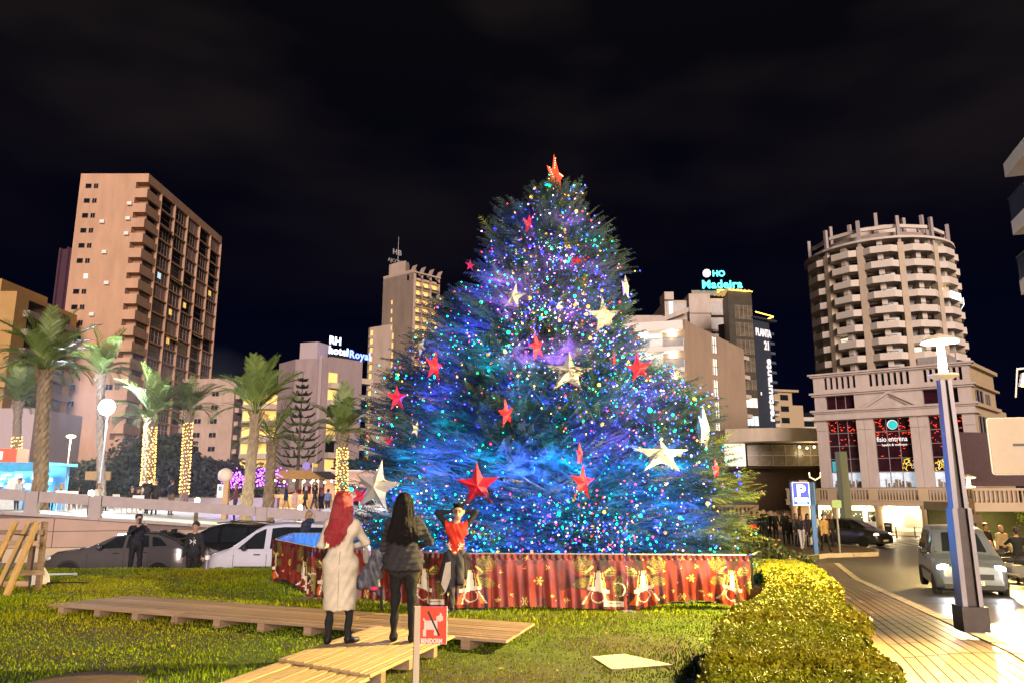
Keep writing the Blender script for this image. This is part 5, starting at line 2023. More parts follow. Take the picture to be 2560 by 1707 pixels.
# ================================================================ BARRIERS AND PRINTED BANNERS AROUND THE TREE
CL = [M('banner red', (.175, .019, .013), .42, var=.35, scale=5, spec=.5),
      M('banner maroon', (.075, .010, .012), .42, var=.45, scale=6, spec=.5),
      M('banner gold', (.58, .40, .10), .45, var=.3, scale=9),
      M('banner cream', (.66, .58, .44), .5, var=.15, scale=9),
      M('banner pine green', (.17, .16, .035), .5, var=.45, scale=22),
      M('banner orange red', (.52, .10, .02), .45, var=.25, scale=6),
      M('banner black', (.03, .015, .012), .45)]
FLAKES = [(.51, .49, .050), (.285, .40, .020), (.40, .40, .014), (.36, .22, .020), (.28, .14, .028), (.43, .10, .045), (.585, .21, .020), (.605, .12, .013), (.665, .14, .030),
          (.56, .75, .026), (.43, .73, .018), (.44, .92, .024), (.30, .66, .02)]


def banner_mat(s, t, asp):
    """printed picture: s along the banner 0-1, t up 0-1; asp = length over height"""
    m = np.where(vnoise(s * asp * 3.2, t * 1.1, 2.0, 3) > .66, 1, 0)
    m = np.where((t > .82) & (vnoise(s * asp * 9, t * 3, 1, 7) > .52), 1, m)
    for c0, sgn in ((.125, 1), (.845, -1)):
        x = (s - c0) * asp * sgn
        # maroon bow and drape behind the bell
        m = np.where((np.abs(x) < .30) & (t > .52) & (t < .98) & (vnoise(x * 7, t * 7, 1, 5) > .42), 1, m)
        m = np.where((np.abs(x) < .34) & (vnoise(x * 9 + 3, t * 6, 1, 6) > .72), 6, m)
        # pine sprigs
        for (px_, pt, a, L) in ((.14, .62, .62, .42), (.14, .52, -.30, .34), (-.30, .30, 1.9, .34), (.10, .84, .25, .32), (-.12, .60, 2.5, .26)):
            dx, dt = x - px_, t - pt
            u_ = dx * math.cos(a) + dt * math.sin(a)
            w_ = -dx * math.sin(a) + dt * math.cos(a)
            ins = (u_ > 0) & (u_ < L) & (np.abs(w_) < .09 * np.sin(np.clip(u_ / L, 0, 1) * PI) ** .5)
            m = np.where(ins & (np.sin((u_ - np.abs(w_) * 1.2) * 150) > -.25), 4, m)
        # ribbons
        for (xa, xb, ta, tb_, wd) in ((-.10, -.20, .32, .06, .05), (.14, .26, .32, .08, .045)):
            f_ = np.clip((ta - t) / (ta - tb_), 0, 1)
            xc = xa + (xb - xa) * f_
            ins = (t < ta) & (t > tb_) & (np.abs(x - xc) < wd * (.4 + f_))
            m = np.where(ins, 5, m)
            m = np.where(ins & (np.abs(x - xc - wd * (.4 + f_) * .8) < .018), 3, m)
        # gold bow streaks
        for (xa, ta, xb, tb_) in ((.10, .78, .24, .66), (.12, .62, .20, .36), (-.22, .74, -.12, .66)):
            L2 = math.hypot(xb - xa, tb_ - ta)
            ux, ut = (xb - xa) / L2, (tb_ - ta) / L2
            q1 = (x - xa) * ux + (t - ta) * ut
            q2 = -(x - xa) * ut + (t - ta) * ux
            m = np.where((q1 > 0) & (q1 < L2) & (np.abs(q2) < .020), 2, m)
        # bell
        hb_ = np.clip((t - .36) / .32, 0, 1)
        wb_ = .128 - .055 * hb_ ** 1.5
        ins = (t > .36) & (t < .70) & (np.abs(x) < wb_)
        m = np.where(ins, 2, m)
        m = np.where(ins & (np.abs(x) < wb_ * .55) & (t < .67), 3, m)
        m = np.where(ins & (np.abs(np.abs(x) - wb_ * .66) < .012), 6, m)
        rim = (np.abs(t - (.345 + .15 * x)) < .036) & (np.abs(x) < .20)
        m = np.where(rim, 3, m)
        # looped cord and a pine twig hanging by the bell
        rr_ = np.hypot(x - .02, (t - .22) * 1.1)
        m = np.where((np.abs(rr_ - .12) < .009) & (t < .3), 3, m)
        rr_ = np.hypot(x + .36, (t - .36))
        m = np.where((np.abs(rr_ - .12) < .012) & (x < -.30), 3, m)
        m = np.where((x < -.30) & (x > -.42) & (t < .45) & (vnoise(x * 40, t * 14, 1, 9) > .5), 4, m)
    for fs_, ft, r in FLAKES:
        x, y = (s - fs_) * asp, t - ft
        q = np.hypot(x, y)
        a = np.arctan2(y, x)
        k = np.abs(((a / (PI / 3)) % 1) - .5) * 2
        arm = (q < r * 1.9) & (k > 1 - .32 * r * 1.9 / np.maximum(q, .25 * r) * .55)
        br = (np.abs(q - r * 1.25) < r * .26) & (k > .50)
        m = np.where(arm | br | (q < r * .5), 2, m)
    m = np.where((s > .87) & (s < .98) & (t > .045) & (t < .145), 3, m)
    m = np.where((s > .885) & (s < .965) & (np.abs(t - .105) < .010), 4, m)
    return m


def banner(A, B, z0a, z0b, hgt, label, seed, sag=.0, print_=True, mat=None, folds=1.0, flip=False):
    L = math.hypot(B[0] - A[0], B[1] - A[1])
    nx, nz_ = int(L / .017), 60
    S_, T_ = np.meshgrid(np.linspace(0, 1, nx + 1), np.linspace(0, 1, nz_ + 1))
    ztop = (z0a * (1 - S_) + z0b * S_) + hgt
    low = .02 + sag * np.sin(PI * S_) ** 2 + .02 * vnoise(S_ * L, S_ * 0, 4, seed)
    z = ztop - (hgt - low) * (1 - T_)
    x = S_ * L
    am = .020 * folds * (1.15 - T_)
    y = am * np.sin(x * 16 + 3 * vnoise(x, T_, 1.5, seed)) + am * .8 * np.sin(x * 37 + seed + 2 * T_) + .05 * folds * (vnoise(x, T_ * 1.3, 1.6, seed) - .5) * (1.1 - T_) - .05 * sag * (1 - T_)
    y = y - .055 - .012 * folds * np.sin(x * 60) * (T_ > .9)
    V = np.stack([x, y, z], -1).reshape(-1, 3)
    i = np.arange((nx + 1) * (nz_ + 1)).reshape(nz_ + 1, nx + 1)
    F = np.stack([i[:-1, :-1], i[:-1, 1:], i[1:, 1:], i[1:, :-1]], -1).reshape(-1, 4)
    if print_:
        sc, tcn_ = (S_[:-1, :-1] + S_[1:, 1:]) / 2, (T_[:-1, :-1] + T_[1:, 1:]) / 2
        mi = banner_mat(sc, tcn_, L / hgt).reshape(-1)
        me = np_mesh('banner', V, F, CL, mi, smooth=True)
    else:
        me = np_mesh('banner', V, F, mat, smooth=True)
    o = link('banner', me, None, (A[0], A[1], 0), math.atan2(B[1] - A[1], B[0] - A[0]))
    return tag(o, label, 'banner', 'Christmas banners on the barriers')


def barrier(A, B, za, zb, h, label):
    r = empty('barrier', (A[0], A[1], 0), math.atan2(B[1] - A[1], B[0] - A[0]), label, 'barrier', 'steel barriers around the tree')
    L = math.hypot(B[0] - A[0], B[1] - A[1])
    for x, z in ((.035, za), (L - .035, zb)):
        MB().cbox((x, 0, z + h / 2), (.035, .035, h)).build('post', BLACKMETAL, r)
        MB().cbox((x, 0, z + .008), (.09, .50, .014)).build('foot_plate', GREYMETAL, r)
    MB().tube([(.035, 0, za + h), (L - .035, 0, zb + h)], .017, 8).build('top_rail', GREYMETAL, r)
    MB().tube([(.035, 0, za + .12), (L - .035, 0, zb + .12)], .012, 6).build('bottom_rail', BLACKMETAL, r)
    return r


FH = .885
fz = [(-5.12, 16.73), (-3.59, 14.12), (-1.05, 12.86), (1.87, 12.83), (4.02, 13.26)]
BL_ = ['left side banner in shade next to the blue lined barrier', 'banner directly behind the two standing women', 'middle banner with two golden bells and a big gold snowflake', 'brightest right banner hanging in loose folds']
for i in range(4):
    A_, B_ = fz[i], fz[i + 1]
    za, zb = float(lawn_z(*A_)), float(lawn_z(*B_))
    barrier(A_, B_, za, zb, FH, 'steel barrier holding the ' + BL_[i])
    banner(A_, B_, za, zb, FH, 'red printed Christmas ' + BL_[i], 3 + i, sag=(.16, .05, .03, .14)[i], folds=(1.4, 1.1, .75, 1.3)[i])
EE = ground(1903, 1444, -.87)
za, zb = float(lawn_z(4.06, 13.3)), float(lawn_z(EE.x, EE.y))
rr2 = barrier((4.10, 13.30), (EE.x, EE.y), za, zb, FH, 'open steel barrier running back to the flowering shrub without a banner')
BLUESH = M('blue banner reverse', (.06, .22, .55), .5, var=.1)
HH, II = (-5.45, 19.05), (-2.6, 20.9)
barrier((-5.12, 16.76), HH, 0, 0, FH, 'barrier at the left rear corner seen from inside')
banner((-5.12, 16.76), HH, 0, 0, FH, 'pale blue reverse of the left rear banner', 11, print_=False, mat=M('lilac banner reverse', (.25, .28, .50), .5, var=.1))
barrier(HH, II, 0, -.1, FH, 'rear barrier in front of the white van')
banner(HH, II, 0, -.1, FH, 'bright blue reverse of the rear banner before the white van', 12, print_=False, mat=BLUESH)
MB().cbox((0, 0, .05), (.32, .6, .10)).build
blk = MB().cbox((0, 0, .17), (.34, .30, .34)).cbox((0, -.02, .37), (.26, .22, .06))
bo = blk.build('counterweight', BLACKMETAL, None, (4.18, 12.98, float(lawn_z(4.18, 12.98))), .3)
tag(bo, 'black counterweight block at the right end of the red banners', 'counterweight')

# ================================================================ NO DOGS SIGN
sgn = empty('no_dogs_sign', (-.905, 7.52, 0), 0, 'red no dogs sign on a pale wooden post beside the walkway', 'sign')
PT = at(1044, 1514, 7.52).z
MB().cbox((0, 0, PT / 2), (.055, .055, PT)).build('post', M('pale planed post', (.58, .47, .33), .7, var=.12, scale=4, stretch=(8, 8, .6)), sgn, rot=.25)
SR = M('red sign face', (.66, .075, .035), .4, var=.05)
SRW = M('white sign print', (.80, .74, .62), .5, var=.05)
pw_, ph_ = .255, .335
pz = at(1084, 1561, 7.5).z
pn = MB().cbox((0, 0, 0), (pw_, .012, ph_)).build('panel', SR, sgn, (.03 + pw_ / 2, -.02, pz), -.06)
MB().box(-pw_ / 2, -.008, -ph_ / 2 - .002, pw_ / 2 + .004, .008, -ph_ / 2 + .0).box(pw_ / 2, -.008, -ph_ / 2, pw_ / 2 + .005, .008, ph_ / 2).build('edge_trim', SRW, pn)
db = MB()


def pp(x, y):
    return ((x - 405) / 480 * pw_, -(y - 465) / 655 * ph_)


def in_dog(x, y):
    if 245 < x < 485 and 378 < y < 548:
        return True
    if 228 < x < 288 and 540 < y < 665 or 430 < x < 490 and 540 < y < 652:
        return True
    if 212 < x < 262 and abs((y - 345) - (x - 215) * 1.0) < 22:
        return True
    if 470 < x < 582 and abs(y - 345) < 55 - abs(x - 525) * .25:
        return True
    return 505 < x < 560 and 235 < y < 320 and abs(x - 540) < (y - 225) * .35


for x in range(212, 600, 20):
    for y in range(235, 670, 20):
        if in_dog(x, y):
            a, b2 = pp(x, y)
            db.cbox((a, -.0075, b2), (.0088, .003, .0088))
tag(db.build('dog_pictogram', SRW, pn), kind='stuff')
a, b2 = pp(415, 435)
MB().cbox((0, 0, 0), (.016, .004, .245), rot=None).build('slash_bar', BLACKMETAL, pn, (a, -.011, b2), (0, -R_(27), 0))
text('lettering', 'BENIDORM', SRW, pn, (-pw_ / 2 + .012, -.0075, -ph_ / 2 + .006), (PI / 2, 0, 0), .058, .0015, .0022).scale = (.70, 1, 1)

# ================================================================ STREET LAMPS
LAMPM = M('brushed lamp steel', (.17, .16, .165), .45, .55, var=.2, scale=4, stretch=(1, 1, .2))
LAMPD = M('dark bronze lamp steel', (.055, .045, .040), .5, .3, var=.25, scale=5)
GLOW = M('lamp beam glass', (1, .85, .5), .4, emit=(1.0, .70, .26), es=11, var=0)
DISC = M('lamp reflector disc', (.75, .70, .60), .4, emit=(1.0, .62, .20), es=.35, var=.05)


def street_lamp(x, y, z, h1, h2, label, power, k=1., detail=True):
    r = empty('street_lamp', (x, y, z), R_(-8), label, 'street lamp', 'tall street lamps with reflector discs')
    MB().cbox((0, 0, .175), (.36, .36, .35)).build('base_box', LAMPD, r)
    b = MB()
    for (za, zb, w0, w1) in ((.35, 1.75, .285, .27), (1.75, h1, .215, .165)):
        for sx_, w in ((-1, .07), (1, .06)):
            q = []
            for z_, wd in ((za, w0), (zb, w1)):
                x0, x1 = (-wd / 2, -wd / 2 + w) if sx_ < 0 else (wd / 2 - w, wd / 2)
                q += [(x0, -wd * .45, z_), (x1, -wd * .45, z_), (x1, wd * .45, z_), (x0, wd * .45, z_)]
            b.add(q, [(0, 1, 5, 4), (1, 2, 6, 5), (2, 3, 7, 6), (3, 0, 4, 7), (4, 5, 6, 7), (3, 2, 1, 0)])
    b.build('pole', LAMPM, r)
    b = MB()
    for (za, zb, w0, w1) in ((.35, 1.76, .15, .14), (1.74, h1 - .02, .08, .05)):
        b.add([(-w0 / 2, -w0 * .5, za), (w0 / 2, -w0 * .5, za), (w0 / 2, w0 * .5, za), (-w0 / 2, w0 * .5, za), (-w1 / 2, -w1 * .5, zb), (w1 / 2, -w1 * .5, zb), (w1 / 2, w1 * .5, zb), (-w1 / 2, w1 * .5, zb)],
              [(0, 1, 5, 4), (1, 2, 6, 5), (2, 3, 7, 6), (3, 0, 4, 7)])
    b.build('pole_web', LAMPD, r)
    MB().lathe([(.09, h1 - .06), (.215, h1), (.215, h1 + .03), (.07, h1 + .05)], n=20).build('collar_ring', DISC, r)
    MB().tube([(0, 0, h1 + .05), (0, 0, h2 - .02)], [.045, .032], 12).build('light_column', GLOW, r)
    MB().lathe([(.02, h2 + .12), (.20, h2 + .05), (.275, h2 + .0), (.265, h2 - .02), (.05, h2)], n=24).build('reflector_disc', DISC, r, smooth=40)
    for a in (0, 2.1, 4.2):
        MB().tube([(.07 * math.cos(a), .07 * math.sin(a), h1), (.05 * math.cos(a), .05 * math.sin(a), h2)], .006, 4).build('stay', GREYMETAL, r)
    lamp('lamp_light', 'POINT', (0, -.10, h2 - .16), power, (1.0, .71, .25), r, .12)
    return r


zl = -.10
street_lamp(6.74, 11.58, zl, at(2352, 940, 11.58).z - zl, at(2345, 853, 11.58).z - zl, 'big street lamp with a glowing reflector disc at the right foreground', 21000)
p2 = ground(2418, 1395, -1.12)
yy = 31.5
pl = at(2418, 1180, yy)
l2 = street_lamp(pl.x, yy, -1.15, at(2420, 1218, yy).z + 1.15, at(2420, 1192, yy).z + 1.15, 'second street lamp with traffic signs on its pole beside the raised terrace', 9000)
MB().lathe([(0, 0), (.24, 0), (.24, .03)], n=20).build('round_sign', GREYMETAL, l2, (-.1, -.14, 2.55), (PI / 2, 0, .5))
MB().cbox((0, -.12, 1.95), (.62, .03, .34)).build('plate_sign', GREYMETAL, l2)

# ================================================================ SIGN POSTS ON THE CROWDED ISLAND
ps = empty('parking_sign', (14.35, 36.6, -1.02), R_(-6), 'blue illuminated parking sign on a blue post', 'sign')
BLUEP = M('blue painted steel', (.03, .11, .36), .45, var=.08)
PBLUE = M('backlit blue sign', (.02, .05, .6), .4, emit=(.008, .020, .62), es=.95, var=.05)
PWHITE = M('backlit white print', (.9, .9, .9), .4, emit=(.9, .92, 1.0), es=1.3, var=0)
PGREEN = M('green display', (.1, .9, .4), .4, emit=(.10, 1.0, .42), es=2.6, var=0)
q0, q1 = at(1980, 1204, 36.6), at(2024, 1262, 36.6)
zt_, zb_ = q0.z + 1.02, q1.z + 1.02
MB().cbox((0, 0, zt_ / 2), (.20, .16, zt_)).build('post', BLUEP, ps)
cx2 = (q0.x + q1.x) / 2 - 14.35
wd = q1.x - q0.x
MB().cbox((cx2 + .1, .05, (zt_ + zb_) / 2), (wd + .35, .26, zt_ - zb_)).build('sign_box', BLUEP, ps)
MB().cbox((cx2, -.10, (zt_ + zb_) / 2), (wd + .02, .02, zt_ - zb_)).build('face_border', PWHITE, ps)
MB().cbox((cx2, -.115, (zt_ + zb_) / 2), (wd - .04, .02, zt_ - zb_ - .06)).build('face', PBLUE, ps)
text('letter', 'P', PWHITE, ps, (cx2 - .21, -.135, zb_ + .40), (PI / 2, 0, 0), .80, .006, .03)
MB().cbox((cx2, -.13, zb_ + .265), (wd - .14, .015, .18)).build('text_bar', PWHITE, ps)
MB().cbox((cx2 + .02, -.13, zb_ + .10), (wd * .55, .015, .12)).build('display', PGREEN, ps)
gs_ = empty('road_sign', (15.6, 36.9, -1.02), R_(180), 'green grey back of a road sign on a thin pale pole', 'road sign')
zz = at(2090, 1248, 36.9).z + 1.02
MB().tube([(0, 0, 0), (0, 0, zz)], .055, 8).build('post', GREYMETAL, gs_)
MB().cbox((0, .06, zz - .2), (.46, .02, .36)).build('panel', M('green sign back', (.10, .19, .10), .5), gs_)
cm = empty('square_column', (at(2116, 1300, 50).x, 50, -1.4), .2, 'tall pale blue square column in front of the arcade', 'column')
hh = at(2108, 1128, 50).z + 1.4
MB().cbox((0, 0, hh / 2), (.52, .52, hh)).build('shaft', M('pale blue steel', (.40, .47, .48), .5, var=.1, scale=2), cm)
MB().cbox((.3, .05, hh / 2 - .02), (.08, .4, hh - .05)).build('side_fin', M('olive steel', (.26, .24, .16), .6), cm)
tl = empty('traffic_light', (at(2044, 1300, 41).x, 41, -1.05), 0, 'dark traffic light pole standing behind the parking sign', 'traffic light')
MB().tube([(0, 0, 0), (0, 0, 3.6)], .08, 8).build('post', BLACKMETAL, tl)
MB().cbox((-.05, -.14, 2.7), (.24, .22, .75)).build('signal_head', BLACKMETAL, tl)
MB().tube([(-.3, -.1, 3.95), (-.28, -.1, 3.7), (0, -.1, 3.55), (.28, -.1, 3.7), (.3, -.1, 3.95)], .04, 6).build('lamp_bowl', M('lamp bowl', (.9, .8, .6), .4, emit=(1, .8, .45), es=1.2), tl)
bt = MB().lathe([(.055, 0), (.055, .72), (.062, .74), (.055, .80), (.02, .82)], n=12)
bme = bt.mesh('bollard', LAMPM, smooth=40)
for u, lbl in ((2243, 'short steel bollard by the crossing, nearer the bin'), (2290, 'short steel bollard by the crossing, nearer the van')):
    P = at(u, 1356, 56)
    tag(link('bollard', bme, None, (P.x, 56, float(zright(56)) + .06)), lbl, 'bollard', 'bollards by the crossing')
    lb_ = MB()
bin_ = empty('litter_bin', Vector(fb.matrix_basis @ Vector((5.45, -.9, 0))) if False else (FA[0] + 5.35 * math.cos(fa) + 1.0 * math.sin(fa), FA[1] + 5.35 * math.sin(fa) - 1.0 * math.cos(fa), FZ + .14), fa, 'dark litter bin at the foot of an arcade column', 'litter bin')
MB().cbox((0, 0, .40), (.52, .45, .8)).build('body', BLACKMETAL, bin_)
MB().cbox((0, 0, .86), (.56, .5, .10)).build('lid', BLACKMETAL, bin_)
MB().cbox((0, -.24, .70), (.34, .03, .10)).build('label_plate', WHITEPAINT, bin_)
kb_ = empty('kiosk_board', (at(2186, 1300, 61).x - .3, 61, -1.55), fa, 'white information stand beside the arcade column', 'stand')
MB().cbox((0, 0, .55), (.7, .3, 1.1)).build('panel', WHITEPAINT, kb_)
MB().cbox((0, -.16, .6), (.5, .02, .5)).build('poster', M('pale poster', (.4, .55, .7), .5, emit=(.5, .65, .8), es=.2), kb_)

# white board and lamp box at the right edge
bb_ = empty('display_board', (at(2560, 1100, 21.0).x + .40, 21.0, -.95), R_(-12), 'white rounded back of a display board cut by the right edge', 'display board')
zb0, zb1 = at(2500, 1185, 21.0).z + .95, at(2500, 1043, 21.0).z + .95
pts = []
wv, hv = 1.36, zb1 - zb0
for (cxx, czz, a0) in ((wv - .08, .08, -90), (wv - .08, hv - .08, 0), (.08, hv - .08, 90), (.08, .08, 180)):
    for j_ in range(4):
        a = R_(a0 + 30 * j_)
        pts.append((cxx + .08 * math.cos(a) - 1.24, zb0 + czz + .08 * math.sin(a)))
MB().prism(pts, -.06, .06, axis='y').build('panel', M('white coated panel', (.27, .23, .21), .5, var=.06), bb_)
MB().prism([(x * 1.015 + .0, zb0 + (z - zb0) * 1.015 - .01) for x, z in pts], -.03, .03, axis='y').build('rim', WHITEPAINT, bb_)
lm = MB()
lm.box(-.68, -.068, zb0 + .78, -.40, -.062, zb0 + .85)
lm.add([(-.40, -.066, zb0 + .765), (-.29, -.066, zb0 + .815), (-.40, -.066, zb0 + .865)], [(0, 1, 2)])
lm.build('maker_mark', BLACKMETAL, bb_)
MB().box(-.40, -.066, zb0 + .06, -.30, -.062, zb0 + .075).build('small_mark', BLACKMETAL, bb_)
MB().cbox((.35, .12, zb0 / 2 + .3), (.12, .12, zb0 + .6)).build('post', GREYMETAL, bb_)
fx = empty('floodlight_box', at(2562, 950, 19.5), R_(-20), 'white floodlight housing hanging at the right edge', 'floodlight')
MB().cbox((0, 0, 0), (.20, .22, .34), rot=Matrix.Rotation(.25, 3, 'Y')).build('housing', M('pale blue housing', (.55, .62, .75), .4), fx)
MB().add([(-.30, -.1, -.45), (-.18, -.1, .32), (.1, -.1, .34), (.1, -.1, .29), (-.15, -.1, .27), (-.26, -.1, -.45)], [(0, 5, 4, 3, 2, 1)]).build('visor', M('pale grey visor', (.30, .32, .40), .4), fx)
MB().tube([(.1, 0, .1), (.8, 0, .1)], .04, 6).build('arm', GREYMETAL, fx)
MB().tube([(.8, 0, -5.6), (.8, 0, .6)], .06, 8).build('mast', GREYMETAL, fx)
aw = empty('awning', at(2455, 1150, 45.0), R_(-20), 'dark purple fabric awning below the side wing', 'awning')
b = MB()
b.add([(-1.2, 0, -1.3), (3.4, 0, -1.3), (3.0, 2.4, 1.7), (-1.2, 2.4, 1.9), (-1.2, .06, -1.5), (3.4, .06, -1.5)], [(0, 1, 2, 3), (4, 5, 1, 0)])
b.build('canvas', M('purple brown canvas', (.11, .07, .085), .8, var=.15), aw)
MB().tube([(-1.2, 0, -1.3), (-1.2, 2.4, -1.2)], .04, 5).tube([(3.4, 0, -1.3), (3.4, 2.4, -1.2)], .04, 5).build('frame', GREYMETAL, aw)
na = empty('notice_board', at(2420, 1180, 47.0), R_(-25), 'carved stone scroll panel and ochre board on the corner pillar', 'notice board')
MB().cbox((0, 0, .35), (2.3, .15, .75)).build('panel', M('ochre board', (.42, .25, .10), .8), na)
MB().cbox((.3, -.05, -.4), (2.7, .2, .7)).build('scroll_panel', M('pale scroll stone', (.5, .45, .40), .8), na)
sp_ = MB()
for cxx in (-.4, .7):
    sp_.tube([(cxx + .26 * (1 - i / 16) * math.cos(i * .7), -.17, -.4 + .26 * (1 - i / 16) * math.sin(i * .7)) for i in range(14)], .03, 4)
sp_.build('scroll_carving', M('scroll shade', (.25, .22, .2), .8), na)

# ================================================================ ODDS AND ENDS ON THE LAWN
cv = [ground(u, v, .02) for u, v in [(1480, 1640), (1560, 1633), (1682, 1660), (1530, 1672)]]
tag(MB().prism([(p.x, p.y) for p in cv], -.05, .022).build('manhole_slab', M('old concrete slab', (.50, .42, .30), .8, var=.2, scale=4)), 'cracked pale concrete slab set in the lawn', 'slab')
pt_ = ground(229, 1700, 0)
tag(MB().lathe([(.62, .0), (.5, .03), (.2, .05), (.0, .05)], n=20).build('bare_earth', M('bare earth', (.12, .075, .035), .95, var=.3, scale=8, bump=.5), None, (pt_.x, pt_.y - .2, 0)), kind='structure')
pp_ = ground(107, 1437, .03)
tag(MB().tube([(0, 0, 0), (.72, .10, .0)], .022, 8).tube([(.66, .09, 0), (.72, .10, 0)], .032, 8).build('plastic_pipe', M('pale blue plastic', (.45, .55, .6), .4), None, (pp_.x, pp_.y, .05)), 'pale plastic pipe lying on the lawn near the grey car', 'pipe')
lf = empty('site_floodlight', ground(88, 1461, 0), R_(0), 'white floodlight box lying on the lawn and shining left', 'floodlight')
MB().add([(-.24, -.1, .0), (.20, -.14, .02), (.17, -.12, .14), (.02, -.06, .30), (-.24, .3, .0), (.18, .22, .02), (.15, .22, .16), (.0, .26, .33)],
         [(0, 1, 2, 3), (7, 6, 5, 4), (3, 2, 6, 7), (2, 1, 5, 6), (0, 4, 5, 1)]).build('housing', WHITEPAINT, lf)
MB().add([(-.23, -.06, .03), (.0, -.03, .29), (-.02, .22, .31), (-.23, .26, .03)], [(0, 1, 2, 3)]).build('lens', M('flood lens', (1, 1, .8), .3, emit=(1, .95, .62), es=9, var=0), lf)
MB().tube([(.18, .1, .03), (.6, .3, .02), (1.0, .2, .02)], .012, 5).build('cable', BLACKMETAL, lf)
lamp('flood_light', 'AREA', (-.16, .1, .18), 34, (1, .86, .45), lf, .22, (0, R_(-118), 0))
tb_ = empty('timber_trestle', ground(18, 1492, 0), 0, 'leaning pale timber trestle at the left edge of the lawn', 'trestle')
for (x, y, tx, tyv, nm, m_) in ((-.06, 0, .155, .35, 'post', WOODP), (-.30, .05, -.03, .4, 'post', WOODP), (-.02, .9, .20, .5, 'post', WOODD), (-.28, .95, .0, .55, 'post', WOODD), (-.55, .05, -.30, .4, 'post', WOODP)):
    MB().add([(x - .045, y, 0), (x + .045, y, 0), (x + .045, y + .09, 0), (x - .045, y + .09, 0), (tx - .04, tyv, 1.33), (tx + .04, tyv, 1.33), (tx + .04, tyv + .08, 1.33), (tx - .04, tyv + .08, 1.33)],
             [(0, 1, 5, 4), (1, 2, 6, 5), (2, 3, 7, 6), (3, 0, 4, 7), (4, 5, 6, 7)]).build('post', m_, tb_)
for z, y0, x0 in ((.22, .06, -.6), (.93, .25, -.6), (1.13, .32, -.6)):
    MB().cbox((-.22, y0 + .13, z), (.9, .05, .09)).build('rail', WOODD, tb_)
MB().cbox((-.2, .7, .36), (.8, .06, .09)).build('rail', WOODD, tb_)
MB().tube([(-.2, .3, 1.1), (.15, .32, 1.08)], .01, 4).build('rope', BLACKMETAL, tb_)
bl_o = empty('bollard', at(517, 1415, 19.3) * 1.0, 0, 'grey bollard with a pale band in front of the white van', 'bollard')
bl_o.location.z = -.1
MB().lathe([(.055, -.2), (.055, .44), (.058, .46)], n=12).build('post', GREYMETAL, bl_o)
MB().lathe([(.06, .34), (.06, .44)], n=12).build('band', WHITEPAINT, bl_o)
MB().lathe([(.058, .46), (.06, .54), (.04, .56)], n=12).build('cap', LAMPM, bl_o)

lb = MB()
r2 = random.Random(12)
for k in range(46):
    x, y = r2.uniform(-6, 3.2), r2.uniform(7.2, 13)
    q = Matrix.Rotation(r2.uniform(0, 6), 3, 'Z') @ Matrix.Rotation(r2.uniform(-.5, .5), 3, 'X')
    s = r2.uniform(.018, .045)
    lb.add([Vector((x, y, .045)) + q @ Vector(p) for p in ((-s, 0, 0), (0, -s * .45, .004), (s * 1.2, 0, 0), (0, s * .45, .004))], [(0, 1, 2, 3)])
tag(lb.build('fallen_leaves', M('fallen leaf', (.42, .30, .06), .7, island=.5)), kind='stuff')

# ================================================================ PROMENADE FURNITURE
WHP = M('white plastic', (.78, .77, .74), .4, var=.04)
BLG = M('bollard lamp head', (1, 1, .8), .4, emit=(1.0, .96, .66), es=16, var=0)
bp_me = MB().lathe([(.085, 0), (.075, .72), (.085, .74)], n=10).mesh('post', M('bollard brown', (.10, .08, .06), .6))
bh_me = MB().lathe([(.085, .74), (.095, .78), (.095, .92), (.04, .97)], n=12).mesh('lamp_head', BLG, smooth=True)
for u, Y, lbl in ((222, 30.2, 'glowing bollard lamp at the left by the plastic chairs'), (489, 31.6, 'glowing bollard lamp between the stone sphere and the glowing palms'), (748, 33.0, 'glowing bollard lamp behind the woman in the dark puffer coat')):
    P = prom_pt(u, Y)
    r = empty('bollard_lamp', P, 0, lbl, 'bollard lamp', 'bollard lamps on the promenade')
    link('post', bp_me, r)
    link('lamp_head', bh_me, r)
    lamp('lamp_light', 'POINT', (0, 0, 1.12), 300, (1.0, .97, .70), r, .1)
P = prom_pt(244, 43)
fl = empty('floodlight_mast', P, 0, 'blazing white floodlight cluster on a thin mast beside the slim palm', 'floodlight')
zf_ = at(245, 1018, 43).z - P.z
MB().tube([(0, 0, 0), (0, 0, zf_)], [.07, .05], 8).build('mast', GREYMETAL, fl)
FLG = M('floodlight glass', (1, 1, 1), .4, emit=(.80, .92, 1.0), es=40, var=0)
for a, dz in ((0, 0),):
    o = MB().ball((0, 0, 0), .46, 18, sq=(1, .6, 1)).build('lamp_head', FLG, fl, (a * .35, -.18, zf_ + dz), smooth=True)
lamp('flood_light', 'POINT', (0, -.55, zf_), 9000, (.80, .90, 1.0), fl, .3)
P = at(171, 1150, 70)
sl2 = empty('street_lamp', (P.x, 70, .6), 0, 'distant white street lamp with a warm head at the foot of the salmon tower', 'street lamp')
zs2 = at(171, 1090, 70).z - .6
MB().tube([(0, 0, 0), (0, 0, zs2)], [.09, .06], 8).build('pole', WHITEPAINT, sl2)
MB().ball((0, 0, zs2), .34, 8, sq=(1.3, 1, .45)).build('lamp_head', M('warm street head', (1, .8, .5), .4, emit=(1, .74, .34), es=14, var=0), sl2)
lamp('lamp_light', 'POINT', (0, -.3, zs2 - .5), 1200, (1, .68, .36), sl2, .2)
P = prom_pt(556, 39)
sp2 = empty('stone_sphere', P, 0, 'big stone sphere on a pillar with a white poster', 'sculpture')
zc_ = at(556, 1187, 39).z - P.z
MB().cbox((.10, 0, zc_ / 2 - .15), (.26, .26, zc_ - .3)).build('pillar', M('tan pillar', (.40, .27, .15), .8), sp2)
MB().ball((0, 0, zc_), .375, 20).build('ball', M('pale stone ball', (.55, .47, .42), .8, var=.1, scale=6), sp2, smooth=True)
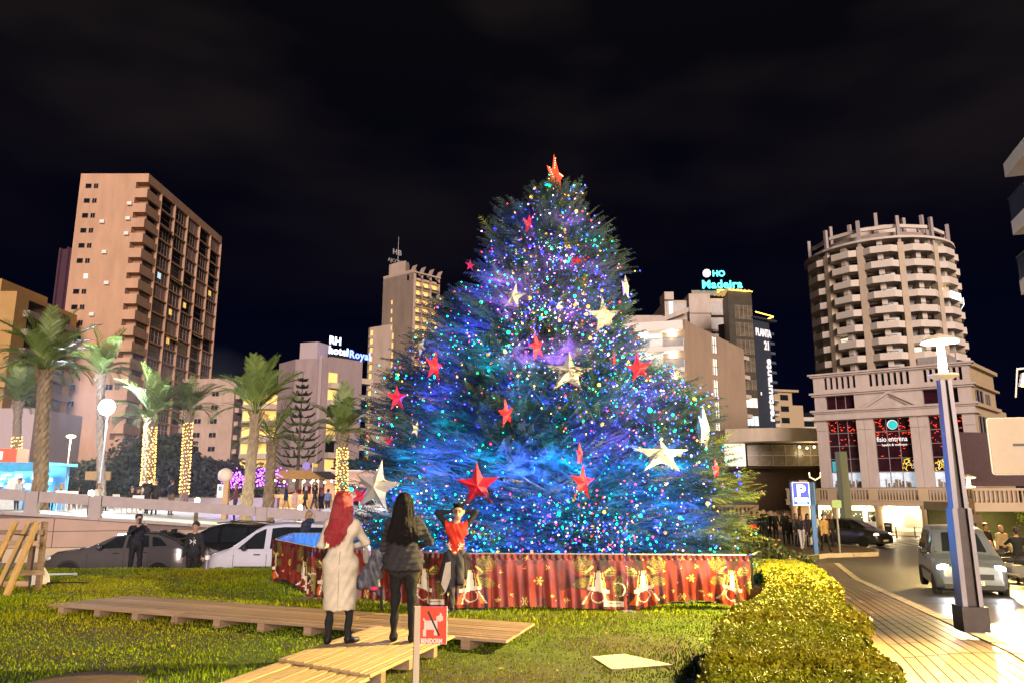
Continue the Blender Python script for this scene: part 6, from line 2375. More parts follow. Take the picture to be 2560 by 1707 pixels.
ob = MB().cbox((-.16, -.16, zc_ - .78), (.30, .02, .66)).build('poster', WHITEPAINT, sp2)
MB().cbox((-.16, -.175, zc_ - .66), (.16, .012, .22)).build('poster_emblem', M('poster emblem', (.12, .22, .38), .6), sp2)
lamp('lit_face', 'POINT', (1.3, -1.4, zc_ + .5), 1, (1, .8, .6), sp2, .1)

# plastic chairs and tables
chb = MB()
chb.box(-.23, -.23, .42, .23, .23, .45)
seat_me = chb.mesh('seat', WHP)
bk = MB().add([(-.23, .20, .46), (.23, .20, .46), (.25, .30, .88), (-.25, .30, .88), (-.23, .23, .46), (.23, .23, .46), (.25, .33, .88), (-.25, .33, .88)],
              [(0, 1, 2, 3), (7, 6, 5, 4), (3, 2, 6, 7), (0, 3, 7, 4), (1, 5, 6, 2)]).mesh('backrest', WHP)
lg = MB().tube([(0, 0, 0), (0, 0, .42)], [.018, .026], 6).mesh('leg', WHP)
ar = MB().cbox((0, 0, .66), (.05, .42, .03)).cbox((0, -.2, .54), (.04, .04, .22)).mesh('armrest', WHP)
for u, Y, rz, lbl in ((158, 34.0, PI, 'white plastic chair right of the tall palm, back to the rail'), (184, 33.6, PI + .1, 'white plastic chair between the tall palm and the left bollard lamp'),
                      (301, 36.5, PI - .5, 'white plastic chair near the glowing trunk of the left palm of the pair'), (345, 36.8, PI + .3, 'white plastic chair beside the couple taking a picture'), (250, 35.5, 2.6, 'white plastic chair holding a draped white coat')):
    r = empty('plastic_chair', prom_pt(u, Y), rz + 0, lbl, 'chair', 'white plastic chairs on the promenade')
    link('seat', seat_me, r)
    link('backrest', bk, r)
    for sx_ in (-1, 1):
        link('armrest', ar, r, (sx_ * .25, 0, 0))
        for sy_ in (-1, 1):
            link('leg', lg, r, (sx_ * .2, sy_ * .2, 0))
tt = MB().lathe([(.42, .70), (.42, .73)], n=16).mesh('table_top', WHP)
for u, Y, lbl in ((168, 36.2, 'white plastic table by the blonde woman in navy'), (322, 38.0, 'white plastic table between the right hand chairs')):
    r = empty('plastic_table', prom_pt(u, Y), 0, lbl, 'table', 'white plastic tables on the promenade')
    link('table_top', tt, r)
    for sx_, sy_ in ((1, 1), (-1, 1), (1, -1), (-1, -1)):
        link('leg', lg, r, (sx_ * .26, sy_ * .26, 0)).scale = (1, 1, 1.68)

# food stall at the far left
P = prom_pt(-8, 41)
fs_ = empty('food_stall', P, 0, 'brightly lit food stall with a blue canopy at the far left', 'stall')
for x in (-2.6, 2.1):
    for y in (0, 2.4):
        MB().tube([(x, y, 0), (x, y, 2.5)], .05, 6).build('post', GREYMETAL, fs_)
MB().box(-2.8, -.1, 0, 1.0, .5, 1.0).build('counter', M('white counter', (.6, .66, .7), .5), fs_)
MB().box(-2.9, 2.4, 0, 2.2, 2.5, 2.5).build('back_panel', M('blue stall cloth', (.10, .38, .72), .6, var=.35, scale=1.3), fs_)
b = MB().box(-3.0, -.5, 2.45, 2.5, 2.7, 2.60)
b.box(-3.0, -.52, 2.1, 2.5, -.46, 2.46)
b.build('canopy', M('blue canopy', (.08, .42, .75), .5, var=.2), fs_)
MB().box(-1.9, -.56, 1.2, -.5, -.52, 2.1).build('menu_board', M('menu board', (.45, .62, .30), .6, var=.5, scale=4, emit=(.6, .8, .5), es=.35), fs_)
MB().lathe([(.10, 0), (.17, .6)], (-.5, -.2, 1.0), 10).build('purple_cup', M('purple cup', (.55, .05, .45), .5, emit=(.7, .05, .5), es=.15), fs_)
MB().box(.6, -.3, 1.05, 1.4, -.2, 1.7).build('notice', WHITEPAINT, fs_)
MB().box(-2.8, .2, 2.62, .55, 1.2, 3.35).build('sign_box', M('red sign box', (.7, .09, .05), .5, emit=(1, .15, .07), es=.5, var=.1), fs_)
MB().box(-2.6, .14, 2.75, -.2, .19, 3.2).build('sign_face', M('cream sign face', (.85, .8, .7), .5, emit=(1, .85, .7), es=.7, var=.2, scale=3), fs_)
r2 = random.Random(9)
sb_ = MB()
for k in range(40):
    sb_.cbox((r2.uniform(-2.7, 1.9), r2.uniform(1.0, 2.3), r2.uniform(.9, 2.0)), (r2.uniform(.1, .4), .1, r2.uniform(.1, .35)))
tag(sb_.build('goods', M('stall goods', (.45, .5, .55), .5, var=.8, scale=6), fs_), kind='stuff')
for x in (-1.8, .2, 1.6):
    MB().ball((x, .9, 2.34), .13, 8).build('stall_bulb', M('stall bulb', (.9, .97, 1), .4, emit=(.8, .93, 1), es=14, var=0), fs_)
    lamp('stall_light', 'POINT', (x, .8, 2.1), 260, (.66, .88, 1.0), fs_, .1)

# purple lights over the low shrubs and the warm market stalls further on
VIOB = M('violet fairy bulbs', (.5, .1, 1), .4, emit=(.40, .06, 1.0), es=22, var=0)
for k, (u, v, w_, h_, n_, lbl) in enumerate(((592, 1203, 20, 22, 130, 'violet fairy lights on the shrub left of the leaning palm'), (655, 1195, 30, 26, 170, 'violet fairy lights on the shrub behind the stout palm'))):
    lo = empty('fairy_lights', at(u, v, 47), 0, lbl, 'fairy lights', 'violet fairy lights on shrubs')
    b = MB()
    r2 = random.Random(k)
    for j_ in range(n_):
        b.ball((r2.gauss(0, w_ * .022), r2.uniform(-.3, .3), r2.uniform(-1, 1) * h_ * .022 + .1), .024, 4)
    tag(b.build('bulbs', VIOB, lo), kind='stuff')
    lamp('violet_light', 'POINT', (0, -.6, .2), 260, (.30, .10, 1.0), lo, .3)
for k, (u, Y, w_, lbl, m_) in enumerate(((735, 56, 3.4, 'warm lit market stall with string bulbs behind the strolling group', (.5, .3, .12)), (795, 60, 2.6, 'market stall with dark parasol left of the bright palm', (.05, .05, .06)))):
    P = prom_pt(u, Y)
    ms = empty('market_stall', P, .1, lbl, 'market stall', 'market stalls on the promenade')
    for x in (-w_ / 2, w_ / 2):
        MB().tube([(x, 0, 0), (x, 0, 2.2)], .04, 6).build('post', GREYMETAL, ms)
    MB().box(-w_ / 2, -.3, 0, w_ / 2, .6, .95).build('counter', M('market counter', (.35, .22, .12), .7, var=.5, scale=5), ms)
    b = MB()
    b.add([(-w_ / 2 - .3, -.9, 2.1), (w_ / 2 + .3, -.9, 2.1), (w_ / 2 * .6, .2, 2.7), (-w_ / 2 * .6, .2, 2.7), (w_ / 2 + .3, 1.2, 2.1), (-w_ / 2 - .3, 1.2, 2.1)], [(0, 1, 2, 3), (3, 2, 4, 5), (0, 3, 5), (1, 4, 2)])
    b.build('canopy', M('market canopy %d' % k, m_, .8, var=.2), ms)
    for j_ in range(5):
        MB().ball((-w_ / 2 + w_ * (j_ + .5) / 5, -.6, 1.95 - .1 * (j_ % 2)), .075, 6).build('bulb', M('market bulb', (1, .8, .4), .4, emit=(1, .68, .26), es=26, var=0), ms)
    lamp('market_light', 'POINT', (0, -.9, 1.6), 330, (1, .72, .34), ms, .2)
hd = empty('site_hoarding', prom_pt(865, 62), .05, 'tall pale pink hoarding panel beside the bright palm', 'hoarding')
MB().box(-1.8, 0, 0, 2.9, .2, 2.9).build('panel', M('pink hoarding', (.50, .36, .32), .8, var=.06), hd)
MB().box(-1.8, .02, 2.9, 2.9, .18, 3.0).build('cap_rail', WHITEPAINT, hd)
rs_ = empty('road_sign', (at(764, 1200, 64).x, 64, .5), 0, 'round blue road sign over a white triangle on one pole', 'road sign')
zr_ = at(764, 1164, 64).z - .5
MB().tube([(0, .05, 0), (0, .05, zr_ + .3)], .04, 6).build('post', GREYMETAL, rs_)
MB().lathe([(0, 0), (.34, 0), (.34, .03)], n=16).build('round_plate', M('blue road plate', (.25, .2, .6), .5, emit=(.3, .2, .7), es=.15), rs_, (0, 0, zr_), (PI / 2, 0, 0))
MB().add([(-.36, 0, zr_ - .42), (.36, 0, zr_ - .42), (0, 0, zr_ - 1.05), (-.36, .03, zr_ - .42), (.36, .03, zr_ - .42), (0, .03, zr_ - 1.05)], [(0, 2, 1), (3, 4, 5), (0, 1, 4, 3), (1, 2, 5, 4), (2, 0, 3, 5)]).build('yield_plate', WHITEPAINT, rs_)
r3 = empty('road_sign', (at(780, 1200, 62).x, 62, .5), 0, 'yellow direction plate on a tall white pole', 'road sign')
zr3 = at(780, 1156, 62).z - .5
MB().tube([(0, 0, 0), (0, 0, zr3)], .05, 6).build('post', WHITEPAINT, r3)
MB().cbox((.2, 0, zr3 - .2), (.42, .04, .3)).build('plate', M('yellow plate', (.6, .45, .05), .5), r3)
lo = empty('railing', (at(300, 1150, 66).x - 3, 66, .9), 0, 'pale tubular railing in front of the salmon tower', 'railing')
MB().tube([(0, 0, 1.6), (8, 0, 1.6)], .05, 6).build('top_rail', WHITEPAINT, lo)
for k in range(28):
    MB().tube([(k * .29, 0, 0), (k * .29, 0, 1.6)], .02, 4).build('bar', GREYMETAL, lo)
tag(MB().box(0, 0, 0, 2.2, .2, 2.3).build('notice_board', M('tan panel', (.50, .36, .18), .8), None, (at(216, 1160, 66).x, 66, 1.3)), 'blank tan panel beside the slim grey palm', 'panel')

# drifting smoke of the food stalls, lit by the floodlight
SMK = bpy.data.materials.new('stall smoke')
SMK.use_nodes = True
nt_ = SMK.node_tree
nt_.nodes.remove(nt_.nodes['Principled BSDF'])
pv = nt_.nodes.new('ShaderNodeVolumePrincipled')
pv.inputs['Color'].default_value = (.75, .80, 1.0, 1)
pv.inputs['Density'].default_value = .0022
nt_.links.new(pv.outputs['Volume'], nt_.nodes['Material Output'].inputs['Volume'])
tag(MB().box(-34, 38.5, -1.5, -15, 62, 9.5).build('smoke', SMK), kind='stuff')
# ================================================================ VEHICLES
CARGLASS = M('car window glass', (.015, .018, .022), .06, spec=.6, var=.2)
CABIN = M('car cabin dark', (.015, .014, .014), .8)
HEADL = M('headlight lit', (1, 1, 1), .3, emit=(.92, .93, 1.0), es=30, var=0)
HEADW = M('headlight warm', (1, .9, .8), .3, emit=(1.0, .80, .66), es=10, var=0)
LENS = M('lamp lens', (.5, .5, .52), .15, spec=.6)
REDLENS = M('red lens', (.30, .012, .012), .25)
TRIM = M('black plastic trim', (.02, .02, .021), .6)
tyre_me = MB().lathe([(.20, -.09), (.29, -.10), (.325, -.07), (.325, .07), (.29, .10), (.20, .09)], n=24).mesh('tyre', TYRE, smooth=40)
rb_ = MB().lathe([(.0, .06), (.05, .075), (.06, .05)], n=12)
rb_.lathe([(.20, .055), (.225, .09), (.235, .06), (.21, .02)], n=24)
for k in range(5):
    a = 2 * PI * k / 5
    rb_.add([(.04 * math.cos(a - .5), .04 * math.sin(a - .5), .06), (.04 * math.cos(a + .5), .04 * math.sin(a + .5), .06), (.21 * math.cos(a + .16), .21 * math.sin(a + .16), .075), (.21 * math.cos(a - .16), .21 * math.sin(a - .16), .075)], [(0, 1, 2, 3)])
rim_me = rb_.mesh('rim', ALLOY)
MDARK = MB().lathe([(.0, .02), (.21, .02)], n=20).mesh('brake_disc', M('wheel dark', (.02, .02, .02), .6))


def car(loc, heading, paint, label, L, Wd, top, belt, cowl, roof0, roof1, wins, wheels, wr=.325, zb=.20, lights=None, plate=None, group=None, name='car', tail=True, seats=False, handles=(), rub=None, rails=False, lit_power=0, arch=1.14, seams=()):
    """top: list of (x from the front, z). heading: world angle of travel. local +x is the rear, the nose is at x=0"""
    r = empty(name, loc, heading + PI, label, 'car' if name != 'van' else 'van', group)
    ox = -L / 2
    tx, tz = [p[0] for p in top], [p[1] for p in top]
    bx_, bz_ = [p[0] for p in belt], [p[1] for p in belt]

    def zt(x):
        return float(np.interp(x, tx, tz))

    def bel(x):
        return min(float(np.interp(x, bx_, bz_)), zt(x) - .03)

    def hw(x):
        u = abs(x - L / 2) / (L / 2)
        return Wd / 2 * (1 - .20 * max(0, (u - .74) / .26) ** 2.2)

    def wroof(x):
        g = max(0, zt(x) - bel(x))
        return hw(x) * (.95 - .20 * min(1, g / .60))

    def sect(x):
        w, t, b_ = hw(x), zt(x), bel(x)
        lo = zb + .10 * max(0, (abs(x - L / 2) / (L / 2) - .85) / .15)
        P = [(w * .86, lo), (w * .975, lo + .07), (w, lo + .45 * (b_ - lo)), (w * .99, b_ - .06), (w * .955, b_)]
        if t - b_ > .09:
            wr_ = wroof(x)
            P += [(w * .94 * .45 + wr_ * .55, b_ + .55 * (t - b_)), (wr_, t - .055), (wr_ * .82, t - .012), (0, t)]
        else:
            P += [(w * .90, b_ + (t - b_) * .5), (w * .78, t - .008), (w * .45, t + .004), (0, t + .012)]
        return P

    def side_y(x, z):
        P = sect(x)
        zs = [p[1] for p in P]
        return float(np.interp(z, zs[:8], [p[0] for p in P][:8]))
    xs = sorted(set(list(np.linspace(0, L, 44)) + tx))
    vs, fs = [], []
    for x in xs:
        P = sect(x)
        ring = [(-y, z) for y, z in P] + [(y, z) for y, z in P[::-1][1:]]
        vs += [(ox + x, y, z) for y, z in ring]
    n = 17
    for i in range(len(xs) - 1):
        for k in range(n - 1):
            fs.append((i * n + k, (i + 1) * n + k, (i + 1) * n + k + 1, i * n + k + 1))
        fs.append((i * n + n - 1, (i + 1) * n + n - 1, (i + 1) * n, i * n))
    fs.append(tuple(range(n)))
    fs.append(tuple((len(xs) - 1) * n + k for k in range(n))[::-1])
    b = MB()
    b.add(vs, fs)
    b.build('body', paint, r, smooth=38)
    for (xa, xb, slo, shi, xa_top, xb_top) in wins:
        for sg in (-1, 1):
            m = 8
            v2, f2 = [], []
            for i in range(m + 1):
                t = i / m
                xl, xh = xa + (xb - xa) * t, xa_top + (xb_top - xa_top) * t
                zl_, zh_ = bel(xl) + slo, zt(xh) - shi
                for j in range(5):
                    f = j / 4
                    x = xl + (xh - xl) * f
                    z = zl_ + (zh_ - zl_) * f
                    v2.append((ox + x, sg * (side_y(x, min(z, zt(x) - .05)) + .008), z))
            for i in range(m):
                for j in range(4):
                    f2.append((i * 5 + j, (i + 1) * 5 + j, (i + 1) * 5 + j + 1, i * 5 + j + 1))
            w = MB()
            w.add(v2, f2)
            w.build('side_window', CARGLASS, r, smooth=True)
    for (xa, xb, nm) in ((cowl, roof0, 'windscreen'), (L - .05, roof1, 'rear_window')):
        if nm == 'rear_window' and not tail:
            continue
        w = MB()
        v2, f2 = [], []
        for i in range(9):
            x = xa + (xb - xa) * (.06 + .88 * i / 8)
            hh_ = wroof(x) * .93
            for k in range(7):
                y = hh_ * (k / 3 - 1)
                v2.append((ox + x, y, zt(x) + .012 - .05 * abs(k / 3 - 1) ** 3))
        for i in range(8):
            for k in range(6):
                f2.append((i * 7 + k, i * 7 + k + 1, (i + 1) * 7 + k + 1, (i + 1) * 7 + k))
        w.add(v2, f2)
        w.build(nm, CARGLASS, r, smooth=True)
    for wx_ in wheels:
        for sg in (-1, 1):
            ab = MB()
            N = 20
            y0 = sg * (side_y(wx_, zb + .3) + .004)
            ab.poly([(ox + wx_ + wr * arch * math.cos(a), y0, max(zb - .02, wr + wr * arch * math.sin(a))) for a in np.linspace(-.2, PI + .2, N)])
            ab.build('wheel_arch', TRIM, r)
            w = link('wheel', tyre_me, r, (ox + wx_, sg * (hw(wx_) - .085), wr), (PI / 2 if sg < 0 else -PI / 2, 0, 0), wr / .325)
            link('rim', rim_me, w)
            link('brake_disc', MDARK, w)
    for sg in (-1, 1):
        MB().ball((0, 0, 0), .12, 8, sq=(.8, 1, .75)).build('mirror', paint if not rub else TRIM, r, (ox + cowl + .45, sg * (hw(cowl) + .07), bel(cowl + .4) + .08))
        for hx in handles:
            MB().cbox((0, 0, 0), (.17, .03, .03)).build('door_handle', TRIM, r, (ox + hx, sg * (side_y(hx, bel(hx) - .12) + .012), bel(hx) - .12))
        if rub:
            m = MB()
            m.cbox((0, 0, 0), (rub[1] - rub[0], .03, .07)).build('rubbing_strip', TRIM, r, (ox + (rub[0] + rub[1]) / 2, sg * (hw(L / 2) + .008), rub[2]))
        if rails:
            MB().tube([(ox + roof0 + .1, sg * .48, zt(roof0 + .3) + .02), (ox + roof0 + .5, sg * .50, zt(roof0 + .5) + .05), (ox + roof1 - .4, sg * .5, zt(roof1 - .4) + .05), (ox + roof1 - .1, sg * .48, zt(roof1 - .2) + .01)], .02, 6).build('roof_rail', TRIM, r)
        zl_ = float(np.interp(.18, tx, tz)) - .10
        lb = MB().ball((0, 0, 0), .17, 10, sq=(1.0, 1.15, .55))
        hl = lb.build('headlight', lights or LENS, r, (ox + .20, sg * (hw(.2) - .19), zl_), smooth=True)
        if lit_power:
            sp = lamp('beam', 'SPOT', (-.22, 0, 0), lit_power, (.92, .94, 1.0), hl, .08, (0, R_(80), 0), spot=R_(110))
            sp.rotation_euler = (0, R_(82), 0)
        zr2 = zt(L - .1) - .2 if zt(L - .1) > 1.0 else .8
        MB().cbox((0, 0, 0), (.10, .14, .22)).build('tail_light', REDLENS, r, (ox + L - .10, sg * (hw(L - .1) - .10), min(zr2, .98)))
    MB().cbox((0, 0, 0), (.08, Wd * .55, .14)).build('grille', TRIM, r, (ox + .02, 0, .60))
    MB().cbox((0, 0, 0), (.10, Wd * .78, .12)).build('bumper', TRIM, r, (ox + .04, 0, zb + .14))
    for sx_ in seams:
        for sg in (-1, 1):
            q = MB()
            zz_ = [zb + .12 + (bel(sx_) - zb - .16) * i_ / 6 for i_ in range(7)]
            for i_ in range(6):
                ya, yb = sg * (side_y(sx_, zz_[i_]) + .004), sg * (side_y(sx_, zz_[i_ + 1]) + .004)
                q.quad((ox + sx_, ya, zz_[i_]), (ox + sx_ + .014, ya, zz_[i_]), (ox + sx_ + .014, yb, zz_[i_ + 1]), (ox + sx_, yb, zz_[i_ + 1]))
            q.build('door_seam', TRIM, r)
    if plate:
        pl_ = MB().cbox((0, 0, 0), (.02, .50, .11)).build('number_plate', PLATE, r, (ox - .005, 0, plate[1]))
        if plate[0]:
            text('plate_lettering', plate[0], BLACKMETAL, pl_, (-.013, .21, -.038), (PI / 2, 0, -PI / 2), .10, .001, .002)
    if seats:
        for y in (-.36, .36):
            for x in (cowl + 1.15, cowl + 2.0):
                MB().cbox((0, 0, 0), (.12, .42, .55)).cbox((0, 0, .36), (.10, .24, .18)).build('seat', CABIN, r, (ox + x, y, bel(x) + .02))
        MB().tube([(.16 * math.cos(a) * .4, .17 * math.cos(a + PI / 2), .17 * math.sin(a + PI / 2)) for a in np.linspace(0, 2 * PI, 13)], .014, 5).build('steering_wheel', CABIN, r, (ox + cowl + .75, .36, bel(cowl + .7) + .12))
    return r


GREYP = M('grey metallic paint', (.13, .12, .125), .24, .45, var=.06, spec=.6, coat=.4)
NAVYP = M('black metallic paint', (.012, .013, .018), .22, .3, var=.05, coat=.5)
WHITEP = M('white van paint', (.46, .46, .54), .4, var=.04, coat=.3)
BLUEGR = M('blue grey van paint', (.15, .18, .215), .3, .3, var=.06, coat=.3)
ZAF = M('dark grey paint', (.045, .045, .05), .28, .4, var=.06, coat=.4)
RZ = -.8
P = at(100, 1360, 22.6)
car((P.x + 2.2, 23.5, RZ), PI, GREYP, 'grey metallic crossover car parked under the retaining wall', 4.30, 1.82,
    [(0, .62), (.06, .80), (.35, .97), (1.15, 1.09), (1.35, 1.13), (2.05, 1.46), (2.7, 1.54), (3.3, 1.50), (3.85, 1.32), (4.18, 1.06), (4.30, .70)],
    [(0, .7), (1.2, 1.02), (4.3, 1.12)], 1.28, 2.15, 3.4,
    [(1.62, 2.36, .02, .09, 2.10, 2.38), (2.46, 3.12, .02, .09, 2.46, 3.05), (3.22, 3.66, .04, .12, 3.16, 3.40)], (.84, 3.46), wr=.345, handles=(2.2, 3.0), seats=True, seams=(1.36, 2.42, 3.14))
P = at(500, 1360, 21.6)
car((P.x + 2.0, 22.5, RZ), PI, WHITEP, 'white panel van with side windows parked behind the blue lined barrier', 4.05, 1.75,
    [(0, .62), (.05, .84), (.40, 1.02), (.80, 1.14), (1.50, 1.66), (1.75, 1.78), (2.3, 1.84), (3.8, 1.82), (3.98, 1.70), (4.05, .9)],
    [(0, .75), (.8, 1.08), (4.05, 1.12)], .82, 1.62, 3.92,
    [(1.06, 1.80, .03, .13, 1.50, 1.80), (1.96, 2.86, .03, .13, 1.96, 2.86), (3.0, 3.7, .03, .13, 3.0, 3.62)], (.62, 3.22), wr=.30, handles=(1.62,), rub=(1.0, 2.9, .62), seats=True, name='van', seams=(.96, 1.88, 2.9))
P = at(560, 1340, 25.0)
car((P.x - .2, 25.2, RZ), PI, NAVYP, 'black estate car with roof rails between the grey car and the white van', 4.6, 1.85,
    [(0, .65), (.06, .85), (.4, 1.02), (1.2, 1.13), (1.45, 1.18), (2.15, 1.60), (2.6, 1.69), (3.9, 1.65), (4.3, 1.36), (4.55, 1.1), (4.6, .8)],
    [(0, .8), (1.2, 1.08), (4.6, 1.16)], 1.35, 2.25, 4.0,
    [(1.75, 2.55, .02, .10, 2.22, 2.55), (2.65, 3.45, .02, .10, 2.65, 3.42), (3.55, 4.05, .02, .10, 3.5, 3.8)], (.88, 3.6), wr=.35, rails=True, seams=(1.45, 2.6, 3.5))
h = R_(-58)
C0 = at(2132, 1340, 47.0)
car((C0.x, 47.2, float(zright(47)) - .02), h, ZAF, 'dark grey people carrier with lit headlights turning at the crossing', 4.45, 1.80,
    [(0, .60), (.06, .80), (.4, .97), (.95, 1.10), (1.9, 1.56), (2.4, 1.64), (3.8, 1.60), (4.25, 1.30), (4.45, .8)],
    [(0, .75), (1.0, 1.02), (4.45, 1.12)], 1.0, 2.0, 4.0,
    [(1.5, 2.2, .02, .10, 1.95, 2.2), (2.3, 3.1, .02, .10, 2.3, 3.1), (3.2, 4.0, .02, .10, 3.2, 3.85)], (.92, 3.6), lights=HEADW, plate=('', .42), handles=(2.2, 3.0), seams=(1.2, 2.25, 3.15))
hv_ = Vector((-.37, -.93, 0)).normalized()
F0 = at(2428, 1400, 20.6)
car((F0.x - hv_.x * 2.05, F0.y - hv_.y * 2.05, float(zright(22.4)) - .01), math.atan2(hv_.y, hv_.x), BLUEGR, 'blue grey family van with glaring headlights driving towards the camera', 4.10, 1.74,
    [(0, .62), (.06, .84), (.45, 1.02), (.85, 1.12), (1.50, 1.62), (1.78, 1.76), (2.3, 1.82), (3.9, 1.80), (4.05, 1.6), (4.10, .9)],
    [(0, .75), (.85, 1.06), (4.1, 1.12)], .88, 1.62, 3.98,
    [(1.12, 1.85, .03, .13, 1.54, 1.85), (2.0, 2.9, .03, .13, 2.0, 2.9), (3.0, 3.8, .03, .13, 3.0, 3.7)], (.72, 3.4), wr=.31, lights=HEADL, plate=('0918 BMZ', .44), handles=(1.7, 2.2), rub=(1.0, 3.0, .60), seats=True, name='van', lit_power=45, seams=(1.0, 1.92, 2.95))
for u, v, Y, hd_, col, lbl in ((768, 1205, 66, PI, (.25, .02, .02), 'dark red hatchback parked beyond the market stalls'), (893, 1250, 46, PI, (.55, .58, .64), 'small white car half hidden behind the red haired woman'),
                               (168, 1165, 68, PI, (.05, .04, .08), 'dark car parked at the foot of the salmon tower')):
    P = prom_pt(u, Y)
    car((P.x, Y, P.z), hd_, M('far paint %d' % u, col, .3, .2, coat=.4), lbl, 4.0, 1.7,
        [(0, .6), (.06, .78), (.8, .95), (1.1, 1.0), (1.8, 1.42), (2.6, 1.46), (3.5, 1.30), (3.9, 1.0), (4.0, .7)], [(0, .7), (1.1, .95), (4, 1.02)], 1.1, 1.85, 3.1,
        [(1.45, 2.2, .02, .09, 1.8, 2.2), (2.3, 3.2, .02, .09, 2.3, 3.0)], (.8, 3.2), wr=.30)


def motorbike(loc, rz, label, paint):
    r = empty('motorcycle', loc, rz, label, 'motorcycle', 'motorcycles parked at the right edge')
    for x, s_ in ((-.68, 1.0), (.68, 1.0)):
        w = link('wheel', tyre_me, r, (x, 0, .30), (PI / 2, 0, 0), (.92, .92, .55))
        link('rim', rim_me, w)
    MB().tube([(-.68, 0, .30), (-.48, 0, .85), (-.42, 0, 1.02)], [.035, .04, .03], 6).build('fork', ALLOY, r)
    MB().tube([(-.40, -.36, 1.06), (-.44, -.12, 1.04), (-.44, .12, 1.04), (-.40, .36, 1.06)], .018, 6).build('handlebar', BLACKMETAL, r)
    MB().ball((0, 0, 0), .22, 10, sq=(1.6, .75, .8)).build('fuel_tank', paint, r, (-.12, 0, .80), smooth=True)
    MB().ball((0, 0, 0), .2, 10, sq=(1.9, .7, .38)).build('seat', TRIM, r, (.42, 0, .78), smooth=True)
    MB().cbox((0, 0, .45), (.5, .28, .36)).build('engine', GREYMETAL, r)
    MB().ball((-.55, 0, .92), .12, 8).build('headlamp', LENS, r)
    MB().tube([(.1, .16, .32), (.8, .18, .42)], [.04, .055], 8).build('exhaust', ALLOY, r)
    MB().ball((0, 0, 0), .16, 8, sq=(1.5, .8, .5)).build('tail', paint, r, (.82, 0, .84))
    for sg in (-1, 1):
        MB().tube([(-.40, sg * .28, 1.06), (-.36, sg * .32, 1.22)], .008, 4).ball((-.36, sg * .33, 1.26), .06, 6, sq=(.4, 1, .8)).build('mirror', TRIM, r)
    return r


for u, v, Y, rz, c_, lbl in ((2510, 1370, 26.5, 2.6, (.02, .02, .025), 'black motorcycle nearest the blue grey van'), (2552, 1390, 24.6, 2.4, (.05, .05, .06), 'motorcycle cut by the right edge with a bare front wheel'),
                             (2470, 1370, 29.0, 2.5, (.10, .02, .02), 'maroon motorcycle behind the blue grey van')):
    P = at(u, v, Y)
    motorbike((P.x, Y, float(zright(Y))), rz, lbl, M('bike paint %d' % u, c_, .25, .2, coat=.5))
# ================================================================ PEOPLE: each body is one skin grown from a signed distance field
def surface_nets(Fd, org, h):
    inside = Fd < 0
    nx, ny, nz_ = Fd.shape
    cn = [(i, j, k) for i in (0, 1) for j in (0, 1) for k in (0, 1)]

    def corner(A, c_):
        return A[c_[0]:nx - 1 + c_[0], c_[1]:ny - 1 + c_[1], c_[2]:nz_ - 1 + c_[2]]
    cnt = sum(corner(inside, c_).astype(np.int8) for c_ in cn)
    act = (cnt > 0) & (cnt < 8)
    I = np.argwhere(act)
    idx = -np.ones(act.shape, dtype=np.int32)
    idx[act] = np.arange(len(I))
    acc = np.zeros((len(I), 3), np.float32)
    num = np.zeros((len(I), 1), np.float32)
    vals = {c_: corner(Fd, c_)[act] for c_ in cn}
    for a in cn:
        for ax in range(3):
            if a[ax] == 0:
                b_ = list(a)
                b_[ax] = 1
                b_ = tuple(b_)
                fa_, fb_ = vals[a], vals[b_]
                m = (fa_ < 0) != (fb_ < 0)
                t = np.where(m, fa_ / np.where(m, fa_ - fb_, 1), 0)
                p = np.array(a, np.float32)[None, :] + t[:, None] * (np.array(b_) - np.array(a))[None, :]
                acc += np.where(m[:, None], p, 0)
                num += m[:, None]
    V = (I + acc / np.maximum(num, 1)) * h + org
    faces = []
    for ax in range(3):
        o1, o2 = [(1, 2), (2, 0), (0, 1)][ax]
        sl0 = [slice(1, -1)] * 3
        sl0[ax] = slice(0, -1)
        sl1 = [slice(1, -1)] * 3
        sl1[ax] = slice(1, None)
        A_, B_ = inside[tuple(sl0)], inside[tuple(sl1)]
        ch = np.argwhere(A_ != B_)
        if not len(ch):
            continue
        fl = A_[tuple(ch.T)]
        base_ = ch.copy()
        for q in range(3):
            if q != ax:
                base_[:, q] += 1
        e1, e2 = np.zeros(3, int), np.zeros(3, int)
        e1[o1], e2[o2] = 1, 1
        ids = [idx[tuple((base_ - d_).T)] for d_ in (0 * e1, e1, e1 + e2, e2)]
        Q = np.stack(ids, -1)
        Q = np.where(fl[:, None], Q, Q[:, ::-1])
        faces.append(Q)
    Fq = np.concatenate(faces)
    Fq = Fq[(Fq >= 0).all(1)]
    return V, Fq


def caps(P, a, b, ra, rb, s=(1, 1, 1)):
    s = np.array(s, np.float32)
    a, b = np.array(a, np.float32) / s, np.array(b, np.float32) / s
    Q = P / s - a
    d = b - a
    L = float(d @ d) + 1e-9
    t = np.clip(Q @ d / L, 0, 1)
    return (np.linalg.norm(Q - t[:, None] * d, axis=1) - (ra + (rb - ra) * t)) * float(s.min())


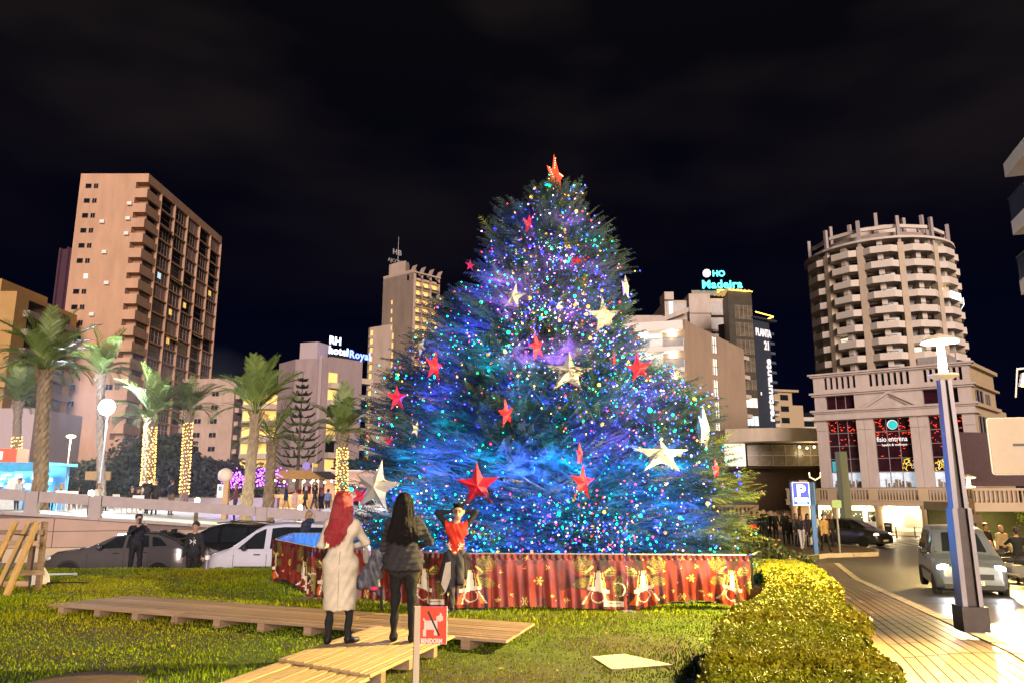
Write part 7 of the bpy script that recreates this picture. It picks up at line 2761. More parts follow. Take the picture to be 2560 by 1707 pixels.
def sdf_mesh(name, prims, mats, res, parent, k=.03, post=None, smooth=True):
    """prims: (a, b, ra, rb, material, scale, cut) ; cut = keep only z above this height"""
    lo = np.min([np.minimum(np.array(p[0]) - p[2] * 1.5, np.array(p[1]) - p[3] * 1.5) for p in prims], 0) - 2.5 * res
    hi = np.max([np.maximum(np.array(p[0]) + p[2] * 1.5, np.array(p[1]) + p[3] * 1.5) for p in prims], 0) + 2.5 * res
    n = np.ceil((hi - lo) / res).astype(int) + 1
    G = np.stack(np.meshgrid(*[lo[i] + res * np.arange(n[i]) for i in range(3)], indexing='ij'), -1).reshape(-1, 3).astype(np.float32)
    D = None
    for p in prims:
        d = caps(G, p[0], p[1], p[2], p[3], p[5] if len(p) > 5 and p[5] else (1, 1, 1))
        if len(p) > 6 and p[6] is not None:
            d = np.maximum(d, p[6] - G[:, 2])
        kk = p[7] if len(p) > 7 else k
        if D is None:
            D = d
        else:
            hh_ = np.clip(.5 + .5 * (D - d) / kk, 0, 1)
            D = D * (1 - hh_) + d * hh_ - kk * hh_ * (1 - hh_)
    if post is not None:
        D = post(G, D)
    V, Fq = surface_nets(D.reshape(n), lo, res)
    c_ = V[Fq].mean(1)
    best, mi = None, np.zeros(len(c_), int)
    for p in prims:
        d = caps(c_, p[0], p[1], p[2], p[3], p[5] if len(p) > 5 and p[5] else (1, 1, 1))
        if len(p) > 6 and p[6] is not None:
            d = np.maximum(d, p[6] - c_[:, 2])
        if best is None:
            best = d
            mi[:] = p[4]
        else:
            m = d < best
            best = np.where(m, d, best)
            mi[m] = p[4]
    me = np_mesh(name, V, Fq, mats, mi, smooth=smooth)
    return link(name, me, parent)


def ik(S_, T_, l1, l2, pole):
    S_, T_ = Vector(S_), Vector(T_)
    d = T_ - S_
    L = min(d.length, (l1 + l2) * .999)
    d = d.normalized()
    x = (l1 * l1 - l2 * l2 + L * L) / (2 * L)
    hgt = math.sqrt(max(0, l1 * l1 - x * x))
    pv = Vector(pole)
    pv = (pv - d * pv.dot(d)).normalized()
    return S_ + d * x + pv * hgt, S_ + d * L


SKIN = M('skin', (.42, .235, .16), .55, var=.05)
EYED = M('eye dark', (.02, .015, .012), .3)
LIPS = M('lips', (.30, .09, .075), .5)
TEETH = M('teeth', (.7, .66, .6), .4)
CLO = {}


def cloth(c):
    key = 'cloth %.3f %.3f %.3f' % c
    return M(key, c, .85, var=.16, scale=9, bump=.25, bscale=90)


def person(label, loc, rz, H=1.70, top=(.03, .03, .035), bottom=(.02, .02, .025), shoe=(.02, .018, .016), hair=('short', (.02, .014, .01)), skin=None,
           feet=((.10, 0, 0), (-.10, 0, 0)), hands=((.27, -.05, .80), (-.27, -.05, .80)), poles=((.3, .6, 0), (-.3, .6, 0)), kpoles=((0, -1, 0), (0, -1, 0)),
           coat=0., dress=0., bulk=1., hip=0., res=.03, head=(0, 0), seated=False, detail=False, group=None, lower=None, scarf=None, puff=0., hem=None, bottoms=0):
    sk = skin or SKIN
    mats = [sk, cloth(top), cloth(bottom), M('shoe %.3f %.3f %.3f' % shoe, shoe, .5), EYED, LIPS, cloth(lower or top), cloth(scarf or top), TEETH]
    r = empty('person', loc, rz, label, 'person', group)
    s = H / 1.75
    b = bulk

    def V3(x, y, z):
        return (x * s, y * s, z * s)
    pr = []

    def add(a, c_, ra, rb, m, sc=None, cut=None, kk=None):
        t = [V3(*a), V3(*c_), ra * s, rb * s, m, sc, cut * s if cut is not None else None]
        if kk:
            t.append(kk)
        pr.append(tuple(t))
    mn = max(res * .95, .0) / s                       # thinnest radius the grid can hold
    zs = -.42 if seated else 0                        # seated people sink to chair height
    hz = .95 + zs
    fx_ = [V3(*f) for f in feet]
    # legs
    for i, sg in ((0, 1), (1, -1)):
        hp = Vector(V3(sg * .085, 0, hz))
        an = Vector(V3(feet[i][0], feet[i][1], feet[i][2] + .085))
        kn, an = ik(hp, an, .44 * s, .43 * s, kpoles[i])
        A3 = lambda q: tuple(c_ / s for c_ in q)
        add(A3(hp), A3(kn), .088 * (b * .5 + .5) + hip * .3, .058, 2)
        add(A3(kn), A3(an), .058, max(.040, mn), 2 if not bottoms else bottoms)
        fy = A3(an)
        kd = Vector(kpoles[i])
        kd.z = 0
        kd = kd.normalized() if kd.length > .1 else Vector((0, -1, 0))
        add((fy[0], fy[1], fy[2] - .035), (fy[0] + kd.x * .15, fy[1] + kd.y * .15, fy[2] - .052), max(.045, mn), max(.034, mn * .9), 3)
    # trunk
    add((-.06, 0, hz + .01), (.06, 0, hz + .01), .115 * b + hip, .115 * b + hip, 2 if not (coat or dress) else 6, (1, .86, 1))
    add((0, .0, hz + .08), (0, 0, hz + .26), .118 * b, .122 * b, 1, (1.12, .84, 1))
    add((-.06, 0, hz + .38), (.06, 0, hz + .38), .128 * b, .128 * b, 1, (1.05, .82, 1))
    add((-.145, .005, hz + .475), (.145, .005, hz + .475), .062 * (b * .6 + .4), .062 * (b * .6 + .4), 1, None)
    if coat:
        add((0, 0, hz + .05), (0, .01, hz - coat), .15 * b, .175 * b, 6, (1.15, .82, 1), hz - coat)
    if dress:
        add((-.05, .02, hz - .02), (.05, .02, hz - .02), .150 + hip, .150 + hip, 6, (1.02, .86, 1))
        add((0, .0, hz - .05), (0, 0, dress - .1), .165 + hip, .158 + hip * .6, 6, (1.12, .84, 1), dress)
    # neck and head
    hx, hy = head
    hb_ = hz + .50
    add((0, 0, hb_ + .03), (hx * .4, -.012 + hy * .4, hb_ + .11), .052, .048, 0 if not scarf else 7)
    hc = Vector((hx, -.012 + hy, hb_ + .205))
    add((hc.x, hc.y + .012, hc.z - .02), (hc.x, hc.y + .015, hc.z + .035), .082, .090, 0, (.90, 1.0, 1))
    add((hc.x, hc.y - .035, hc.z - .075), (hc.x, hc.y - .030, hc.z - .05), .048, .055, 0)
    nx_ = hc.y - .088
    add((hc.x, nx_, hc.z - .005), (hc.x, nx_ - .016, hc.z - .030), max(.011, mn * .55), max(.016, mn * .6), 0)
    for sg in (-1, 1):
        add((hc.x + sg * .080, hc.y + .02, hc.z - .01), (hc.x + sg * .082, hc.y + .025, hc.z + .012), max(.014, mn * .55), max(.017, mn * .55), 0, (.6, 1, 1))
    # arms and hands
    for i, sg in ((0, 1), (1, -1)):
        sh = Vector(V3(sg * (.165 + .03 * (b - 1)), .005, hz + .47))
        tg = Vector(V3(hands[i][0], hands[i][1], hands[i][2] + zs))
        el, wr_ = ik(sh, tg, .285 * s, .255 * s, poles[i])
        A3 = lambda q: tuple(c_ / s for c_ in q)
        add(A3(sh), A3(el), .055 * (b * .4 + .6) + puff, max(.045 + puff, mn), 1)
        add(A3(el), A3(wr_), max(.045 + puff, mn), max(.033 + puff * .6, mn), 1)
        d = (wr_ - el).normalized()
        w = Vector(A3(wr_))
        palm = w + d * .06
        add(tuple(w + d * .02), tuple(palm), max(.030, mn * .9), max(.032, mn * .9), 0)
        side = d.cross(Vector((0, 0, 1)))
        side = side.normalized() if side.length > .1 else Vector((1, 0, 0))
        curl = Vector((0, -1, 0)) if d.z < -.5 else Vector((0, 0, -1))
        for q, (off, ln) in enumerate(((-.027, .068), (-.009, .082), (.009, .078), (.026, .060))):
            f0 = palm + side * off + d * .015
            f1_ = f0 + d * ln * .6 + curl * .008
            f2_ = f1_ + d * ln * .35 + curl * .028
            rad = max(.0088, mn * .5)
            add(tuple(f0), tuple(f1_), rad, rad, 0, None, None, .008)
            add(tuple(f1_), tuple(f2_), rad, rad * .85, 0, None, None, .008)
        t0 = w + d * .03 + side * .028 * sg
        add(tuple(t0), tuple(t0 + d * .045 + side * .03 * sg + curl * .02), max(.0105, mn * .5), max(.009, mn * .5), 0, None, None, .01)
    if detail:
        for sg in (-1, 1):
            add((hc.x + sg * .034, hc.y - .074, hc.z + .008), (hc.x + sg * .040, hc.y - .073, hc.z + .008), .0075, .0075, 4, None, None, .003)
            if res < .015:
                add((hc.x + sg * .020, hc.y - .080, hc.z + .030), (hc.x + sg * .050, hc.y - .074, hc.z + .030), .0075, .006, 4, None, None, .004)
        add((hc.x - .026, hc.y - .078, hc.z - .050), (hc.x + .026, hc.y - .078, hc.z - .050), .0085, .0085, 5, None, None, .004)
        add((hc.x - .016, hc.y - .083, hc.z - .048), (hc.x + .016, hc.y - .083, hc.z - .048), .007, .007, 8, None, None, .003)

    fold = .017 if res < .02 else .007

    def wrinkle(G, D):
        low = G[:, 2] < (hz + .50) * s
        D = D + np.where(low, fold * np.sin(G[:, 2] * 31 + 7 * np.sin(G[:, 0] * 9)) * np.sin(G[:, 0] * 23 + G[:, 1] * 17 + 1.3) * .5, 0)
        if hem:
            D = D + np.where((G[:, 2] > hem[0] * s) & (G[:, 2] < (hz + .47) * s), hem[1] * np.cos(G[:, 2] / s * 2 * PI / hem[2]), 0)
        return D
    body = sdf_mesh('body', pr, mats, res, r, .035 * s, wrinkle)
    # hair or hat
    st_, hcol = hair
    hm = M('hair %.3f %.3f %.3f' % hcol, hcol, .45, var=.35, scale=14, stretch=(6, 6, .7), bump=.5, bscale=60, spec=.5)
    H3 = lambda dx, dy, dz: V3(hc.x + dx, hc.y + dy, hc.z + dz)
    hp = []

    def ha_(a, c_, ra, rb, sc=None):
        hp.append((H3(*a), H3(*c_), ra * s, rb * s, 0, sc))
    hr_ = min(res, .02)
    if st_ == 'bald':
        return r
    ha_((0, .030, .045), (0, .030, .050), .098, .098)
    if st_ == 'short':
        ha_((0, .05, .0), (0, .055, -.04), .075, .06)
        ha_((-.03, -.045, .085), (.035, -.05, .085), .035, .035)
    elif st_ == 'hat':
        ha_((0, .01, .06), (0, .015, .11), .10, .075)
        ha_((0, -.01, .035), (0, .03, .035), .106, .106, (1, 1, .5))
    elif st_ == 'hood':
        ha_((0, .03, .0), (0, .04, -.08), .108, .10)
    elif st_ == 'pony':
        ha_((0, .05, .0), (0, .06, -.03), .075, .06)
        ha_((0, .125, .06), (0, .16, -.20), .035, .022)
    elif st_ == 'bun':
        ha_((0, .12, .05), (0, .13, .05), .045, .045)
        ha_((0, .05, -.01), (0, .05, -.04), .072, .055)
    elif st_ == 'bob':
        for sg in (-1, 1):
            ha_((sg * .065, .02, .02), (sg * .078, .02, -.11), .045, .04)
        ha_((0, .07, .0), (0, .07, -.10), .07, .065)
    elif st_ == 'long':
        rr_ = random.Random(len(label))
        for k_ in range(11):
            f = k_ / 10 - .5
            ha_((f * .13, .07 - .02 * abs(f), .05), (f * .17 + rr_.uniform(-.01, .01), .075, -.14), .034, .03)
            ha_((f * .17, .078, -.12), (f * .22 + rr_.uniform(-.015, .015), .105, -.36 + rr_.uniform(-.04, .05)), .031, .016)
        for sg in (-1, 1):
            ha_((sg * .075, .0, .03), (sg * .085, .01, -.14), .034, .028)
    sdf_mesh('hair' if st_ not in ('hat', 'hood') else ('knit_hat' if st_ == 'hat' else 'hood'), hp, [hm], hr_, r, .016)
    r['hc'] = list(H3(0, 0, 0))
    del r['hc']
    return r
# ================================================================ THE TWO WOMEN ON THE WALKWAY
BLK = (.012, .012, .014)
RH_ = Vector((-2.02, 9.18, .166))
RED = (.30, .016, .022)
BEI = (.58, .52, .40)
rw = person('woman with long red hair in a beige knitted midi dress and black boots', RH_, PI + .10, 1.66, top=BEI, bottom=BLK, shoe=BLK, hair=('bald', RED),
            feet=((.115, .02, 0), (-.115, -.02, 0)), kpoles=((.15, -1, 0), (-.75, -.75, 0)), hands=((.06, -.24, 1.16), (-.08, -.25, 1.12)), poles=((.8, .25, -.5), (-1.0, .15, -.35)),
            dress=.40, bulk=1.06, hip=.02, res=.0125, head=(-.012, .0), lower=BEI)
hm = M('dyed red hair', RED, .42, var=.55, scale=11, stretch=(5, 5, .6), bump=.7, bscale=55, spec=.55)
s_ = 1.66 / 1.75
hp = [((0, .03 * s_, 1.70 * s_), (0, .035 * s_, 1.71 * s_), .104, .104, 0)]
rr_ = random.Random(5)
for k in range(24):
    f = k / 23 - .5
    a0 = (f * .17, .075 - .16 * f * f, 1.70 * s_ + .03 * math.cos(f * 3))
    a1 = (f * .22 + .010, .10 - .25 * f * f, 1.46 * s_)
    a2 = (f * .25 + .055 + rr_.uniform(-.01, .01), .135 - .30 * f * f, (1.33 + rr_.uniform(-.02, .02)) * s_)
    a3 = (f * .20 + .085 + rr_.uniform(-.015, .015), .135 - .2 * f * f, (1.20 + .10 * abs(f) + rr_.uniform(-.05, .04)) * s_)
    hp += [(a0, a1, .032, .031, 0), (a1, a2, .031, .027, 0), (a2, a3, .027, .011, 0)]
for k in range(7):
    a = k / 6 * PI - PI / 2
    hp.append(((.06 * math.sin(a), .03, 1.80 * s_), (.10 * math.sin(a), .05, 1.60 * s_), .03, .035, 0))
sdf_mesh('hair', hp, [hm], .0085, rw, .014)


def strands(hp, n, mat, parent, r0):
    """loose single locks lying over a moulded hair mass"""
    q = random.Random(3)
    ch = [hp[i:i + 3] for i in range(1, len(hp) - 2, 3)]
    ch = [c_ for c_ in ch if c_[0][1] == c_[1][0] and c_[1][1] == c_[2][0]]
    b = MB()
    for _ in range(n):
        c_ = q.choice(ch)
        P_ = [Vector(c_[0][0]), Vector(c_[0][1]), Vector(c_[1][1]), Vector(c_[2][1])]
        o_ = Vector((q.uniform(-.028, .028), q.uniform(.010, .034), q.uniform(-.01, .01)))
        w_ = q.uniform(.0, .012)
        pts = []
        for i in range(10):
            t = i / 9 * 2.999
            k = int(t)
            p = P_[k].lerp(P_[k + 1], t - k) + o_ * (1 - .5 * i / 9)
            pts.append(p + Vector((math.sin(i * 1.1 + o_.x * 200) * w_, 0, -.02 * (i == 9))))
        b.tube(pts, [r0] * 8 + [r0 * .8, r0 * .3], 3, caps=False)
    tag(b.build('hair_strands', mat, parent), kind='stuff')


strands(hp, 260, hm, rw, .0034)
sm_ = MB().tube([(0, .125, 1.05), (.0, .158, .92), (0, .155, .62), (0, .140, .42)], .0035, 4)
sm_.build('back_seam', cloth((.42, .36, .25)), rw)
wb_ = empty('handbag', (RH_.x + .26, RH_.y + .22, 0), 0, 'silvery folded bag held in front by the red haired woman', 'bag')
MB().ball((0, 0, 1.16), .10, 8, sq=(.5, .8, 1.3)).build('pouch', M('silver cloth', (.5, .45, .42), .3, .5), wb_)
MB().tube([(0, -.02, 1.27), (-.02, -.03, 1.34), (.02, -.05, 1.27)], .006, 4).build('strap', BLACKMETAL, wb_)

VW = Vector((-1.30, 9.28, .166))
vw = person('woman with long black hair in a dark quilted vest and black trousers', VW, PI - .06, 1.67, top=(.026, .025, .028), bottom=(.008, .008, .009), shoe=(.012, .011, .010), hair=('bald', BLK),
            feet=((.10, -.03, 0), (-.135, .02, 0)), kpoles=((.10, -1, 0), (-.10, -1, 0)), hands=((.34, -.16, .86), (-.18, -.26, 1.14)), poles=((.5, .7, 0), (-.8, .5, -.3)),
            bulk=1.34, hip=.03, coat=.09, res=.0125, lower=(.026, .025, .028), hem=(.93, .006, .066))
hm2 = M('black hair', (.0045, .0035, .004), .6, var=.4, scale=11, stretch=(5, 5, .6), bump=.7, bscale=55, spec=.2)
hp = [((0, .03, 1.62), (0, .035, 1.625), .105, .102, 0)]
for k in range(26):
    f = k / 25 - .5
    a0 = (f * .17, .07 - .16 * f * f, 1.62 + .03 * math.cos(f * 3))
    a1 = (f * .24, .115 - .25 * f * f, 1.40)
    a2 = (f * .34 + rr_.uniform(-.02, .02), .165 - .32 * f * f, 1.24 + rr_.uniform(-.03, .03))
    a3 = (f * .36 + rr_.uniform(-.02, .02), .165 - .3 * f * f, 1.12 + .14 * abs(f) + rr_.uniform(-.05, .04))
    hp += [(a0, a1, .033, .031, 0), (a1, a2, .031, .025, 0), (a2, a3, .025, .009, 0)]
sdf_mesh('hair', hp, [hm2], .0085, vw, .014)
strands(hp, 260, hm2, vw, .0034)
jk = empty('folded_jacket', (VW.x - .40, VW.y + .10, .166), 0, 'patterned dark jacket hanging over the left arm of the woman in the vest', 'jacket')
jp = [((.10, .0, 1.02), (-.08, .0, .66), .05, .075, 0, (1, .6, 1)), ((.06, .03, 1.0), (-.16, .02, .62), .04, .05, 0, (1, .6, 1)), ((.12, .0, 1.0), (.06, .0, .60), .04, .06, 0, (1, .6, 1)), ((-.02, -.02, .8), (.12, 0, .56), .05, .04, 0, (1, .7, 1))]
sdf_mesh('fabric', jp, [M('patterned jacket', (.07, .075, .09), .5, var=.9, scale=12)], .014, jk, .03, lambda G, D: D + .008 * np.sin(G[:, 0] * 60 + G[:, 2] * 20))
MB().ball((0, 0, 0), .035, 8, sq=(1.5, .8, .7)).build('pink_toy', M('pink plush', (.75, .04, .13), .7), jk, (.06, -.06, .60))
MB().tube([(.14, -.03, .62), (.15, -.03, .34)], .015, 5).build('strap', BLACKMETAL, jk)

# ================================================================ THE BOY IN FRONT OF THE BANNER
BP = Vector((-.90, 12.52, 0))
boy = person('smiling boy in a red reindeer jumper with both hands behind his head', BP, -.10, 1.66, top=(.52, .030, .014), bottom=(.045, .043, .045), shoe=(.012, .012, .012), hair=('bald', BLK),
             feet=((.06, .28, .42), (-.05, 0, 0)), kpoles=((.1, -1, 0), (0, -1, 0)), hands=((.07, .06, 1.66), (-.09, .05, 1.66)), poles=((1, -.05, .12), (-1, -.05, .42)),
             bulk=.98, res=.0115, detail=True, head=(.035, -.01))
# dark sleeves drawn over the jumper arms
me = boy.children[0].data
slv = cloth((.012, .012, .016))
me.materials.append(slv)
co = np.zeros(len(me.vertices) * 3, np.float32)
me.vertices.foreach_get('co', co)
co = co.reshape(-1, 3)
mi = np.zeros(len(me.polygons), np.int32)
me.polygons.foreach_get('material_index', mi)
cen = np.zeros(len(me.polygons) * 3, np.float32)
me.polygons.foreach_get('center', cen)
cen = cen.reshape(-1, 3)
mi[(mi == 1) & ((np.abs(cen[:, 0]) > .185) | (cen[:, 2] > 1.44))] = len(me.materials) - 1
me.polygons.foreach_set('material_index', mi)
s_ = 1.66 / 1.75
hcx, hcy, hcz = .035 * s_, -.022 * s_, 1.655 * s_
hp = [((hcx, hcy + .03, hcz + .05), (hcx, hcy + .03, hcz + .055), .090, .090, 0), ((hcx, hcy + .05, hcz), (hcx, hcy + .05, hcz - .03), .07, .055, 0)]
for k in range(14):
    a = k * 2.4
    hp.append(((hcx + .05 * math.cos(a), hcy + .05 * math.sin(a) + .01, hcz + .10), (hcx + .085 * math.cos(a), hcy + .07 * math.sin(a) - .01, hcz + .125 + .01 * math.sin(k * 5)), .028, .016, 0))
sdf_mesh('hair', hp, [hm2], .010, boy, .016)
gl = MB()
for sg in (-1, 1):
    gl.tube([(hcx + sg * .034 + .025 * math.cos(a), hcy - .088, hcz + .006 + .019 * math.sin(a)) for a in np.linspace(0, 2 * PI, 13)], .0032, 4)
    gl.tube([(hcx + sg * .058, hcy - .086, hcz + .01), (hcx + sg * .076, hcy - .01, hcz + .012)], .003, 4)
gl.build('glasses', BLACKMETAL, boy)
verts = co
KN = M('cream knit', (.66, .58, .45), .9)


def front_y(x, z):
    d = (verts[:, 0] - x) ** 2 + (verts[:, 2] - z) ** 2
    m = d < .03 ** 2
    return float(verts[m][:, 1].min()) - .004 if m.any() else -.13


ab = MB()
for sg in (-1, 1):
    cx_ = -.012 + sg * .07
    def Q(dx, dz):
        x, z = cx_ + sg * dx, 1.02 + dz
        return (x, front_y(x, z), z)
    ab.tube([Q(-.015, -.045), Q(.01, .0), Q(.045, .055)], .0085, 5)
    for (a, c_) in (((-.002, -.02), (.04, -.025)), ((.012, .01), (.062, .012)), ((.03, .035), (.075, .045)), ((.012, .01), (-.012, .045)), ((.03, .03), (.018, .075))):
        ab.tube([Q(*a), Q(*c_)], .0075, 5)
ab.build('antler_motif', KN, boy)
fb_ = MB().ball((-.012, front_y(-.012, .92) + .002, .93), .030, 8, sq=(1.3, .35, 1.1))
fb_.build('reindeer_face', M('brown knit', (.24, .09, .04), .9), boy)
fe = MB()
for sg in (-1, 1):
    fe.ball((-.012 + sg * .012, front_y(-.012, .93) - .006, .94), .0095, 6)
fe.build('reindeer_eyes', KN, boy)
tj = empty('tied_jacket', (BP.x, BP.y, 0), -.10, 'black jacket with pale lining tied round the waist of the boy', 'jacket')
jp = [((-.12, 0, .89), (.12, 0, .89), .085, .085, 0, (1.1, .95, .6)), ((-.14, -.03, .90), (-.20, -.05, .55), .05, .08, 0, (1, .6, 1)), ((.13, -.04, .88), (.17, -.08, .55), .035, .03, 0), ((.0, .10, .86), (-.05, .13, .50), .09, .11, 0, (1.2, .4, 1))]
sdf_mesh('fabric', jp, [cloth((.014, .013, .014))], .014, tj, .025)
MB().add([(-.15, -.105, .78), (-.07, -.12, .80), (-.06, -.14, .55), (-.14, -.13, .33), (-.22, -.11, .45), (-.15, -.085, .78), (-.07, -.10, .80), (-.06, -.12, .55), (-.14, -.11, .33), (-.22, -.09, .45)],
         [(0, 1, 2, 3, 4), (9, 8, 7, 6, 5), (0, 4, 9, 5), (2, 1, 6, 7), (3, 2, 7, 8), (4, 3, 8, 9)]).build('lining', M('pale lining', (.52, .45, .36), .8), tj)

# ================================================================ PEOPLE AT THE CARS
fw = person('woman in a black cropped jacket filming with a raised phone beside the grey car', (at(338, 1400, 20.3).x, 20.3, -.42), .55, 1.70, top=(.016, .017, .022), bottom=(.010, .010, .014), hair=('pony', (.012, .009, .008)),
            hands=((.04, -.34, 1.52), (-.06, -.32, 1.46)), poles=((.8, 0, -.8), (-.8, 0, -.8)), feet=((.13, 0, 0), (-.13, .02, 0)), res=.017, detail=True)
ph = empty('phone', (0, 0, 0), .55, 'dark phone held up by the woman filming beside the grey car', 'phone')
pw2 = Matrix.Translation((at(338, 1400, 20.3).x, 20.3, -.42)) @ Matrix.Rotation(.55, 4, 'Z') @ Vector((-.01, -.40, 1.56))
ph.location = pw2
MB().cbox((0, 0, 0), (.075, .01, .15)).build('case', BLACKMETAL, ph)
hmn = person('man in a dark hooded sweatshirt with a white print standing between the cars', (at(483, 1400, 20.9).x, 20.9, -.74), .05, 1.80, top=(.016, .018, .020), bottom=(.010, .010, .012), hair=('short', (.03, .02, .015)),
             hands=((.27, -.04, .84), (-.27, -.04, .84)), bulk=1.14, res=.017, detail=True)
hl = MB()
for sg in (-1, 1):
    hl.tube([(sg * .02, -.135, 1.30), (sg * .075, -.128, 1.36)], .014, 5).tube([(sg * .02, -.135, 1.33), (sg * .075, -.128, 1.27)], .014, 5)
hl.tube([(.02, -.115, 1.43), (.025, -.135, 1.22)], .005, 4)
hl.build('chest_print', M('white chest print', (.6, .6, .58), .8), hmn)
pfw = person('woman in a dark puffer coat with a fur trimmed hood standing before the white van', (at(765, 1400, 21.9).x, 21.9, -.42), -1.9, 1.74, top=(.020, .028, .045), bottom=(.02, .02, .03), hair=('bun', (.28, .19, .08)),
             bulk=1.30, puff=.022, res=.017, hem=(.75, .006, .11), coat=.12, lower=(.020, .028, .045), hands=((.22, -.2, .95), (-.2, -.2, .95)))
sdf_mesh('hood', [((-.09, .06, 1.50), (.09, .06, 1.50), .07, .07, 0), ((-.11, .0, 1.47), (.11, 0, 1.47), .05, .05, 0)], [cloth((.02, .028, .045))], .018, pfw, .03)

# ================================================================ PEOPLE ON THE PROMENADE
STAND = dict(res=.032, group='people on the promenade')
WALK1 = dict(feet=((.09, -.26, 0), (-.09, .24, .04)), hands=((.24, .12, .82), (-.24, -.16, .84)))
WALK2 = dict(feet=((.09, .22, .04), (-.09, -.24, 0)), hands=((.24, -.16, .84), (-.24, .12, .82)))


def prom_person(u, Y, rz, label, **kw):
    a = dict(STAND)
    a.update(kw)
    return person(label, prom_pt(u, Y), rz, **a)


prom_person(362, 37.5, .4, 'person in black taking a flash photo by the glowing palm trunk', H=1.76, hands=((.10, -.34, 1.46), (-.08, -.34, 1.46)), poles=((.8, 0, -.8), (-.8, 0, -.8)), hair=('long', (.03, .02, .015)))
fp = empty('camera_flash', prom_pt(367, 37.1, 1.52), 0, 'phone with a bright flash held at the glowing palm', 'phone')
MB().cbox((0, 0, 0), (.08, .02, .15)).build('case', BLACKMETAL, fp)
MB().ball((0, -.03, .03), .045, 6).build('flash', M('flash glow', (1, 1, 1), .4, emit=(1, .98, .9), es=20, var=0), fp)
prom_person(384, 38.0, .2, 'person in black with a white scarf beside the flash photographer', H=1.70, scarf=(.55, .52, .48), hair=('short', (.02, .015, .01)))
prom_person(424, 38.4, PI - .4, 'man seen from behind in a dark jacket and tan trousers by the right glowing palm', H=1.76, bottom=(.12, .09, .06), top=(.015, .017, .03), shoe=(.16, .10, .05), bulk=1.12, hair=('short', (.03, .02, .015)), hands=((.18, -.2, 1.0), (-.18, -.2, 1.0)))
prom_person(585, 36.0, -1.3, 'girl in a plaid dark red shirt by the leaning palm', H=1.72, top=(.10, .03, .05), bottom=(.02, .02, .04), shoe=(.05, .03, .03), hair=('long', (.05, .02, .015)), hands=((.2, -.3, 1.05), (-.2, -.25, 1.0)))
prom_person(713, 52, 1.9, 'woman in a navy coat and tan trousers walking with the group', H=1.72, top=(.018, .03, .06), bottom=(.32, .22, .12), coat=.25, lower=(.018, .03, .06), hair=('long', (.04, .025, .02)), **WALK1)
prom_person(736, 52.5, .5, 'small figure in a pale pink coat within the walking group', H=1.42, top=(.50, .38, .32), bottom=(.45, .36, .3), coat=.35, lower=(.5, .38, .32), hair=('bob', (.03, .02, .015)))
prom_person(762, 51.5, -1.5, 'person in a green jacket with a pale shoulder scarf in the walking group', H=1.68, top=(.06, .075, .06), bottom=(.03, .03, .03), scarf=(.5, .5, .48), hair=('hood', (.45, .44, .42)), **WALK2)
prom_person(785, 50.5, -1.7, 'tall man in a dark grey coat walking right in the group', H=1.84, top=(.035, .045, .05), bottom=(.05, .07, .09), coat=.18, lower=(.035, .045, .05), **WALK1)
prom_person(803, 50, PI, 'person in a long black coat in the walking group', H=1.64, top=(.010, .010, .013), bottom=(.01, .01, .01), coat=.5, lower=(.010, .010, .013), hair=('long', (.10, .05, .03)), **WALK2)
prom_person(818, 49.5, PI + .2, 'person in a light blue denim jacket seen from behind in the walking group', H=1.68, top=(.15, .20, .33), bottom=(.03, .035, .05), hair=('short', (.05, .03, .02)))
prom_person(839, 51, .8, 'person in dark trousers and cream top at the bright palm', H=1.62, top=(.5, .42, .3), bottom=(.02, .02, .02), **WALK1)
for u, Y, rz, lbl, kw in ((133, 35.6, .6, 'child in a grey hat and dark jacket seated by the tall palm', dict(H=1.40, top=(.05, .06, .07), hair=('hat', (.45, .45, .45)))),
                          (146, 36.6, -1.0, 'blonde woman in navy seated at the plastic table', dict(H=1.66, top=(.015, .025, .06), hair=('long', (.55, .40, .22)))),
                          (196, 38.5, -1.2, 'dark haired woman seated behind the plastic chairs', dict(H=1.60, top=(.015, .02, .025), hair=('long', (.01, .008, .008)))),
                          (240, 36.4, 1.4, 'person in a white jacket seated by the left bollard lamp', dict(H=1.70, top=(.60, .60, .55), hair=('bob', (.12, .07, .04)))),
                          (326, 38.6, .9, 'person in black seated left of the flash photographer', dict(H=1.64, hair=('short', (.10, .07, .05)))),
                          (341, 37.6, 1.6, 'person in dark clothes seated close behind the flash photographer', dict(H=1.60, top=(.02, .02, .03), hair=('short', (.02, .015, .01))))):
    prom_person(u, Y, rz, lbl, seated=True, feet=((.12, -.42, 0), (-.12, -.42, 0)), hands=((.14, -.34, 1.1), (-.14, -.34, 1.1)), **kw)
for u, rz, lbl, c_ in ((12, .4, 'stall keeper in a blue apron behind the counter', (.2, .3, .5)), (40, -.3, 'customer in a pale jacket at the food stall', (.45, .5, .55)), (80, 1.2, 'person in a blue and white striped top beside the tall palm', (.25, .4, .6))):
    prom_person(u, 42 if u == 12 else 40.0, rz, lbl, H=1.70, top=c_, bottom=(.03, .04, .08), hair=('short', (.03, .02, .02)))

# ================================================================ PEOPLE ON THE RIGHT
RG = 'people on the crowded pavement island'


def isl_person(u, Y, rz, label, z=-1.02, **kw):
    a = dict(res=.032, group=RG)
    a.update(kw)
    k = Y * _c + (z - CAMZ) * _s
    return person(label, ((u - 1280) / FPX * k, Y, z), rz, **a)


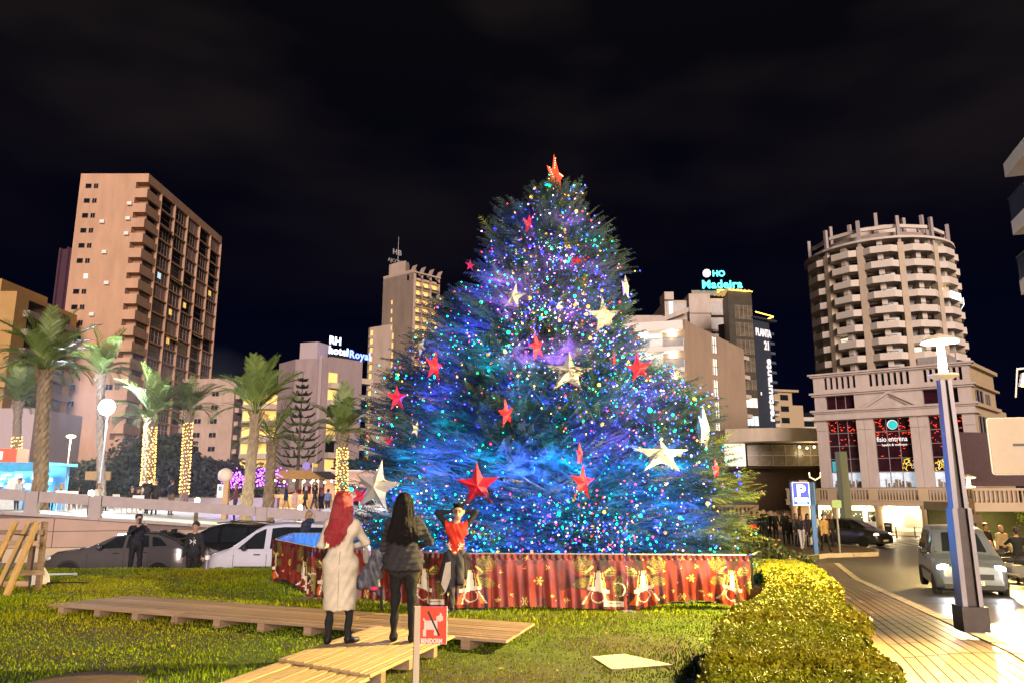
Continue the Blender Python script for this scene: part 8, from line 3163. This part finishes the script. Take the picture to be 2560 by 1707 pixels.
isl_person(2065, 38.0, .1, 'man in an open tan jacket over black walking towards the camera', H=1.80, top=(.26, .165, .07), bottom=(.012, .011, .011), coat=.10, lower=(.26, .165, .07), res=.026, detail=False, **WALK1)
isl_person(2006, 38.8, -.1, 'woman in a dark jacket with a pink scarf and light jeans', H=1.76, top=(.02, .018, .026), bottom=(.38, .36, .45), scarf=(.40, .12, .13), hair=('long', (.05, .025, .02)), res=.026, **WALK2)
isl_person(2044, 40.5, -1.4, 'man in a white shirt and grey trousers stepping behind the blue post', H=1.78, top=(.50, .52, .44), bottom=(.10, .09, .09), **WALK1)
isl_person(2024, 41.5, .2, 'person in a purple black coat between the scarf woman and the blue post', H=1.70, top=(.03, .02, .045), bottom=(.02, .02, .04), coat=.25, lower=(.03, .02, .045), hair=('long', (.02, .012, .012)))
bgx = empty('paper_bag', (at(2030, 1370, 41.2).x, 41.2, -1.0), .3, 'white shopping bag carried beside the blue post', 'bag')
MB().add([(-.13, -.06, .12), (.13, -.06, .12), (.13, .06, .12), (-.13, .06, .12), (-.15, -.07, .50), (.15, -.07, .50), (.15, .07, .50), (-.15, .07, .50)], [(0, 1, 5, 4), (1, 2, 6, 5), (2, 3, 7, 6), (3, 0, 4, 7), (0, 3, 2, 1)]).build('bag', WHITEPAINT, bgx)
MB().tube([(-.06, -.07, .5), (-.05, -.07, .62), (.05, -.07, .62), (.06, -.07, .5)], .008, 4).build('handle', WHITEPAINT, bgx)
isl_person(2082, 41.5, .7, 'woman with brown hair in black at the open car door', H=1.74, top=(.025, .02, .016), bottom=(.012, .012, .012), hair=('long', (.22, .12, .06)))
isl_person(1994, 42.0, .3, 'person in a dark grey jacket behind the scarf woman', H=1.70, top=(.04, .04, .045), bottom=(.015, .015, .02), hair=('bob', (.10, .06, .04)))
isl_person(1979, 43, -.5, 'child in a dark coat carrying a black bag', H=1.45, top=(.02, .025, .028), bottom=(.02, .02, .02), hair=('short', (.02, .015, .012)))
isl_person(1966, 43.5, PI, 'tall person in black with a knit hat', H=1.86, top=(.012, .012, .012), bottom=(.010, .010, .010), hair=('hat', (.015, .015, .015)), coat=.2, lower=(.012, .012, .012))
isl_person(1941, 45, 0, 'man in black with a yellow shirt front', H=1.78, top=(.015, .015, .015), bottom=(.012, .012, .012), scarf=(.25, .20, .03))
isl_person(1914, 44, -.9, 'man in black standing taller at the left of the crowd', H=1.94, top=(.010, .011, .012), bottom=(.010, .010, .010), bulk=1.15)
isl_person(1924, 45.5, .5, 'person in black tucked behind the taller man', H=1.80, top=(.012, .013, .015), bottom=(.010, .010, .010))
isl_person(1884, 43, PI, 'person in a navy and red jacket seen from behind', H=1.80, top=(.018, .018, .06), lower=(.55, .03, .02), bottom=(.02, .02, .03), coat=.06, bulk=1.15, hair=('short', (.02, .015, .015)))
isl_person(1862, 43.5, 2.4, 'person in a white and blue jacket at the left end of the crowd', H=1.84, top=(.52, .54, .58), lower=(.03, .16, .30), bottom=(.03, .12, .25), coat=.1, hair=('short', (.40, .36, .3)))
isl_person(1898, 45.0, .3, 'person in black half hidden between the two bright jackets', H=1.72, top=(.012, .012, .015))
isl_person(2188, 61.5, .8, 'kiosk attendant in a dark top and yellow trousers by the column', z=-1.5, H=1.70, top=(.02, .022, .025), bottom=(.50, .36, .08))
RB = 'riders around the motorcycles'
isl_person(2476, 30.5, .2, 'rider in a black jacket behind the blue grey van', z=-1.12, H=1.76, top=(.014, .014, .014), group=RB)
isl_person(2516, 28.5, .1, 'bald man in a cream jacket with a dark scarf by the motorcycles', z=-1.12, H=1.78, top=(.40, .32, .20), bottom=(.03, .03, .03), scarf=(.02, .025, .03), hair=('bald', (.02, .02, .02)), bulk=1.1, group=RB)
isl_person(2489, 26.5, -.4, 'person in a pink helmet crouching by the maroon motorcycle', z=-1.42, H=1.60, top=(.03, .03, .035), hair=('hat', (.50, .20, .18)), group=RB)
isl_person(2556, 25.5, PI - .3, 'person in black at the right edge holding a phone over the motorcycle', z=-1.10, H=1.80, top=(.012, .016, .018), bottom=(.012, .012, .012), group=RB, hands=((.1, -.3, 1.4), (-.1, -.3, 1.35)), poles=((.8, 0, -.8), (-.8, 0, -.8)))
